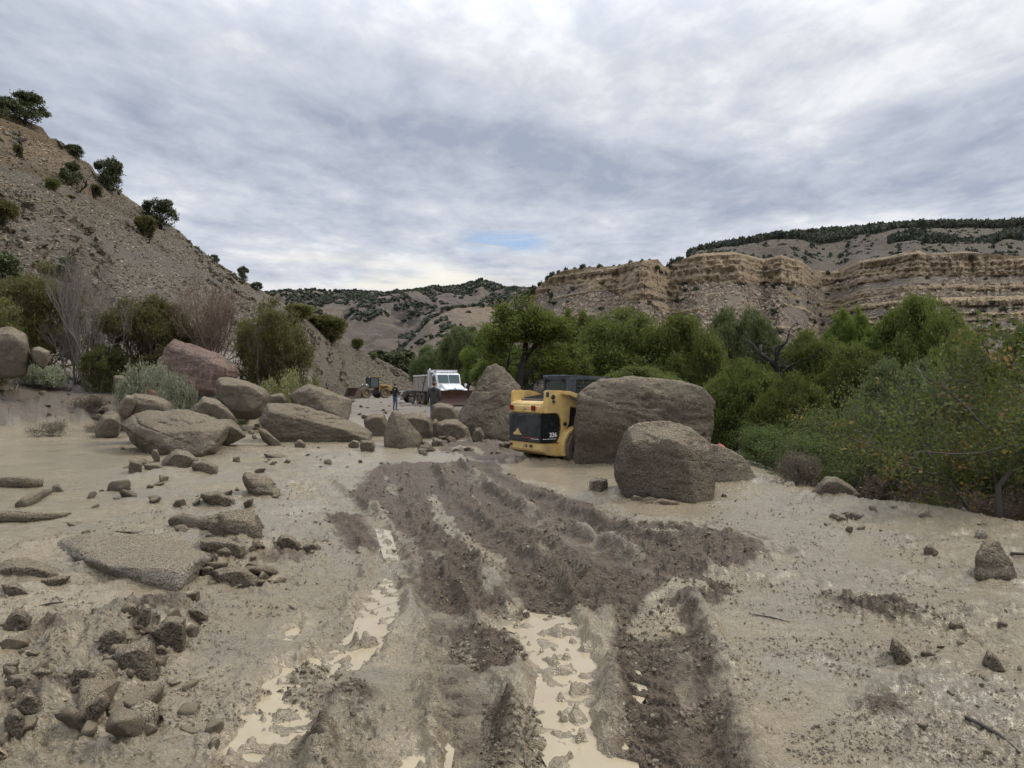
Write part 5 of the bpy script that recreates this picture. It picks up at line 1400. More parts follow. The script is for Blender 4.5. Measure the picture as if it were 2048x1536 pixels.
def build_trees():
    cotton = dict(L=5.0, max=4, seg=5, kids=[5, 4, 5, 4], up=[0.05, 0.10, 0.10, 0.06, 0.10], wob=0.16, ang=44, lr=0.60, rr=0.55, draw=3)
    willow = dict(L=3.2, max=4, seg=4, kids=[5, 5, 4, 4], up=[0.02, 0.10, 0.14, 0.16, 0.2], wob=0.15, ang=48, lr=0.66, rr=0.55, draw=3)
    cw = [tree_proto('cottonwood_tree', cotton, 9.5, 9, None, 46000, .115, MAT['leaf_cotton'], MAT['bark'], 11, 2, 0.35, .30, .20, dome=(.45, .9)),
          tree_proto('cottonwood_tree', cotton, 9.5, 9, None, 46000, .115, MAT['leaf_cotton'], MAT['bark'], 25, 3, 0.45, .26, .22, dome=(.45, .9)),
          tree_proto('willow_tree', willow, 8, 9, None, 60000, .105, MAT['leaf_willow'], MAT['bark'], 31, 5, 0.75, .18, .22, upb=.8, dome=(.35, 1)),
          tree_proto('willow_tree', willow, 8, 9, None, 60000, .105, MAT['leaf_willow'], MAT['bark'], 44, 6, 0.8, .16, .22, upb=.8, dome=(.35, 1)),
          tree_proto('willow_tree', willow, 8, 9, None, 60000, .105, MAT['leaf_grey'], MAT['bark'], 52, 6, 0.8, .16, .22, upb=.8, dome=(.4, 1))]
    K = Kind(cw, 9.0, 9.0, 'tree')
    rg = np.random.RandomState(3)
    L = [  # kind, px, top, Y, width px, label
        (1, 1148, 622, 62, 150, 'cottonwood just right of the forked-trunk one, against the foot of the mesa'),
        (2, 1262, 640, 43, 300, 'broad dome-shaped willow directly behind the skid steer cab'),
        (3, 1376, 652, 41, 230, 'rounded willow above the flat-topped boulder, right of the dome-shaped one'),
        (4, 1478, 634, 62, 190, 'paler greyish tree behind the rounded willow'),
        (2, 1615, 684, 44, 210, 'mid-green willow between the dead snag and the tall right-hand trees'),
        (1, 1692, 612, 60, 120, 'slim pale-leaved cottonwood left of the tall right-hand group'),
        (0, 1770, 640, 52, 150, 'cottonwood at the left end of the tall right-hand group'),
        (3, 1850, 612, 50, 230, 'tallest wide-crowned willow on the right, in front of the banded cliffs'),
        (2, 1480, 742, 33, 220, 'low bushy willow right behind the right end of the flat-topped boulder'),
        (3, 1715, 716, 34, 230, 'dark willow above the orange-tinged oak scrub'),
        (2, 1580, 770, 29, 200, 'low dark willow below the dead snag'),
        (4, 925, 664, 84, 120, 'hazy green cottonwood above the truck cab'),
        (1, 968, 655, 70, 120, 'leafy tree over the plow marker and the pointed boulder'),
        (2, 1010, 700, 48, 150, 'low willow behind the tall pointed boulder'),
        (3, 1112, 700, 40, 190, 'low willow left of the skid steer cab'),
        (4, 870, 700, 120, 110, 'distant bushy tree on the valley floor left of the truck'),
        (1, 2062, 640, 26, 130, 'tree entering at the right frame edge above the oak scrub'),
        (2, 1930, 690, 30, 200, 'willow filling in behind the tallest oak scrub'),
        (3, 2120, 720, 22, 260, 'large willow just beyond the right frame edge'),
        (4, 1800, 740, 30, 220, 'greyish willow behind the middle of the oak scrub'),
        (3, 1290, 745, 28, 240, 'low willow in the gully behind the flat-topped boulder'),
        (1, 940, 715, 100, 90, 'small distant cottonwood beside the road bend'),
    ]
    for i, (k, px, top, Y, wpx, lab) in enumerate(L):
        x = (px - 1024) / F * Y
        zt = EYE - (top - 5 - HZ) / F * Y
        zb = float(ground_base(np.array([x]), np.array([Y * 1.0]))[0])
        H = K.H if k < 2 else 8.0
        h = 1.05 * (zt - zb) * (9.0 / (9.8 if k < 2 else 8.6)); w = wpx / F * Y
        o = K.put(k, (x, Y, zb), h * (K.H / H) * 1.0 if k >= 2 else h, w * 0.93, lab, rg.uniform(0, 6.28), None)
    # dead snag with black twisted limbs
    def snag(name, Y, stems, lab, seed, r0):
        rgs = np.random.RandomState(seed); paths = []; tips = []
        x0, y0 = (stems[0][0][0][0] - 1024) / F * Y, Y
        zb = float(ground_base(np.array([x0]), np.array([Y * 1.0]))[0])
        cfg = dict(L=1, max=3, seg=5, kids=[4, 3, 3], up=[0, .03, .03, 0], wob=.28, ang=50, lr=.6, rr=.5)
        for st, rs in stems:
            pts = np.array([P(a, b, Y + rgs.uniform(-.4, .4)) for a, b in st]) 
            rr = np.linspace(rs, rs * .4, len(pts)); paths.append((pts, rr))
            for k in range(5):
                i = rgs.randint(1, len(pts)); d = rgs.normal(size=3) + np.array([0, 0, .8]); d /= np.linalg.norm(d)
                grow(rgs, pts[i], d, 1.0, rs * .35, 1, cfg, paths, tips)
        org = np.array([x0, Y, zb])
        paths = [(p - org, r) for p, r in paths]
        o = link(name, tube_mesh(name, paths, MAT['bark_dark'], 6, .1, 2), loc=org)
        tag(o, lab, 'dead tree')
    snag('dead_tree', 36.0, [([(1575, 860), (1570, 800), (1556, 760), (1553, 735), (1540, 722), (1520, 708), (1522, 690)], .20), ([(1556, 755), (1552, 720), (1558, 700), (1572, 685), (1580, 672)], .12), ([(1556, 752), (1575, 735), (1600, 722)], .08)],
         'dead tree with black twisted limbs rising between the willows', 5, .2)
    snag('dead_tree', 33.0, [([(1560, 845), (1540, 820), (1515, 792), (1505, 782)], .16), ([(1532, 812), (1540, 795), (1548, 780)], .07)], 'leaning black dead trunk low in the willows below the twisted snag', 9, .2)

    # the open cottonwood whose forked trunk shows
    rgs = np.random.RandomState(77); Y = 37.0
    org = np.array(P(1038, 800, Y)); org[2] = float(ground_base(np.array([org[0]]), np.array([Y]))[0])
    limbs = [([(1038, 860), (1038, 800), (1039, 760), (1046, 720), (1051, 690), (1052, 665), (1054, 640), (1058, 620)], .42),
             ([(1052, 672), (1042, 655), (1028, 646), (1018, 640)], .14), ([(1050, 705), (1064, 684), (1078, 668), (1088, 652), (1094, 640)], .2),
             ([(1074, 672), (1092, 668), (1112, 655)], .12), ([(1018, 800), (1012, 750), (1004, 726), (996, 706), (990, 680), (988, 664)], .26), ([(1010, 742), (1016, 715), (1020, 694)], .14),
             ([(1040, 765), (1058, 735), (1078, 716), (1104, 708), (1130, 700)], .2), ([(1036, 780), (1062, 765), (1085, 742), (1110, 730)], .14)]
    cfg = dict(L=1, max=4, seg=4, kids=[3, 4, 4, 3], up=[.05, .06, .06, .05, 0], wob=.16, ang=42, lr=.62, rr=.5)
    paths = []; tips = []
    for st, r0 in limbs:
        pts = np.array([P(a, b, Y + .35 * math.sin(i * 1.3 + st[0][0])) for i, (a, b) in enumerate(st)]); r0 *= .62; paths.append((pts, np.linspace(r0, r0 * .35, len(pts))))
        for k in range(9):
            i = rgs.randint(len(pts) // 2, len(pts)); d = rgs.normal(size=3) * np.array([1, 1, .5]) + np.array([0, 0, .7]); d /= np.linalg.norm(d)
            grow(rgs, pts[i], d, rgs.uniform(.6, 1.0), r0 * .35, 1, cfg, paths, tips)
    root = empty('cottonwood_tree', org, 0, 'open-crowned cottonwood with a forked dark trunk, tallest tree left of the machine', 'tree'); root.scale = (1, 1, .90)
    link('trunk', tube_mesh('trunk', [(p - org, r) for p, r in paths], MAT['bark_dark'], 5), root)
    T = np.array(tips) - org; c = T[rgs.randint(0, len(T), 30000)] + rgs.normal(0, .17, (30000, 3))
    wpx = (c[:, 0] + org[0]) / (c[:, 1] + org[1]) * F + 1024; wpy = HZ - (c[:, 2] + org[2] - EYE) / (c[:, 1] + org[1]) * F
    c = c[(wpy < 668) | (np.abs(wpx - 1046) > 34) | (rgs.rand(len(c)) < .12)]
    link('crown', leaves_mesh('crown', c, .09, MAT['leaf_cotton'], rgs, False, 1.8, .3), root)

    # junipers and bare trees on the left bank
    jun = dict(L=1.7, max=4, seg=4, kids=[6, 5, 4, 4], up=[.05, .16, .18, .2, .25], wob=.14, ang=50, lr=.58, rr=.5, draw=4, low=.03)
    jp = [tree_proto('juniper_tree', jun, 4, 3.6, None, 24000, .058, MAT['leaf_juniper'], MAT['bark_grey'], 61, 6, .7, .09, .10, elong=2.4, upb=1.0, dome=(.4, .6), skirt=.12),
          tree_proto('juniper_tree', jun, 4, 3.6, None, 27000, .058, MAT['leaf_juniper'], MAT['bark_grey'], 77, 8, .6, .09, .11, elong=2.4, upb=1.0, dome=(.35, .6), skirt=.18),
          tree_proto('juniper_tree', jun, 4, 3.6, None, 30000, .058, MAT['leaf_juniper'], MAT['bark_grey'], 83, 9, .6, .09, .12, elong=2.4, upb=1.0, dome=(.35, .6), skirt=.18)]
    J = Kind(jp, 4.0, 3.6, 'tree')
    for k, px, top, base, wpx, Yq, lab in [
            (0, 62, 536, 738, 175, 32.5, 'open olive-green juniper with leaning stems at the left edge of the bank'),
            (1, 292, 592, 742, 165, 33, 'dense juniper in the middle of the bank, left of the pink boulder'),
            (2, 545, 612, 758, 140, 33, 'rounded olive juniper standing alone right of the pink boulder'),
            (1, 205, 690, 752, 90, 31.5, 'small juniper sprout under the bare grey tree'),
            (2, -60, 560, 760, 150, 28, 'juniper mostly beyond the left frame edge'),
            (0, 345, 640, 752, 90, 34, 'thin juniper between the dense one and the brown leafless brush')]:
        x = (px - 1024) / F * Yq; zb = float(ter(np.array([x]), np.array([Yq]))[0]) - .05
        zt = EYE - (top - HZ) / F * Yq
        J.put(k, (x, Yq, zb), zt - zb, wpx / F * Yq, lab, rg.uniform(0, 6.28), None)
    bare = dict(L=1.9, max=5, seg=5, kids=[5, 4, 4, 4, 3], up=[.05, .14, .14, .12, .08, .05], wob=.13, ang=42, lr=.60, rr=.52, draw=5)
    bt = tree_proto('bare_tree', bare, 4.5, 2.8, None, 0, .05, None, MAT['twig_grey'], 91, 6, .5, .06, .1, sides=3)
    br = tree_proto('bare_shrub', bare, 3.8, 3.2, None, 3500, .04, MAT['leaf_dead'], MAT['twig_brown'], 97, 8, .55, .06, .12, sides=3)
    for (o, px, top, Yq, wpx, H, W, lab, cat) in [(bt, 190, 512, 31.2, 130, 4.5, 2.8, 'leafless grey tree with fine twigs between two junipers', 'tree'), (br, 408, 572, 33.5, 150, 3.8, 3.2, 'leafless reddish-brown brush behind the pink boulder', 'shrub')]:
        x = (px - 1024) / F * Yq; zb = float(ter(np.array([x]), np.array([Yq]))[0]) - .1
        zt = EYE - (top - HZ) / F * Yq
        o.location = (x, Yq, zb); o.scale = (wpx / F * Yq / W, wpx / F * Yq / W, (zt - zb) / H); tag(o, lab, cat)
    x = (150 - 1024) / F * 32
    c = copy_thing(bt, (x, 32, float(ter(np.array([x]), np.array([32.]))[0])), 2.0, (.8, .8, .62), 'lower leafless grey tree leaning beside the open juniper'); c['category'] = 'tree'

    # brush: sage and rabbitbrush
    sg = dict(L=.5, max=3, seg=3, kids=[6, 4, 4], up=[.05, .1, .15, .2], wob=.15, ang=38, lr=.62, rr=.5, draw=3)
    sage = [tree_proto('sagebrush', sg, 1.0, 1.6, None, 15000, .035, MAT['leaf_sage'], MAT['twig_grey'], 101, 9, .9, .02, .07, elong=2.2, upb=.8, crown='foliage', sides=3),
            tree_proto('sagebrush', sg, 1.0, 1.6, None, 12000, .035, MAT['leaf_rabbit'], MAT['twig_grey'], 107, 9, .9, .02, .07, elong=2.2, upb=.8, crown='foliage', sides=3),
            tree_proto('sagebrush', sg, 1.0, 1.6, None, 4000, .035, MAT['leaf_dry'], MAT['twig_grey'], 113, 10, .9, .02, .07, elong=2.6, upb=.8, crown='foliage', sides=3)]
    S = Kind(sage, 1.0, 1.6, 'shrub')
    for k, px, base, h, wpx, Yq, lab in [
            (0, 296, 788, -740, 80, 26.0, 'silvery pale-green sagebrush left of the pink boulder, larger clump'),
            (0, 350, 788, -758, 56, 25.5, 'silvery pale-green sagebrush at the foot of the pink boulder, right clump'),
            (1, 556, 790, -758, 84, 28.5, 'yellow-flowered brush behind the long slab boulder'),
            (1, 625, 790, -760, 50, 33, 'yellow-green brush right of the lone rounded juniper'),
            (1, 655, 780, 0.9, 60, 37, 'low yellow-green bush at the foot of the scree'),
            (0, 470, 768, .5, 40, 28, 'small grey-green sprig on top of the square-faced boulder area'),
            (2, 175, 765, .6, 60, 28, 'dry brown tuft on the bank below the small juniper'),
            (2, 245, 800, .5, 50, 26, 'dry mud-splashed tuft below the sagebrush'),
            (2, 100, 810, .5, 60, 23, 'muddy flattened tuft on the left bank'),
            (2, 200, 790, .4, 50, 25, 'muddy tuft of grass in the middle of the left bank'),
            (0, 90, 690, .9, 70, 30, 'pale sage under the open juniper at the left'),
            (2, 1585, 985, .55, 60, 11.3, 'dry grey-brown weeds on the rim beside the rounded edge boulder'),
            (2, 1610, 985, .5, 50, 11.6, 'dry weeds right of the pale squarish stone on the rim'),
            (2, 690, 792, .6, 30, 60, 'weedy tuft at the roadside near the wheel loader')]:
        x = (px - 1024) / F * Yq; zb = float(ter(np.array([x]), np.array([Yq]))[0]) - .03
        if h < 0: h = EYE + (HZ + h) / F * Yq - zb
        S.put(k, (x, Yq, zb), h, wpx / F * Yq * 1.0, lab, rg.uniform(0, 6.28), None)

    # hillside trees
    jun2 = dict(jun, draw=2)
    hp = [tree_proto('pinyon_tree', jun2, 4, 3.6, None, 9000, .15, MAT['leaf_pine'], MAT['bark_dark'], 121, 1, .3, .14, .16, elong=1.6, upb=.4, base_gap=.05, dome=(.35, .85), skirt=.15),
          tree_proto('pinyon_tree', jun2, 4, 3.6, None, 7000, .15, MAT['leaf_pine'], MAT['bark_dark'], 129, 2, .5, .14, .16, elong=1.6, upb=.4, base_gap=.05, dome=(.35, .85), skirt=.15),
          tree_proto('hill_juniper', jun2, 3, 2.6, None, 9000, .13, MAT['leaf_juniper'], MAT['bark_grey'], 137, 5, .4, .08, .16, elong=1.8, upb=.8, dome=(.4, 1))]
    Hk = Kind(hp, 4.0, 3.6, 'tree')
    for k, px, top, base, wpx, lab in [
            (0, 50, 180, 243, 78, 'dark pinyon leaning out from the top of the slope at upper left'),
            (1, -2, 190, 232, 40, 'shrubby pinyon at the left frame edge on the hill crest'),
            (0, 148, 286, 312, 40, 'low grey bush on the crest below the leaning pinyon'),
            (1, 218, 314, 382, 54, 'tall dark pinyon on the crest where the slope steepens'),
            (1, 318, 398, 452, 62, 'spreading dark pinyon on the middle of the crest'),
            (2, 290, 430, 474, 40, 'round olive juniper just under the spreading pinyon'),
            (0, 142, 319, 370, 40, 'neat cone-shaped pinyon on the upper slope with a bare trunk'),
            (2, 106, 354, 383, 28, 'small olive juniper left of the cone-shaped pinyon'),
            (2, 191, 367, 392, 24, 'small olive juniper below the tall crest pinyon'),
            (2, 36, 287, 314, 18, 'little green conifer high on the slope at the left'),
            (2, 2, 398, 458, 56, 'large round olive juniper cut by the left frame edge'),
            (0, 132, 508, 560, 38, 'grey-green pinyon low on the slope above the bare tree'),
            (0, 430, 507, 524, 18, 'tiny dark tree on the crest halfway down'),
            (1, 486, 532, 562, 24, 'slender small pine on the lower crest'),
            (1, 512, 562, 580, 24, 'low bush on the crest right of the slender pine'),
            (1, -6, 500, 590, 80, 'scraggy pinyon at the left frame edge above the open juniper'),
            (2, 600, 608, 640, 62, 'pale olive bush on the lower crest beyond the rounded juniper'),
            (2, 664, 634, 684, 66, 'dark green juniper on the lower crest, above the scree foot'),
            (2, 640, 628, 660, 60, 'green juniper behind the one on the lower crest'),
            (2, 716, 670, 692, 26, 'small juniper farther down the lower crest'),
            (2, 748, 704, 719, 12, 'very small juniper dot on the scree near its foot'),
            (2, 142, 388, 397, 16, 'tiny bush beside the fallen branches under the cone-shaped pinyon'),
            (1, 758, 690, 722, 50, 'bushy oak thicket past the end of the slope, left part'),
            (1, 800, 692, 745, 80, 'bushy oak thicket past the end of the slope, middle part'),
            (1, 838, 715, 765, 60, 'bushy oak thicket just left of the dump truck')]:
        if px < 860 and k != 9: x, Y, z = hit(px, base, 34, 145)
        if px in (758, 800, 838): Y = 150.; x = (px - 1024) / F * Y; z = EYE - (base + 10 - HZ) / F * Y
        h = (base - top) / F * Y * 1.08; w = wpx / F * Y
        Hh = 3.0 if k == 2 else 4.0; Ww = 2.6 if k == 2 else 3.6
        Hk.put(k, (x, Y, z - .15), h * 4.0 / Hh, w * 3.6 / Ww, lab, rg.uniform(0, 6.28), None)
    # tumbled dead tree on the slope
    rgs = np.random.RandomState(8); paths = []; tips = []
    x, Y, z = hit(152, 384, 40, 140)
    cfg = dict(L=1, max=3, seg=4, kids=[5, 4, 3], up=[0, .02, 0, 0], wob=.2, ang=45, lr=.6, rr=.5)
    grow(rgs, np.zeros(3), np.array([.8, -.3, .35]), 1.7, .10, 0, cfg, paths, tips)
    o = link('fallen_tree', tube_mesh('fallen_tree', paths, MAT['bark_dark'], 4), loc=(x, Y, z)); tag(o, 'dead fallen tree lying under the cone-shaped pinyon', 'dead tree')

    # oak scrub, right foreground
    oak = dict(L=1.3, max=4, seg=4, kids=[5, 4, 4, 3], up=[.04, .06, .06, .05, 0], wob=.22, ang=46, lr=.64, rr=.55, draw=4)
    op = [tree_proto('scrub_oak', oak, 2.6, 2.6, None, 11000, .044, MAT['leaf_oak'], MAT['twig_oak'], 151, 6, .6, .035, .11, quad=True, elong=1.5, upb=0, crown='foliage', sides=4),
          tree_proto('scrub_oak', oak, 2.6, 2.6, None, 10000, .040, MAT['leaf_rust'], MAT['twig_oak'], 157, 6, .6, .035, .11, quad=True, elong=1.5, upb=0, crown='foliage', sides=4),
          tree_proto('scrub_oak', oak, 2.6, 2.6, None, 5200, .046, MAT['leaf_oak'], MAT['twig_oak'], 163, 7, .7, .04, .12, quad=True, elong=1.5, upb=0, crown='foliage', sides=4),
          tree_proto('scrub_oak', oak, 2.6, 2.6, None, 700, .04, MAT['leaf_dead'], MAT['twig_brown'], 167, 9, .9, .025, .1, quad=True, crown='foliage', sides=3)]
    O = Kind(op, 2.6, 2.6, 'shrub')
    for k, px, top, Yq, wpx, lab in [
            (0, 1545, 850, 15.5, 130, 'bright green oak bush just right of the wedge-shaped slab'),
            (1, 1665, 782, 15.5, 170, 'oak bush with orange-rust leaves at its top'),
            (0, 1640, 868, 13.5, 170, 'green oak bush behind the rounded edge boulder'),
            (2, 1775, 770, 13.5, 190, 'bluish green oak scrub right of the rust-topped one'),
            (0, 1740, 880, 12.0, 170, 'dense low oak bush above the right rim'),
            (2, 1850, 735, 12.5, 220, 'tall thin-leaved oak scrub showing its pale branches'),
            (1, 1985, 690, 12.0, 190, 'tallest oak scrub with yellow and orange leaf tips'),
            (0, 1900, 850, 11.0, 200, 'dark green oak scrub between the leaning limbs'),
            (1, 2075, 740, 10.5, 200, 'oak scrub with rusty leaves running out of the right frame edge'),
            (0, 2040, 900, 10.2, 150, 'low oak bush behind the leaning dark trunk'),
            (3, 1760, 930, 11.2, 200, 'tangle of bare brown stems on the rim, left part'),
            (3, 1880, 950, 10.4, 200, 'tangle of bare brown stems on the rim, middle part'),
            (3, 1960, 970, 9.6, 180, 'tangle of bare brown stems under the leaning trunk'),
            (3, 2070, 960, 9.2, 180, 'tangle of bare stems at the right frame edge'),
            (0, 1500, 905, 17, 110, 'low green bush by the shed roof'),
            (0, 1830, 860, 14.5, 200, 'green oak scrub deep in the middle of the thicket'),
            (0, 1720, 830, 17, 200, 'green oak scrub behind the dense low bush'),
            (0, 2000, 820, 14, 240, 'green oak scrub behind the leaning trunk'),
            (1, 2130, 830, 9.0, 160, 'oak scrub beyond the right frame edge')]:
        x = (px - 1024) / F * Yq; zb = float(ter(np.array([x]), np.array([Yq]))[0]) - .1
        zt = EYE - (top - HZ) / F * Yq
        O.put(k, (x, Yq, zb), (zt - zb) * .95, wpx / F * Yq, lab, rg.uniform(0, 6.28), None)
    # leaning dark oak with long crooked limbs
    rgs = np.random.RandomState(21); paths = []; tips = []; Yq = 8.9
    limbs = [([(1996, 1062), (1998, 1010), (2000, 970), (2020, 948), (2050, 925), (2085, 880), (2110, 830)], .050, 0.0),
             ([(2085, 885), (2048, 880), (2010, 868), (1975, 858), (1948, 838), (1934, 818), (1912, 796), (1880, 775), (1850, 752), (1835, 735)], .034, 0.25),
             ([(2060, 890), (2010, 892), (1960, 905), (1900, 908), (1850, 905), (1815, 912)], .018, -.2),
             ([(1998, 990), (1985, 940), (1978, 905), (1960, 885), (1940, 870)], .018, .1),
             ([(1960, 1060), (1930, 1010), (1900, 970), (1870, 925), (1842, 890), (1825, 878)], .030, .5),
             ([(1890, 960), (1840, 940), (1800, 930), (1765, 905), (1730, 888)], .020, .7),
             ([(2110, 830), (2070, 770), (2030, 735), (1990, 722)], .02, .4)]
    org = np.array(P(1996, 1062, Yq)); org[2] = float(ter(np.array([org[0]]), np.array([Yq]))[0])
    cfg = dict(L=1, max=4, seg=4, kids=[3, 3, 3, 3], up=[0, .03, .05, .03, 0], wob=.22, ang=50, lr=.62, rr=.5)
    for st, r0, dy in limbs:
        pts = np.array([P(a, b, Yq + dy + .12 * i * (1 if dy > 0 else 0) * .4) for i, (a, b) in enumerate(st)])
        pts[1:-1] += rgs.normal(0, .012, pts[1:-1].shape)
        paths.append((pts, np.linspace(r0, r0 * .16, len(pts))))
        for k in range(9):
            i = rgs.randint(1, len(pts)); d = rgs.normal(size=3) * np.array([1, .8, .7]) + np.array([0, 0, .3]); d /= np.linalg.norm(d)
            grow(rgs, pts[i], d, rgs.uniform(.3, .6), r0 * .28, 1, cfg, paths, tips)
    paths = [(p - org, r) for p, r in paths]; T = np.array(tips) - org
    root = empty('oak_tree', org, 0, 'crooked dark-trunked oak with long limbs reaching left over the rim', 'tree')
    link('trunk', tube_mesh('trunk', paths, MAT['bark_oak'], 6), root)
    c = T[rgs.randint(0, len(T), 5200)] + rgs.normal(0, .07, (5200, 3))
    link('foliage', leaves_mesh('foliage', c, .042, MAT['leaf_rust'], rgs, True, 1.5), root)

# ------------------------------------------------------------------ machines
class MB:
    def __init__(s): s.bm = bmesh.new()
    def box(s, c, d, rot=None, bev=0.0, seg=2):
        r = bmesh.ops.create_cube(s.bm, size=1.0); vs = r['verts']
        M = Matrix.Translation(c) @ (rot.to_4x4() if rot else Matrix.Identity(4)) @ Matrix.Diagonal((d[0], d[1], d[2], 1))
        bmesh.ops.transform(s.bm, matrix=M, verts=vs)
        if bev: s._bev(vs, bev, seg)
        return s
    def _bev(s, vs, bev, seg):
        es = list({e for v in vs for e in v.link_edges})
        bmesh.ops.bevel(s.bm, geom=es, offset=bev, segments=seg, affect='EDGES', clamp_overlap=True)
    def cyl(s, p0, p1, r, n=16, r2=None, bev=0.0):
        p0 = Vector(p0); p1 = Vector(p1); d = p1 - p0
        q = d.to_track_quat('Z', 'Y').to_matrix().to_4x4()
        rr = bmesh.ops.create_cone(s.bm, cap_ends=True, segments=n, radius1=r, radius2=r if r2 is None else r2, depth=d.length)
        bmesh.ops.transform(s.bm, matrix=Matrix.Translation((p0 + p1) / 2) @ q, verts=rr['verts'])
        if bev:
            es = [e for e in {e for v in rr['verts'] for e in v.link_edges} if any(len(f.verts) > 4 for f in e.link_faces)]
            bmesh.ops.bevel(s.bm, geom=es, offset=bev, segments=2, affect='EDGES', clamp_overlap=True)
        return s
    def prism(s, poly, lo, hi, axis='x', bev=0.0, seg=2):
        """poly in (y,z) for axis x, (x,z) for axis y, (x,y) for axis z"""
        def mk(a, b, t):
            return {'x': (t, a, b), 'y': (a, t, b), 'z': (a, b, t)}[axis]
        A = [s.bm.verts.new(mk(a, b, lo)) for a, b in poly]; B = [s.bm.verts.new(mk(a, b, hi)) for a, b in poly]
        n = len(poly); fs = [s.bm.faces.new(A), s.bm.faces.new(B[::-1])]
        for i in range(n): fs.append(s.bm.faces.new((A[i], B[i], B[(i + 1) % n], A[(i + 1) % n])[::-1]))
        bmesh.ops.recalc_face_normals(s.bm, faces=fs)
        if bev: s._bev(A + B, bev, seg)
        return s
    def sheet(s, rows):
        g = [[s.bm.verts.new(p) for p in r] for r in rows]
        for a, b in zip(g[:-1], g[1:]):
            for i in range(len(a) - 1): s.bm.faces.new((a[i], a[i + 1], b[i + 1], b[i]))
        return s
    def tube(s, pts, r, n=6):
        for a, b in zip(pts[:-1], pts[1:]): s.cyl(a, b, r, n)
        return s
    def build(s, name, mat, parent=None, smooth=True, loc=None, **kw):
        me = bpy.data.meshes.new(name); s.bm.normal_update(); s.bm.to_mesh(me); s.bm.free()
        me.materials.append(mat)
        o = link(name, me, parent, loc)
        if smooth:
            for p in me.polygons: p.use_smooth = True
            try: me.set_sharp_from_angle(angle=math.radians(32))
            except Exception: pass
        return o


def wheel(parent, c, r, w, tyre='tyre', rim='rim_yellow', lugs=16, axis=1):
    """axis runs along local x"""
    m = MB(); x, y, z = c
    prof = [(-w / 2, r * .62), (-w / 2, r * .90), (-w * .36, r * .985), (w * .36, r * .985), (w / 2, r * .90), (w / 2, r * .62), (w * .2, r * .55), (-w * .2, r * .55)]
    n = 36; rows = []
    for i in range(n + 1):
        a = 2 * math.pi * i / n
        rows.append([(p[0], p[1] * math.cos(a), p[1] * math.sin(a)) for p in prof + prof[:1]])
    m.sheet(rows)
    for i in range(lugs):
        a = 2 * math.pi * i / lugs
        for s_, off in ((-1, 0), (1, .5)):
            b = a + off * 2 * math.pi / lugs
            R = Matrix.Rotation(b, 3, 'X') @ Matrix.Rotation(s_ * .5, 3, 'Z')
            m.box(Matrix.Rotation(b, 3, 'X') @ Vector((s_ * w * .25, 0, r * .985)), (w * .5, r * .09, r * .07), R)
    t = m.build('wheel', MAT[tyre], parent, loc=c)
    bmesh_fix(t)
    h = MB(); h.cyl((-w * .12, 0, 0), (w * .12, 0, 0), r * .60, 24)
    h.cyl((-w * .30, 0, 0), (w * .30, 0, 0), r * .24, 16)
    for i in range(8):
        a = 2 * math.pi * i / 8
        h.cyl((-w * .17, r * .38 * math.cos(a), r * .38 * math.sin(a)), (w * .17, r * .38 * math.cos(a), r * .38 * math.sin(a)), r * .035, 6)
    h.build('rim', MAT[rim], t)
    return t


def bmesh_fix(o):
    bm = bmesh.new(); bm.from_mesh(o.data); bmesh.ops.remove_doubles(bm, verts=bm.verts, dist=1e-5)
    bmesh.ops.recalc_face_normals(bm, faces=bm.faces); bm.to_mesh(o.data); bm.free()


def text_obj(name, body, size, mat, parent, loc, rot, extrude=0.002, bold=0.0, shear=0.0):
    cu = bpy.data.curves.new(name, 'FONT'); cu.body = body; cu.size = size; cu.extrude = extrude; cu.offset = bold; cu.shear = shear
    cu.align_x = 'CENTER'; cu.align_y = 'CENTER'; cu.resolution_u = 4
    t = bpy.data.objects.new(name, cu); COL.objects.link(t)
    bpy.context.view_layer.update()
    me = bpy.data.meshes.new_from_object(t.evaluated_get(bpy.context.evaluated_depsgraph_get()))
    bpy.data.objects.remove(t); me.materials.clear(); me.materials.append(mat)
    o = link(name, me, parent, loc); o.rotation_euler = rot
    return o


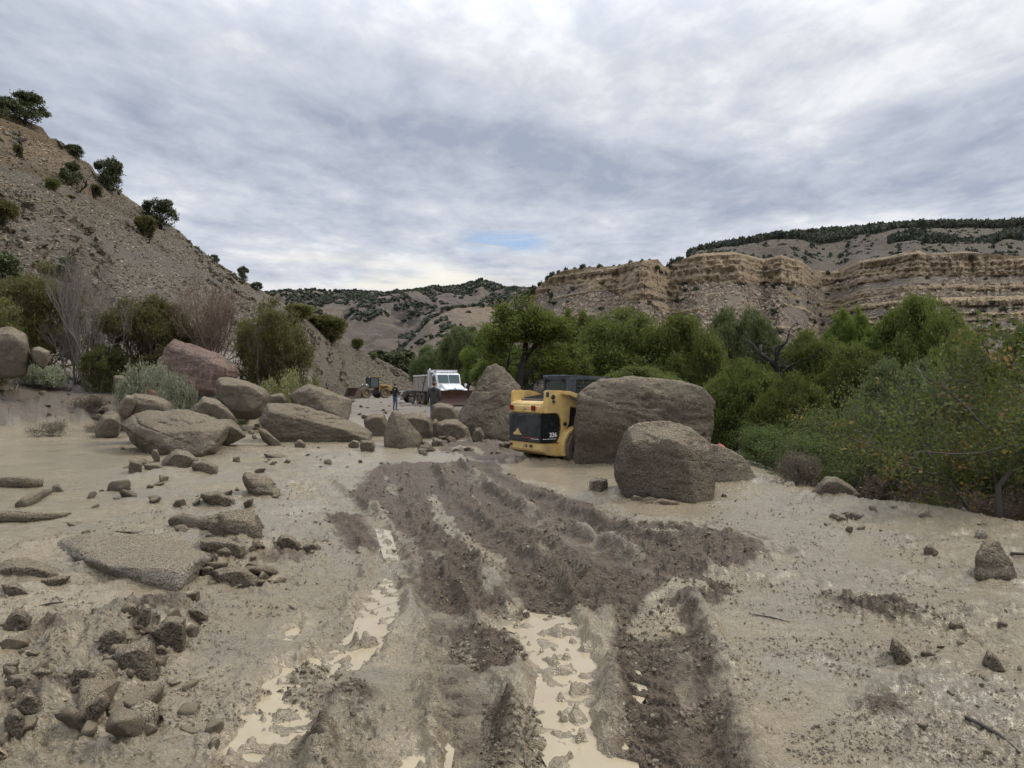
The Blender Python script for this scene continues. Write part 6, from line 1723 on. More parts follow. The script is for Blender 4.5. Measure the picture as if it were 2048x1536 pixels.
def build_skid_steer():
    a = math.radians(57)
    r = empty('skid_steer_loader', (0.30, 15.52, 0.0), -a, 'yellow and black skid steer loader seen from behind, half hidden by the largest boulder', 'skid steer')
    Yl, Bk, Dk = MAT['cat_yellow'], MAT['cat_black'], MAT['dark_steel']
    W = .62
    m = MB()
    m.prism([(0.10, .16), (-.02, .24), (-.02, .405), (2.35, .405), (2.35, .20), (1.9, .12), (.5, .10)], -W, W, 'x', .02)
    m.build('chassis', Yl, r)
    # engine housing behind the panels
    MB().box((0, .50, .78), (1.16, .92, .75), bev=.02).build('engine_bay', Dk, r)
    # hood cap
    m = MB(); m.prism([(-.025, 1.02), (-.035, 1.08), (-.02, 1.20), (.03, 1.255), (.12, 1.275), (.30, 1.30), (.30, 1.02)], -W, W - .02, 'x', .035, 3)
    m.build('hood', Yl, r)
    # louvred engine cover
    cov = MB().prism([(.16, 1.27), (.18, 1.315), (.86, 1.43), (.86, 1.30)], -.46, .46, 'x', .01).build('engine_cover', MAT['rust_grille'], r)
    for i in range(9):
        MB().box((0, .24 + i * .068, 1.340 + i * .0115), (.84, .018, .018), bev=.004).build('slat', Dk, cov)
    MB().cyl((.10, .40, 1.35), (.10, .40, 1.43), .035, 12).cyl((.10, .40, 1.42), (.12, .36, 1.47), .028, 12).build('exhaust_pipe', Dk, r)
    # rear door
    d = MB(); d.prism([(-W + .01, .415), (W - .03, .415), (W - .03, 1.015), (-W + .01, 1.015)], -.045, .03, 'y', .02, 3)
    door = d.build('rear_door', MAT['cat_glass'], r)
    MB().prism([(-.43, .55), (-.39, .60), (-.33, .62), (-.27, .685), (-.23, .69), (-.18, .62), (-.09, .55)], -.053, -.047, 'y').build('triangle_emblem', MAT['cat_yellow'], door)
    MB().box((.22, -.050, .505), (.62, .008, .012)).build('red_stripe', MAT['red_mark'], door)
    MB().box((.40, -.050, .488), (.30, .008, .008)).build('white_stripe', MAT['white_mark'], door)
    MB().box((-.10, -.052, .97), (.16, .02, .03), bev=.006).build('door_latch', Dk, door)
    # bumper recess lights
    for x in (-.55, .02, .22):
        b = MB().box((x, -.028, .33), (.11, .02, .055), bev=.008).build('lamp_recess', Dk, r)
        MB().box((x + .01, -.041, .33), (.06, .010, .030), bev=.004).build('reflector', MAT['red_lens'] if x != .02 else MAT['grey_lens'], b)
    for x in (-.50, .33):
        b = MB().box((x, -.042, 1.135), (.15, .03, .105), bev=.012).build('tail_light', MAT['red_lens'], r)
        MB().box((x, -.060, 1.135), (.014, .01, .09)).build('lens_rib', MAT['dark_red'], b)
    MB().tube([(-.02, -.04, 1.11), (.0, -.055, 1.10), (.04, -.055, 1.105), (.05, -.04, 1.125)], .006).build('hood_handle', Dk, r)
    # black side panels
    for s in (1, -1):
        m = MB(); m.prism([(-.02, .415), (-.02, 1.015), (.30, 1.015), (.385, .985), (.425, .90), (.44, .72), (.41, .56), (.33, .415)], s * (W - .005), s * (W + .012), 'x', .006)
        sp = m.build('side_panel', Bk, r)
        MB().box((s * (W + .015), .16, .495), (.006, .34, .010)).build('pinstripe', MAT['white_mark'], sp)
        if s == 1:
            text_obj('number_236', '236', .125, MAT['white_mark'], sp, (W + .014, .255, .575), (math.radians(90), 0, math.radians(90)), .003, .004)
        else:
            text_obj('number_236', '236', .125, MAT['white_mark'], sp, (-W - .014, .255, .575), (math.radians(90), 0, math.radians(-90)), .003, .004)
        # tower and side frame
        m = MB()
        m.prism([(.025, 1.03), (.04, 1.47), (.075, 1.515), (.50, 1.505), (.565, 1.47), (.60, 1.38), (.95, 1.24), (1.02, 1.10), (.70, 1.16), (.665, .80), (.60, .70), (.66, .56), (.86, .50), (.86, .41), (.36, .41), (.435, .56), (.46, .72), (.445, .90), (.40, 1.0), (.31, 1.03)],
                s * (W - .035), s * (W + .03), 'x', .012)
        tw = m.build('lift_tower', Yl, r)
        for (y, z, rr) in ((.24, 1.37, .05), (.545, .80, .045)):
            MB().cyl((s * (W + .02), y, z), (s * (W + .055), y, z), rr, 16, bev=.008).cyl((s * (W + .05), y, z), (s * (W + .075), y, z), rr * .5, 10).build('pivot_pin', Dk, tw)
        MB().cyl((s * (W + .035), .24, 1.30), (s * (W + .05), .27, 1.25), .03, 10).build('lug', Dk, tw)
        MB().box((s * (W + .034), .10, 1.42), (.004, .07, .10)).build('warning_label', MAT['dark_decal'], tw)
        # arm
        m = MB(); m.prism([(.45, 1.42), (.62, 1.40), (1.2, 1.18), (2.1, 1.02), (2.65, .80), (2.95, .36), (3.05, .36), (3.0, .60), (2.75, .95), (2.2, 1.17), (1.2, 1.32), (.62, 1.495), (.45, 1.50)], s * (W + .034), s * (W + .13), 'x', .012)
        arm = m.build('lift_arm', Yl, r)
        MB().cyl((s * (W + .08), .80, .62), (s * (W + .08), 1.55, 1.02), .035, 12).build('hydraulic_cylinder', MAT['chrome'], arm)
        MB().box((s * (W - .01), .78, .66), (.05, .26, .06), bev=.01).build('step_bracket', MAT['chrome'], r)
        # fender over the rear wheel
        m = MB()
        pr = []
        for i in range(9):
            t = math.radians(200 - 22 * i); pr.append((.84 + .46 * math.cos(t), .30 + .46 * math.sin(t)))
        pr2 = [(.84 + (y - .84) * .9, .30 + (z - .30) * .9) for y, z in pr]
        m.prism(pr + pr2[::-1], s * (W - .02), s * (W + .20), 'x')
        m.build('fender', Yl, r)
        for y in (.84, 1.85):
            wheel(r, (s * (W + .115), y, .28), .40, .26, 'muddy_tyre', 'rim_yellow', 14)
    # cab
    cab = MB()
    z0, z1 = .95, 1.80; y0, y1 = .79, 1.95; hw = .42
    for (x, y) in ((-hw, y0), (hw, y0), (-hw, y1), (hw, y1)):
        cab.box((x * .97, y, (z0 + z1) / 2), (.055, .06, z1 - z0), bev=.01)
    cab.box((0, y0, z0 + .03), (2 * hw, .06, .06)); cab.box((0, y0, z1 - .03), (2 * hw, .07, .07), bev=.01)
    cab.box((0, y1, z1 - .03), (2 * hw, .07, .07), bev=.01)
    for s in (1, -1):
        cab.box((s * hw * .97, (y0 + y1) / 2, z1 - .03), (.055, y1 - y0, .07), bev=.01)
        cab.box((s * hw * .97, (y0 + y1) / 2, z0 + .1), (.055, y1 - y0, .22), bev=.01)
        cab.box((s * hw * .97, y0 + .13, (z0 + z1) / 2), (.05, .22, z1 - z0), bev=.01)
    c = cab.build('cab_frame', MAT['cab_paint'], r)
    m = MB(); m.prism([(y0 - .05, z1), (y0 - .03, z1 + .045), (y1 + .03, z1 + .0), (y1 + .12, z1 - .04), (y1 + .1, z1 - .06)], -hw - .02, hw + .02, 'x', .012).build('cab_roof', MAT['cab_paint'], c)
    MB().box((0, y0 - .005, 1.45), (.70, .012, .60), bev=.004).build('rear_window', MAT['smoke_glass'], c)
    for s in (1, -1):
        g = MB()
        for i in range(11): g.cyl((s * hw, y0 + .27 + i * .08, z0 + .2), (s * hw, y0 + .27 + i * .08, z1 - .06), .006, 5)
        for i in range(8): g.cyl((s * hw, y0 + .25, z0 + .24 + i * .08), (s * hw, y1 - .03, z0 + .24 + i * .08), .006, 5)
        g.build('side_mesh', MAT['cab_paint'], c)
    MB().box((0, 1.35, 1.2), (.5, .5, .45), bev=.06).box((0, 1.14, 1.45), (.46, .14, .5), bev=.05).build('seat', MAT['tyre'], c)
    for s in (1, -1):
        MB().box((s * .30, y0 - .07, z1 - .06), (.12, .08, .085), bev=.02).build('work_light', Dk, c)
    MB().cyl((-.44, y0 - .02, 1.66), (-.52, y0 - .10, 1.68), .012, 6).box((-.53, y0 - .11, 1.69), (.05, .06, .09), bev=.01).build('side_mirror', Dk, c)
    # bucket, hidden in front
    m = MB(); m.prism([(2.85, .15), (2.80, .45), (2.95, .70), (3.05, .70), (2.95, .45), (3.0, .22), (3.65, .10), (3.65, .06), (2.95, .06)], -.85, .85, 'x', .01).build('bucket', MAT['rust_steel'], r)


def build_truck():
    r = empty('dump_truck', (-4.85, 58.0, -0.02), math.radians(203.3), 'white dump truck with a brown snow plow blade across its front, parked facing the camera', 'dump truck')
    Wt, Dk = MAT['white_paint'], MAT['dark_steel']
    m = MB(); m.box((-.42, -3.2, .82), (.16, 7.2, .26)); m.box((.42, -3.2, .82), (.16, 7.2, .26)); m.build('frame', Dk, r)
    cab = MB(); cab.prism([(-2.15, .85), (-2.15, 2.55), (-2.0, 2.68), (-1.05, 2.66), (-.90, 2.60), (-.52, 1.80), (-.50, .85)], -1.02, 1.02, 'x', .07, 3)
    c = cab.build('cab', Wt, r)
    hood = MB(); hood.prism([(-.52, .95), (-.52, 1.80), (.30, 1.66), (.82, 1.50), (.93, 1.38), (.95, .72), (.65, .72), (.55, 1.0), (.2, 1.15), (-.2, 1.1), (-.45, .95)], -.80, .80, 'x', .08, 3)
    h = hood.build('hood', Wt, r)
    for s in (1, -1):
        f = MB(); pr = []
        for i in range(9):
            t = math.radians(165 - 20 * i); pr.append((.0 + .66 * math.cos(t), .55 + .66 * math.sin(t)))
        pr += [(.93, .72), (.95, 1.22), (.6, 1.40), (-.3, 1.45), (-.6, 1.2)]
        f.prism([(p[0], p[1]) for p in pr], s * .76, s * 1.12, 'x', .05)
        ff = f.build('fender', Wt, r)
        MB().box((s * .95, .93, 1.18), (.26, .10, .22), bev=.03).build('headlight', MAT['lamp_lens'], ff)
        MB().cyl((s * 1.04, .45, 1.72), (s * 1.02, .56, 1.72), .11, 16, bev=.02).cyl((s * 1.0, .4, 1.35), (s * 1.04, .45, 1.68), .02, 6).build('plow_light', MAT['lamp_lens'], ff)
        mm = MB().box((s * 1.36, -.62, 2.12), (.06, .20, .52), bev=.03).tube([(s * 1.03, -.75, 2.5), (s * 1.34, -.66, 2.45), (s * 1.34, -.66, 1.8), (s * 1.03, -.75, 1.75)], .018)
        mm.build('side_mirror', Dk, c)
        MB().prism([(-1.85, 1.75), (-1.85, 2.42), (-1.05, 2.42), (-.72, 1.80)], s * 1.018, s * 1.035, 'x').build('side_window', MAT['cab_glass'], c)
        for y in (-4.35, -5.65): 
            wheel(r, (s * .93, y, .54), .54, .50, 'muddy_tyre', 'rim_pale', 20)
        wheel(r, (s * .98, 0, .54), .54, .30, 'muddy_tyre', 'rim_pale', 20)
        MB().cyl((s * .85, -1.9, .62), (s * .85, -.7, .62), .28, 18, bev=.04).build('fuel_tank', MAT['chrome'], r)
        MB().box((s * .93, -3.55, .80), (.34, .02, .6)).build('mud_flap', MAT['tyre'], r)
    # windshield with centre post
    sl = (-.90 + .52) / (2.60 - 1.80)
    def ws(x0, x1):
        return MB().prism([(-.535, 1.86), (-.845, 2.52), (-.830, 2.53), (-.520, 1.87)], x0, x1, 'x', .0)
    ws(-.90, -.03).build('windshield', MAT['cab_glass'], c); ws(.03, .90).build('windshield', MAT['cab_glass'], c)
    MB().box((0, .945, 1.10), (1.16, .04, .50), bev=.03).build('grille_surround', MAT['chrome'], h)
    g = MB().box((0, .958, 1.10), (1.02, .03, .38)).build('grille', Dk, h)
    for i in range(9): 
        MB().box((-.44 + i * .11, .975, 1.10), (.045, .012, .36)).build('grille_bar', MAT['chrome'], h)
    MB().prism([(-.14, 1.44), (-.10, 1.38), (.10, 1.38), (.14, 1.44), (.05, 1.42), (0, 1.46), (-.05, 1.42)], .93, .97, 'y').build('hood_emblem', MAT['chrome'], h)
    MB().box((0, .98, .62), (2.2, .16, .30), bev=.04).build('bumper', MAT['chrome'], r)
    for i in range(5): MB().box((-.5 + i * .25, -1.0, 2.70), (.10, .10, .06), bev=.015).build('roof_marker', MAT['red_lens'], c)
    # dump body
    b = MB()
    b.box((1.12, -4.75, 1.85), (.07, 4.3, 1.25)); b.box((-1.12, -4.75, 1.85), (.07, 4.3, 1.25))
    b.box((0, -2.62, 2.05), (2.3, .07, 1.65)); b.box((0, -6.88, 1.8), (2.2, .07, 1.1)); b.box((0, -4.75, 1.24), (2.3, 4.3, .08))
    bd = b.build('dump_bed', MAT['bed_steel'], r)
    for s in (1, -1):
        MB().box((s * 1.17, -4.75, 2.50), (.12, 4.4, .12), bev=.02).build('top_rail', Wt, bd)
        for y in (-2.70, -4.1, -5.5, -6.8): MB().box((s * 1.18, y, 1.85), (.07, .12, 1.2), bev=.01).build('side_post', MAT['bed_steel'], bd)
        MB().cyl((s * 1.22, -3.1, 2.5), (s * 1.22, -4.0, 1.30), .03, 6).build('tarp_arm', Dk, bd)
    cg = MB(); cg.box((0, -2.30, 2.90), (2.3, .75, .05)); cg.box((0, -1.95, 2.83), (2.34, .05, .22), bev=.01)
    for s in (1, -1): cg.box((s * 1.15, -2.30, 2.83), (.05, .75, .22), bev=.01)
    cg.box((1.16, -2.45, 2.2), (.10, .10, 1.4), bev=.01).box((-1.16, -2.45, 2.2), (.10, .10, 1.4), bev=.01)
    cg.build('cab_guard', Wt, bd)
    for x in (-.75, -.3, .75): MB().box((x, -1.91, 2.83), (.14, .04, .09), bev=.01).build('warning_light', MAT['lamp_lens'] if x < .5 else MAT['red_lens'], bd)
    m = MB(); m.cyl((1.05, -2.28, .9), (1.05, -2.28, 2.75), .10, 14); m.tube([(1.05, -2.28, 2.75), (1.05, -2.34, 2.92), (1.05, -2.5, 3.0)], .07, 10); m.build('exhaust_stack', MAT['chrome'], r)
    # plow
    rows = []
    for i in range(9):
        t = i / 8; z = .12 + 1.12 * t; y = 2.05 - .28 * math.sin(t * math.pi * .9) - .02 + .10 * t * t
        rows.append([(x, y, z) for x in np.linspace(-1.85, 1.75, 14)])
    rows2 = [[(p[0], p[1] - .03, p[2]) for p in rr] for rr in rows]
    m = MB(); m.sheet(rows); m.sheet(rows2)
    m.sheet([rows[-1], rows2[-1]]); m.sheet([rows[0], rows2[0]])
    pb = m.build('plow_blade', MAT['plow'], r)
    MB().box((0, 1.98, 1.26), (3.62, .08, .05), bev=.01).build('blade_lip', MAT['plow_dark'], pb)
    MB().box((0, 2.03, .10), (3.6, .03, .16)).build('cutting_edge', MAT['plow_dark'], pb)
    for x in (-1.5, -.75, 0, .75, 1.5): MB().box((x, 1.72, .66), (.04, .14, 1.0)).build('blade_rib', MAT['plow_dark'], pb)
    for i in range(6): MB().box((-1.22 - .075 * i, 1.995 + .012, 1.10 - .0), (.05, .012, .075 if i in (0, 3) else .055)).build('white_marking', MAT['white_mark'], pb)
    MB().box((0, 1.40, .55), (.9, .7, .16)).box((0, 1.15, .95), (1.0, .12, .7)).cyl((0, 1.2, 1.2), (0, 1.7, .6), .05, 8).build('plow_frame', MAT['plow_dark'], r)
    mk = MB().cyl((-1.78, 1.95, 1.25), (-1.80, 1.95, 2.18), .018, 8).build('blade_marker', MAT['orange_marker'], pb)


def build_pickup():
    hd = Vector((-.93, -.36)); th = math.atan2(-hd.x, hd.y)
    o0 = Vector(((800 - 1024) / F * 69.5, 69.5)) - hd * 5.45
    r = empty('pickup_truck', (o0.x, o0.y, 0.0), th, 'dark grey pickup truck partly hidden behind the dump truck', 'pickup truck')
    Pn = MAT['dark_paint']
    b = MB(); b.prism([(0, .55), (.0, 1.22), (3.85, 1.24), (5.1, 1.16), (5.42, 1.02), (5.45, .55), (5.1, .45), (4.9, .75), (4.5, .90), (4.1, .75), (3.9, .45), (1.75, .45), (1.55, .75), (1.2, .90), (.8, .75), (.6, .45), (.2, .48)], -.96, .96, 'x', .05, 3)
    bd = b.build('body', Pn, r)
    c = MB(); c.prism([(1.75, 1.22), (1.9, 1.82), (2.1, 1.90), (3.2, 1.88), (3.45, 1.80), (4.05, 1.24)], -.84, .84, 'x', .07, 3); cb = c.build('cab', Pn, r)
    for s in (1, -1):
        MB().prism([(1.98, 1.28), (2.08, 1.76), (2.68, 1.78), (2.70, 1.28)], s * .838, s * .852, 'x').build('side_window', MAT['cab_glass'], cb)
        MB().prism([(2.78, 1.28), (2.78, 1.78), (3.22, 1.76), (3.75, 1.28)], s * .838, s * .852, 'x').build('side_window', MAT['cab_glass'], cb)
        MB().box((s * 1.06, 3.55, 1.32), (.18, .10, .18), bev=.03).build('side_mirror', MAT['tyre'], cb)
        MB().box((s * .965, 2.55, 1.08), (.02, .14, .03)).build('door_handle', MAT['chrome'], bd)
        MB().box((s * .963, 2.73, .85), (.008, .012, .66)).box((s * .963, 1.80, .85), (.008, .012, .66)).build('door_seam', MAT['tyre'], bd)
        MB().box((s * .78, 5.42, .92), (.30, .08, .16), bev=.02).build('headlight', MAT['lamp_lens'], bd)
        for y in (1.2, 4.5): wheel(r, (s * .84, y, .39), .39, .26, 'tyre', 'rim_pale', 18)
    MB().prism([(3.50, 1.74), (4.00, 1.27), (4.015, 1.285), (3.515, 1.755)], -.74, .74, 'x').build('windshield', MAT['cab_glass'], cb)
    MB().box((0, 5.44, .88), (1.1, .06, .26), bev=.02).build('grille', MAT['tyre'], bd)
    MB().box((0, 5.50, .58), (1.9, .16, .20), bev=.04).build('bumper', MAT['chrome'], bd)
    MB().box((0, .9, 1.235), (1.6, 1.6, .02)).build('bed_cover', MAT['tyre'], bd)


def build_loader():
    hd = Vector((-.75, -.66)); th = math.atan2(-hd.x, hd.y)
    r = empty('wheel_loader', ((743 - 1024) / F * 95, 95.0, 0.0), th, 'small yellow wheel loader with a dark bucket, far down the road by the scree', 'wheel loader')
    Yl, Dk = MAT['loader_yellow'], MAT['dark_steel']
    b = MB(); b.prism([(-2.75, .85), (-2.80, 1.35), (-2.55, 1.72), (-.75, 1.86), (-.75, .75), (-1.2, .70), (-1.45, 1.0), (-2.2, 1.0)], -.75, .75, 'x', .08, 3); bd = b.build('engine_body', Yl, r)
    MB().box((0, -2.72, .75), (1.9, .35, .4), bev=.05).build('counterweight', Dk, r)
    MB().box((0, -.2, .80), (.9, 3.6, .5), bev=.04).build('frame', Dk, r)
    c = MB()
    for x in (-.62, .62):
        for y in (-.75, .45): c.box((x, y, 2.05), (.08, .08, 1.4), bev=.01)
    c.box((0, -.15, 1.42), (1.32, 1.3, .16), bev=.03); cb = c.build('cab', Dk, r)
    MB().box((0, -.15, 2.80), (1.45, 1.45, .12), bev=.04).build('cab_roof', Yl, cb)
    MB().box((0, -.15, 2.10), (1.22, 1.18, 1.22), bev=.02).build('cab_window', MAT['cab_glass'], cb)
    for s in (1, -1):
        MB().cyl((s * .5, .50, 2.74), (s * .5, .62, 2.72), .08, 10).build('work_light', MAT['lamp_lens'], cb)
        MB().cyl((s * .55, 1.0, 1.75), (s * .55, 1.12, 1.75), .10, 10).build('headlight', MAT['lamp_lens'], r)
        MB().prism([(.55, 1.55), (.75, 1.80), (1.9, 1.30), (2.45, .62), (2.35, .42), (2.1, .50), (1.6, 1.05)], s * .42, s * .56, 'x', .02).build('lift_arm', MAT['loader_arm'], r)
        MB().box((s * .95, -1.5, 1.62), (.5, 1.3, .06), bev=.02).build('fender', Yl, r)
        for y in (-1.45, 1.35): wheel(r, (s * .92, y, .68), .68, .48, 'muddy_tyre', 'rim_yellow', 16)
    bk = MB(); bk.prism([(2.35, .12), (2.30, .75), (2.55, 1.22), (2.70, 1.38), (2.76, 1.36), (2.62, 1.15), (2.45, .74), (2.50, .28), (3.35, .14), (3.35, .08), (2.40, .06)], -1.38, 1.38, 'x')
    for s in (1, -1): bk.prism([(2.35, .12), (2.34, .75), (2.58, 1.18), (2.75, 1.30), (3.2, .45), (3.3, .12)], s * 1.35, s * 1.40, 'x')
    bu = bk.build('bucket', MAT['rust_steel'], r)
    for i in range(8): MB().box((-1.2 + i * .343, 3.40, .11), (.07, .16, .04)).build('bucket_tooth', Dk, bu)


def person(loc, rz, joints, edges, rule, mats, label, hair):
    names = list(joints); idx = {k: i for i, k in enumerate(names)}
    me = bpy.data.meshes.new('person')
    me.from_pydata([joints[k][0] for k in names], [(idx[a], idx[b]) for a, b in edges], [])
    t = link('tmp_body', me)
    sk = t.modifiers.new('s', 'SKIN'); sk.use_smooth_shade = True
    ss = t.modifiers.new('u', 'SUBSURF'); ss.levels = 2; ss.render_levels = 2
    bpy.context.view_layer.update()
    if not me.skin_vertices: me.attributes
    lay = me.skin_vertices[0].data
    for k in names:
        rr = joints[k][1]; v = lay[idx[k]]
        v.radius = (rr, rr) if not hasattr(rr, '__len__') else rr
        v.use_root = (k == 'pelvis')
    bpy.context.view_layer.update()
    ev = t.evaluated_get(bpy.context.evaluated_depsgraph_get())
    out = bpy.data.meshes.new_from_object(ev)
    bpy.data.objects.remove(t)
    out.materials.clear()
    for m in mats: out.materials.append(m)
    for p in out.polygons:
        p.material_index = rule(p.center); p.use_smooth = True
    o = link('person', out, loc=loc); o.rotation_euler = (0, 0, rz); tag(o, label, 'person')
    return o


def build_people():
    E = [('pelvis', 'waist'), ('waist', 'chest'), ('chest', 'neck'), ('neck', 'jaw'), ('jaw', 'head'), ('head', 'crown'), ('head', 'nose'),
         ('chest', 'shl'), ('shl', 'ell'), ('ell', 'wrl'), ('wrl', 'hal'), ('chest', 'shr'), ('shr', 'elr'), ('elr', 'wrr'), ('wrr', 'har'),
         ('pelvis', 'hil'), ('hil', 'knl'), ('knl', 'anl'), ('anl', 'tol'), ('pelvis', 'hir'), ('hir', 'knr'), ('knr', 'anr'), ('anr', 'tor')]
    def base(hands, lean=0.0, bulk=1.0):
        J = dict(pelvis=((0, 0, .95), (.155 * bulk, .12 * bulk)), waist=((0, .01, 1.12), (.15 * bulk, .115 * bulk)), chest=((0, 0, 1.36), (.175 * bulk, .125 * bulk)), neck=((0, .01, 1.52), .058),
                 jaw=((0, .03, 1.60), .068), head=((0, .035, 1.685), .088), crown=((0, .02, 1.735), .075), nose=((0, .135, 1.655), .014),
                 hil=((-.095, 0, .88), .098), knl=((-.11, .02, .50), .062), anl=((-.12, -.02, .09), .045), tol=((-.14, .15, .035), .04),
                 hir=((.095, 0, .88), .098), knr=((.12, .03, .50), .062), anr=((.14, -.01, .09), .045), tor=((.17, .16, .035), .04))
        J.update(hands)
        for k in ('waist', 'chest', 'neck', 'jaw', 'head', 'crown', 'nose'): 
            p = J[k][0]; J[k] = ((p[0], p[1] + lean * (p[2] - .95), p[2]), J[k][1])
        return J
    def fingers(J, E2, side, wrist, palm, dirv):
        d = Vector(dirv).normalized(); s = d.cross(Vector((0, 1, 0.2))).normalized()
        for i, (off, ln) in enumerate(((-.030, .07), (-.010, .082), (.010, .078), (.028, .062))):
            b = Vector(palm) + s * off; kx = b + d * ln * .5; tp = b + d * ln * .85 + Vector((0, .025, 0))
            J['f%s%da' % (side, i)] = (tuple(kx), .010); J['f%s%db' % (side, i)] = (tuple(tp), .008)
            E2 += [('ha' + side, 'f%s%da' % (side, i)), ('f%s%da' % (side, i), 'f%s%db' % (side, i))]
        th = Vector(palm) - d * .03 - s * .045 + Vector((0, .02, 0)); J['t%s' % side] = (tuple(th), .011); E2.append(('ha' + side, 't%s' % side))
    # man in black: forearms raised in front, seen from behind his left shoulder
    hA = dict(shl=((-.20, 0, 1.43), .068), ell=((-.27, .03, 1.15), .052), wrl=((-.20, .24, 1.10), .036), hal=((-.16, .31, 1.12), .036),
              shr=((.20, 0, 1.43), .068), elr=((.28, .02, 1.16), .052), wrr=((.22, .22, 1.06), .036), har=((.18, .29, 1.07), .036))
    J = base(hA); E2 = list(E); fingers(J, E2, 'l', None, J['hal'][0], (.3, 1, .1)); fingers(J, E2, 'r', None, J['har'][0], (-.3, 1, .1))
    def ruleA(c):
        if c.z > 1.545: return 2
        if c.z < .085: return 3
        if c.y > .235 and 0.95 < c.z < 1.25: return 2
        return 0 if c.z > .90 else 1
    x = (790 - 1024) / F * 47
    p = person((x, 47, .0), math.radians(-40), J, E2, ruleA, [MAT['cloth_black'], MAT['jeans'], MAT['skin'], MAT['boot']], 'person in black jacket and blue jeans standing on the road beyond the boulders', None)
    m = MB(); bmesh.ops.create_uvsphere(m.bm, u_segments=18, v_segments=12, radius=.104)
    for v in list(m.bm.verts):
        if v.co.z < -.03 and v.co.y > -.02: m.bm.verts.remove(v)
    for v in m.bm.verts: v.co = Vector((v.co.x * .95, v.co.y * 1.08 + .018, v.co.z * .92 + 1.70))
    m.build('hair', MAT['hair'], p)
    MB().box((.10, -.10, 1.38), (.07, .02, .05), bev=.005).build('sleeve_patch', MAT['white_mark'], p)
    # person in hoodie from behind, arms down
    hB = dict(shl=((-.21, 0, 1.43), .078), ell=((-.27, -.03, 1.14), .062), wrl=((-.27, .05, .88), .042), hal=((-.27, .08, .80), .038),
              shr=((.21, 0, 1.43), .078), elr=((.27, -.02, 1.14), .062), wrr=((.22, .14, .98), .042), har=((.17, .20, .98), .036))
    J = base(hB, bulk=1.22); J['pelvis'] = ((0, 0, .95), (.19, .15)); E2 = list(E)
    fingers(J, E2, 'l', None, J['hal'][0], (0, .15, -1)); fingers(J, E2, 'r', None, J['har'][0], (-.6, .6, 0))
    def ruleB(c):
        if c.z > 1.56: return 2
        if c.z < .085: return 3
        if c.x < -.18 and c.z < .86 and c.z > .6: return 4
        return 0 if c.z > .84 else 1
    x = (868 - 1024) / F * 31
    p = person((x, 31, .0), math.radians(-12), J, E2, ruleB, [MAT['hoodie'], MAT['jeans'], MAT['skin'], MAT['boot'], MAT['glove']], 'person in dark grey hoodie and yellow glove standing before the dump truck', None)
    m = MB(); bmesh.ops.create_uvsphere(m.bm, u_segments=18, v_segments=12, radius=.106)
    for v in list(m.bm.verts):
        if v.co.z < -.02 and v.co.y > -.01: m.bm.verts.remove(v)
    for v in m.bm.verts: v.co = Vector((v.co.x * .97, v.co.y * 1.08 + .02, v.co.z * .9 + 1.70))
    m.build('hair', MAT['hair_brown'], p)
    m = MB(); m.cyl((0, -.075, 1.50), (0, -.105, 1.40), .12, 16, .09, bev=.03); m.build('hood', MAT['hoodie'], p)


def build_shed():
    r = empty('shed', ((1454 - 1024) / F * 22, 22.6, -3.80), math.radians(-14), 'shed roof with a red ridge strip below the edge behind the wedge-shaped slab', 'shed')
    MB().box((0, 0, 1.4), (2.2, 2.6, 2.8)).build('wall', MAT['shed_wall'], r)
    for s in (1, -1):
        rows = []
        for y in np.linspace(-1.5, 1.5, 2):
            rows.append([(s * 1.35 * t, y, 3.42 - .62 * t + .018 * math.sin(i * math.pi)) for i, t in enumerate(np.linspace(0, 1, 20))])
        m = MB()
        n = 40
        for i in range(n):
            y = -1.5 + 3.0 * (i + .5) / n
            m.prism([(0 * s, 3.42 + (.02 if i % 4 == 0 else 0)), (s * 1.38, 2.80 + (.02 if i % 4 == 0 else 0)), (s * 1.38, 2.77), (0 * s, 3.38)], y - 1.5 / n, y + 1.5 / n, 'y')
        m.build('roof_sheet', MAT['tin'], r)
    MB().prism([(-.16, 3.38), (0, 3.47), (.16, 3.38), (.16, 3.41), (0, 3.50), (-.16, 3.41)], -1.55, 1.55, 'y').build('ridge_cap', MAT['red_mark'], r)


def build_pole():
    x, Y = (797 - 1024) / F * 330, 330
    r = empty('utility_pole', (x, Y, -3), 0, 'thin wooden utility pole far off at the mouth of the valley', 'pole')
    MB().cyl((0, 0, 0), (0, 0, 26), .22, 8, .15).build('post', MAT['bark_dark'], r)
    MB().box((0, 0, 24.6), (2.6, .15, .18)).build('crossarm', MAT['bark_dark'], r)

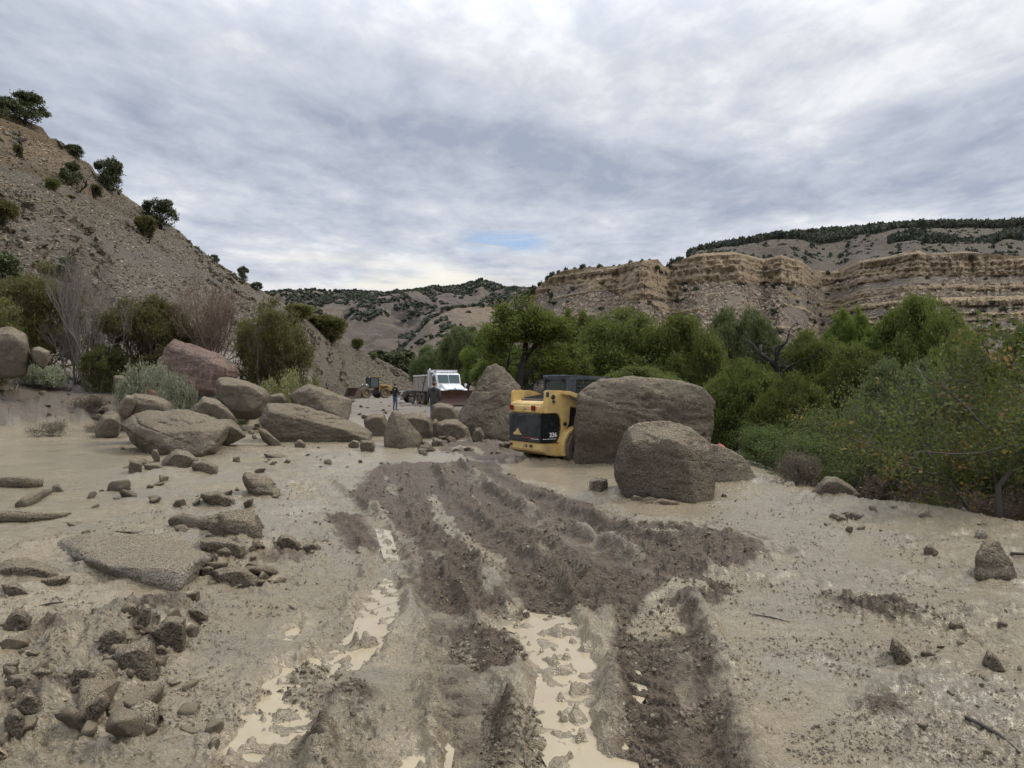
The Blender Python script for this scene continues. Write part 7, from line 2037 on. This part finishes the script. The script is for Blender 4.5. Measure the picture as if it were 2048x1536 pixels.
# ------------------------------------------------------------------ material list
MAT = {}
def build_materials():
    M = MAT
    M['mud'] = mud_material(); M['water'] = water_material(); M['talus'] = talus_material(); M['mesa'] = mesa_mat()
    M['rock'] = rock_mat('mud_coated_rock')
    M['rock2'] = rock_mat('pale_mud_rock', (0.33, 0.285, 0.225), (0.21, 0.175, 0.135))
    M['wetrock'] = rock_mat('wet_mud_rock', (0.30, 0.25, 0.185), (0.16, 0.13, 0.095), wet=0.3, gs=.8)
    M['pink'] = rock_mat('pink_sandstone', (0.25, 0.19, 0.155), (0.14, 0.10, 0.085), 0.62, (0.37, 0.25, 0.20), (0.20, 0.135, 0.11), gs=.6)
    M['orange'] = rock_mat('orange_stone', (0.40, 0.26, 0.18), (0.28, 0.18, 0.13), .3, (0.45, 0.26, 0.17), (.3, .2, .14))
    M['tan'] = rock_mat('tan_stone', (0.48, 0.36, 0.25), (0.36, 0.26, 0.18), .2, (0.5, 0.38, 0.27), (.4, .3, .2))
    M['clod'] = stone_material('clod', [(0.115, 0.090, 0.060), (0.17, 0.136, 0.094), (0.24, 0.20, 0.14)], .8)
    M['crumb'] = stone_material('crumb', [(0.17, 0.138, 0.10), (0.27, 0.225, 0.165), (0.11, 0.088, 0.066)], .7)
    M['scree'] = stone_material('scree_stone', [(0.16, 0.137, 0.10), (0.245, 0.208, 0.15), (0.13, 0.112, 0.086), (0.33, 0.28, 0.20)])
    M['scree_y'] = stone_material('scree_stone_ochre', [(0.26, 0.19, 0.12), (0.36, 0.27, 0.165), (0.18, 0.135, 0.095), (0.42, 0.33, 0.21)])
    M['mesa_stone'] = stone_material('mesa_stone', [(0.22, 0.17, 0.125), (0.34, 0.265, 0.185), (0.17, 0.135, 0.105), (0.42, 0.33, 0.23)])
    g = lambda n, a, b, **k: leaf_mat(n, a, b, **k)
    M['leaf_cotton'] = g('leaf_cotton', (0.112, 0.150, 0.028), (0.175, 0.212, 0.042), c3=(0.26, 0.23, 0.048), amt3=.0, trans=.5)
    M['leaf_willow'] = g('leaf_willow', (0.105, 0.136, 0.028), (0.165, 0.195, 0.047), c3=(0.24, 0.21, 0.052), amt3=.02, trans=.5)
    M['leaf_grey'] = g('leaf_grey', (0.105, 0.130, 0.048), (0.16, 0.185, 0.075), trans=.45)
    M['leaf_juniper'] = g('leaf_juniper', (0.125, 0.130, 0.040), (0.190, 0.188, 0.062), c3=(0.18, 0.14, 0.06), amt3=.02, trans=.5, nscale=1.5)
    M['leaf_pine'] = g('leaf_pine', (0.0525, 0.0682, 0.0275), (0.105, 0.1164, 0.0438), trans=.1)
    M['leaf_sage'] = g('leaf_sage', (0.27, 0.29, 0.18), (0.38, 0.40, 0.27), trans=.2, nscale=3)
    M['leaf_rabbit'] = g('leaf_rabbit', (0.20, 0.22, 0.10), (0.30, 0.30, 0.13), c3=(0.42, 0.34, 0.06), amt3=.08, trans=.2, nscale=3)
    M['leaf_dry'] = g('leaf_dry', (0.20, 0.165, 0.115), (0.13, 0.105, 0.075), trans=.1)
    M['leaf_dead'] = g('leaf_dead', (0.16, 0.10, 0.06), (0.20, 0.13, 0.08), trans=.1)
    M['leaf_oak'] = g('leaf_oak', (0.080, 0.120, 0.028), (0.140, 0.182, 0.048), c3=(0.24, 0.215, 0.05), amt3=.03, trans=.5, nscale=1.5)
    M['leaf_rust'] = g('leaf_rust', (0.090, 0.118, 0.030), (0.150, 0.170, 0.048), c3=(0.30, 0.185, 0.06), amt3=.085, trans=.5, nscale=1.1)
    M['bark'] = simple_mat('bark', (0.055, 0.045, 0.036), .9, dirt=.1)
    M['bark_dark'] = simple_mat('bark_dark', (0.028, 0.023, 0.02), .9, dirt=.05)
    M['bark_oak'] = simple_mat('bark_oak', (0.075, 0.062, 0.050), .9, dirt=.2, dirtcol=(.16, .14, .12))
    M['bark_grey'] = simple_mat('bark_grey', (0.12, 0.098, 0.08), .9, dirt=.15)
    M['twig_grey'] = simple_mat('twig_grey', (0.20, 0.17, 0.145), .9, dirt=.1)
    M['twig_brown'] = simple_mat('twig_brown', (0.15, 0.105, 0.078), .9, dirt=.1)
    M['twig_oak'] = simple_mat('twig_oak', (0.10, 0.085, 0.07), .9, dirt=.1)
    s = simple_mat
    M['cat_yellow'] = s('machine_yellow', (0.60, 0.415, 0.155), .42, dirt=.30, scale=3.5, dirtcol=(.24, .18, .11))
    M['loader_yellow'] = s('loader_yellow', (0.40, 0.265, 0.075), .55, dirt=.45, scale=3, dirtcol=(.16, .13, .09))
    M['cat_black'] = s('machine_black', (0.012, 0.013, 0.015), .25, dirt=.16, scale=5, dirtcol=(.12, .10, .085))
    M['cat_glass'] = s('door_panel', (0.018, 0.024, 0.032), .22, dirt=.34, scale=3, dirtcol=(.060, .062, .062))
    M['dark_steel'] = s('dark_steel', (0.035, 0.033, 0.032), .6, .3, dirt=.3)
    M['rust_grille'] = s('rust_grille', (0.085, 0.06, 0.048), .7, .2, dirt=.4)
    M['rust_steel'] = s('rust_steel', (0.10, 0.062, 0.045), .65, .2, dirt=.4)
    M['loader_arm'] = s('loader_arm', (0.16, 0.13, 0.09), .7, dirt=.5)
    M['plow'] = s('plow_steel', (0.095, 0.048, 0.036), .55, .2, dirt=.25, scale=2)
    M['plow_dark'] = s('plow_edge', (0.03, 0.024, 0.022), .6, .2, dirt=.2)
    M['chrome'] = s('bright_metal', (0.55, 0.55, 0.55), .3, .8, dirt=.3)
    M['red_lens'] = s('red_lens', (0.22, 0.012, 0.010), .2, dirt=.12)
    M['dark_red'] = s('dark_red', (0.08, 0.008, 0.008), .3, dirt=.1)
    M['grey_lens'] = s('grey_lens', (0.5, 0.45, 0.40), .3, dirt=.2)
    M['red_mark'] = s('red_paint', (0.33, 0.045, 0.04), .5, dirt=.15)
    M['white_mark'] = s('white_paint_mark', (0.75, 0.74, 0.72), .5, dirt=.10)
    M['white_paint'] = s('white_truck_paint', (0.74, 0.75, 0.76), .3, dirt=.16, scale=2.0, coat=.3)
    M['bed_steel'] = s('dump_bed_steel', (0.33, 0.31, 0.275), .6, dirt=.4, scale=2)
    M['dark_decal'] = s('label_film', (0.03, 0.03, 0.03), .5, dirt=.1)
    M['cab_paint'] = s('cab_paint', (0.035, 0.047, 0.062), .45, dirt=.35, dirtcol=(.13, .12, .10))
    M['smoke_glass'] = s('smoked_glass', (0.035, 0.05, 0.045), .08, dirt=.25, dirtcol=(.10, .11, .10))
    M['cab_glass'] = s('windscreen_glass', (0.05, 0.075, 0.075), .06, dirt=.2, scale=2, dirtcol=(.11, .12, .12))
    M['lamp_lens'] = s('lamp_lens', (0.75, 0.76, 0.76), .15, dirt=.08)
    M['orange_marker'] = s('orange_marker', (0.50, 0.16, 0.07), .5, dirt=.1)
    M['tyre'] = s('tyre_rubber', (0.03, 0.028, 0.027), .85, dirt=.3)
    M['muddy_tyre'] = s('muddy_tyre', (0.075, 0.06, 0.048), .9, dirt=.6, dirtcol=(.15, .12, .09))
    M['rim_yellow'] = s('rim_yellow', (0.30, 0.20, 0.07), .6, dirt=.5)
    M['rim_pale'] = s('rim_pale', (0.26, 0.235, 0.21), .6, dirt=.4)
    M['dark_paint'] = s('dark_car_paint', (0.038, 0.035, 0.033), .35, dirt=.3, scale=2, coat=.3)
    M['cloth_black'] = s('black_cloth', (0.014, 0.014, 0.017), .9, dirt=.05)
    M['hoodie'] = s('grey_hoodie', (0.045, 0.043, 0.042), .95, dirt=.1)
    M['jeans'] = s('blue_jeans', (0.055, 0.085, 0.15), .9, dirt=.2)
    M['skin'] = s('skin', (0.42, 0.25, 0.18), .6, dirt=.0)
    M['boot'] = s('boot', (0.03, 0.022, 0.018), .8, dirt=.4)
    M['glove'] = s('yellow_glove', (0.50, 0.36, 0.08), .8, dirt=.1)
    M['hair'] = s('dark_hair', (0.02, 0.014, 0.01), .6, dirt=.0)
    M['hair_brown'] = s('brown_hair', (0.06, 0.042, 0.03), .7, dirt=.0)
    M['shed_wall'] = s('shed_wall', (0.25, 0.22, 0.19), .8, dirt=.3)
    M['tin'] = s('roof_tin', (0.30, 0.31, 0.31), .5, .4, dirt=.3)


def build_puddles():
    for i, (pts, lv) in enumerate(PUD):
        g = np.array([GP(*p) for p in pts]); c = g.mean(0)
        v = g - c; ln = np.linalg.norm(v, axis=1)[:, None]
        out = v * (1 + .32 / np.maximum(ln, .3))
        bm = bmesh.new(); vs = [bm.verts.new((p[0], p[1], 0)) for p in out]; bm.faces.new(vs)
        bmesh.ops.triangulate(bm, faces=bm.faces); 
        me = bpy.data.meshes.new('puddle'); bm.normal_update(); bm.to_mesh(me); bm.free()
        if me.polygons and me.polygons[0].normal.z < 0: me.flip_normals()
        me.materials.append(MAT['water'])
        o = link('puddle', me, loc=(c[0], c[1], lv)); tag(o, 'cream-coloured muddy water standing in a wheel rut', kind='structure')


def scatter_scree(hs):
    X, Y, Z, och = hs
    rg = np.random.RandomState(12)
    nt, nu = X.shape
    def pick(n, smin, smax, mat, name, label, wfun, pw=4, flat=.55):
        i = rg.randint(12, nt - 45, n * 3); j = rg.randint(70, nu - 4, n * 3)
        px = X[i, j] / Y[i, j] * F + 1024
        keep = rg.rand(n * 3) < wfun(i, j, px)
        i, j = i[keep][:n], j[keep][:n]
        fi, fj = rg.rand(len(i)), rg.rand(len(i))
        def ip(A): return (A[i, j] * (1 - fi) * (1 - fj) + A[i + 1, j] * fi * (1 - fj) + A[i, j + 1] * (1 - fi) * fj + A[i + 1, j + 1] * fi * fj)
        p = np.stack([ip(X), ip(Y), ip(Z)], -1)
        s = smin + (smax - smin) * rg.rand(len(p)) ** pw
        rot = np.stack([rg.uniform(-.5, .5, len(p)), rg.uniform(-.5, .5, len(p)) + .3, rg.uniform(0, 6.28, len(p))], -1)
        scl = np.stack([s, s * rg.uniform(.5, .9, len(p)), s * rg.uniform(.3, .7, len(p))], -1)
        o = gn_scatter(name, p, rot, scl, MAT[mat], sub=1, nvar=8, dist=.45, squash=(1, .8, .6), seed=5); tag(o, label, 'scree', kind='stuff')
    clump = lambda px, i, j: .3 + .7 * sstep(-.3, .4, perlin(X[i, j] * .12, Z[i, j] * .25, 3.0) + .4 * perlin(X[i, j] * .6, Y[i, j] * .6, 3.0))
    pick(52000, .06, .48, 'scree', 'scree_stones', 'grey-brown scree stones covering the left slope', lambda i, j, px: clump(px, i, j) * (1 - .6 * och[i, j]))
    pick(22000, .08, .50, 'scree_y', 'ochre_stones', 'yellowish broken sandstone on the upper left slope', lambda i, j, px: clump(px, i, j) * och[i, j], 4)
    # dry tufts and low brush between the stones
    i = rg.randint(20, nt - 45, 1500); j = rg.randint(70, nu - 4, 1500)
    k = perlin(X[i, j] * .08, Y[i, j] * .08, 12.) > 0.05; i, j = i[k], j[k]
    p = np.stack([X[i, j], Y[i, j], Z[i, j] + .05], -1); s = rg.uniform(.25, .75, len(p))
    o = gn_scatter('slope_tufts', p, rg.uniform(0, 6, (len(p), 3)), np.stack([s, s, s * .7], -1), MAT['tuft'], sub=2, nvar=4, dist=.9, squash=(1, 1, .7), nscale=3)
    tag(o, 'low grey tufts of brush dotted over the scree', 'brush', kind='stuff')


def scatter_mesa(ms):
    rg = np.random.RandomState(15)
    X, Y, Z, cl, U, up = (ms[k] for k in ('X', 'Y', 'Z', 'cl', 'U', 'up')); nl = ms['nlow']; nt, nu = X.shape
    # blocks on the talus
    i = rg.randint(0, nl - 2, 90000); j = rg.randint(30, nu - 3, 90000)
    inv = (U[i, j] > 1040) & (U[i, j] < 2300) & (cl[i, j] < .3) & (Z[i, j] > 4)
    i, j = i[inv], j[inv]
    w = sstep(-.4, .5, perlin(X[i, j] * .06, Z[i, j] * .10, 3.0) + .3 * perlin(X[i, j] * .4, Z[i, j] * .4, 3.0))
    k = rg.rand(len(i)) < w; i, j = i[k][:17000], j[k][:17000]
    p = np.stack([X[i, j], Y[i, j], Z[i, j]], -1) + rg.normal(0, .4, (len(i), 3)) * np.array([1, 0, 0])
    s = .45 + 2.0 * rg.rand(len(p)) ** 5
    o = gn_scatter('talus_blocks', p, rg.uniform(0, 6, (len(p), 3)), np.stack([s, s * .8, s * .7], -1), MAT['mesa_stone'], sub=1, nvar=6, dist=.4, squash=(1, .9, .8))
    tag(o, 'fallen sandstone blocks on the talus below the mesa cliffs', 'talus blocks', kind='stuff')
    # shrubs: countable ones in view are things
    me_list = []
    for q in range(4):
        rq = np.random.RandomState(200 + q)
        c = rq.normal(size=(260, 3)); c /= np.linalg.norm(c, axis=1)[:, None]; c *= rq.uniform(.3, 1, (260, 1)) ** .6 * np.array([.5, .5, .42]); c[:, 2] = np.abs(c[:, 2] + .12)
        me_list.append(leaves_mesh('shrub', c, .17, MAT['leaf_far'], rq))
    n = 0; tries = 0
    while n < 230 and tries < 8000:
        tries += 1
        i = rg.randint(8, nl - 2); j = rg.randint(40, nu - 60)
        if not (1060 < U[i, j] < 2060) or Z[i, j] < 6: continue
        wgt = .25 + .75 * (perlin(np.array([X[i, j] * .03]), np.array([Z[i, j] * .03]), 8.)[0] > .05)
        if 1590 < U[i, j] < 1690: wgt *= 3
        if cl[i, j] > .5: wgt *= .35
        if rg.rand() > wgt: continue
        o = link('hillside_shrub', me_list[rg.randint(4)], loc=(X[i, j], Y[i, j], Z[i, j] - .2)); s = rg.uniform(1.1, 2.8)
        o.scale = (s, s, s * rg.uniform(.7, 1.1)); o.rotation_euler = (0, 0, rg.uniform(0, 6))
        tag(o, 'dark shrub dotting the ledges and talus of the mesa', 'shrub', 'shrubs on the mesa face'); n += 1
    # wooded rim and plateau: reads as one mass
    P_ = []
    ii = np.arange(nl, nt - 3)
    for _ in range(26000):
        i = ii[int(len(ii) * rg.rand() ** .55) % len(ii)]; j = rg.randint(30, nu - 30)
        u = U[i, j]; q = (i - nl) / (len(ii))
        if not (1360 < u < 2400): continue
        wn = perlin(np.array([X[i, j] * .011]), np.array([Y[i, j] * .016]), 5.)[0]
        if q > .93 or wn > .34 + (.10 if u < 1700 else 0) - .16 * (q > .7): P_.append((X[i, j], Y[i, j], Z[i, j] + .8))
        if len(P_) > 3600: break
    for _ in range(1500):
        i = rg.randint(nl + 2, nt - 6); j = rg.randint(30, nu - 30)
        if U[i, j] > 1360: P_.append((X[i, j], Y[i, j], Z[i, j] - 1.2))
    p = np.array(P_) + rg.normal(0, 1.2, (len(P_), 3)) * np.array([1, 1, 0]); s = rg.uniform(2.0, 5.2, len(p)); s[-1500:] *= .55
    o = gn_scatter('rim_trees', p, np.column_stack([rg.uniform(-.2, .2, (len(p), 2)), rg.uniform(0, 6, len(p))]), np.stack([s * .8, s * .8, s * 1.25], -1), MAT['far_green'], sub=3, nvar=6, dist=.8, squash=(1, 1, 1), nscale=2)
    tag(o, 'dark belt of pinyon and juniper along the mesa top', 'woodland', kind='stuff')
    # trees along the left crest of the mesa front
    cr = nl - 1
    cm = [2, 3]
    for px, hpx in [(1052, 14), (1060, 20), (1068, 14), (1082, 10), (1096, 10), (1105, 12), (1118, 8), (1132, 8), (1150, 7), (1166, 12), (1180, 6), (1199, 10), (1204, 7), (1228, 6), (1240, 6), (1262, 8), (1285, 7), (1300, 6), (1338, 10), (1346, 12), (1358, 12), (1366, 8), (1380, 9), (1392, 8), (1405, 7), (1440, 6), (1460, 6)]:
        j = int(np.argmin(np.abs(U[cr] - px))); o = link('crest_tree', me_list[rg.randint(4)], loc=(X[cr, j], Y[cr, j] + 1, Z[cr, j] - .4))
        s = hpx / F * Y[cr, j] / .62; o.scale = (s * .7, s * .7, s); o.rotation_euler = (0, 0, rg.uniform(0, 6)); tag(o, 'small dark tree standing on the near rim of the mesa', 'tree', 'trees on the near mesa rim')


def scatter_ridge(res, name, label, n, smin, smax, f, thr, seed, slopebias=0.0, umax=1200, lo=.25):
    X, Y, Z, T, U, rd = res; rg = np.random.RandomState(seed); nt, nu = X.shape
    i = rg.randint(int(nt * lo), nt - 16, n * 4); j = rg.randint(2, nu - 3, n * 4)
    m = perlin(X[i, j] * f, Y[i, j] * f * .6, 5.) + .5 * perlin(X[i, j] * f * 4, Y[i, j] * f * 4, 9.) + 1.3 * (T[i, j] - .72) + slopebias * (rd[i, j] - .3)
    k = (m > thr); i, j = i[k][:n], j[k][:n]
    p = np.stack([X[i, j], Y[i, j], Z[i, j] + smin * .2], -1) + rg.normal(0, 1.5, (len(i), 3)) * np.array([1, 1, 0])
    # a denser fringe on the skyline
    jj = rg.randint(2, nu - 3, n // 12); it = nt - 17
    p2 = np.stack([X[it, jj], Y[it, jj] - 3, Z[it, jj] + .5], -1); p = np.vstack([p, p2])
    s = rg.uniform(smin, smax, len(p))
    o = gn_scatter(name, p, np.column_stack([rg.uniform(-.2, .2, (len(p), 2)), rg.uniform(0, 6, len(p))]), np.stack([s, s, s * .95], -1), MAT['far_green'], sub=2, nvar=5, dist=.7, squash=(1, 1, .9), nscale=2, seed=seed)
    tag(o, label, 'woodland', kind='stuff')


# ------------------------------------------------------------------ build everything
build_materials()
MAT['tuft'] = stone_material('slope_tuft', [(0.12, 0.10, 0.075), (0.17, 0.14, 0.10), (0.10, 0.095, 0.06)])
MAT['far_green'] = stone_material('far_woodland', [(0.028, 0.036, 0.022), (0.045, 0.054, 0.030), (0.06, 0.062, 0.036)])
MAT['leaf_far'] = leaf_mat('leaf_far', (0.045, 0.055, 0.03), (0.085, 0.09, 0.05), trans=.1)
MAT['badland'] = badland_mat('badland', (0.112, 0.087, 0.068), (0.085, 0.070, 0.060), (0.18, 0.145, 0.10))
MAT['badland2'] = badland_mat('badland_tan', (0.165, 0.122, 0.083), (0.118, 0.09, 0.068), (0.21, 0.16, 0.105))

hs = build_hillside()
ms = build_mesa()
M1 = [(380, 600), (480, 590), (544, 585), (590, 584), (635, 581), (687, 583), (764, 588), (822, 580), (866, 577), (901, 577), (939, 569), (963, 564), (983, 570), (1013, 578), (1071, 578), (1120, 582), (1250, 590)]
r1 = build_ridge('far_mountain', 'wooded ridge with bare eroded spurs closing the valley', M1, 520, 1050, 380, 1250, 360, 190, 52, .010, MAT['badland'], -5, 1.15, 0)
r2 = build_ridge('tan_spur', 'bare tan spur in front of the far ridge', [(760, 735), (800, 700), (830, 672), (860, 640), (885, 625), (905, 617), (935, 614), (965, 612), (990, 612), (1012, 618), (1040, 640), (1090, 655), (1180, 680)], 430, 620, 760, 1180, 260, 120, 14, .016, MAT['badland2'], -5, 1.0, 4)
r3 = build_ridge('low_hill', 'low stony hill on the valley floor beyond the trees', [(700, 760), (770, 728), (820, 698), (850, 678), (880, 664), (920, 660), (960, 662), (1000, 668), (1040, 672), (1100, 690), (1160, 720)], 260, 350, 700, 1160, 260, 90, 5, .03, MAT['badland2'], -5, 1.0, 7)
build_boulders(); build_ground(); build_puddles(); settle_rocks(); build_logs(); build_debris()
build_trees()
build_skid_steer(); build_truck(); build_pickup(); build_loader(); build_people(); build_shed(); build_pole()
scatter_scree(hs); scatter_mesa(ms)
scatter_ridge(r1, 'ridge_woodland', 'dark pinyon and juniper wood on the far ridge', 4500, 2.4, 5.5, .008, .30, 21, 1.1)
scatter_ridge(r2, 'spur_bushes', 'scattered dark bushes on the tan spur', 500, 1.8, 4.0, .02, .32, 22)
scatter_ridge(r3, 'low_hill_bushes', 'scattered bushes on the low stony hill', 260, 1.2, 2.8, .03, .30, 23)
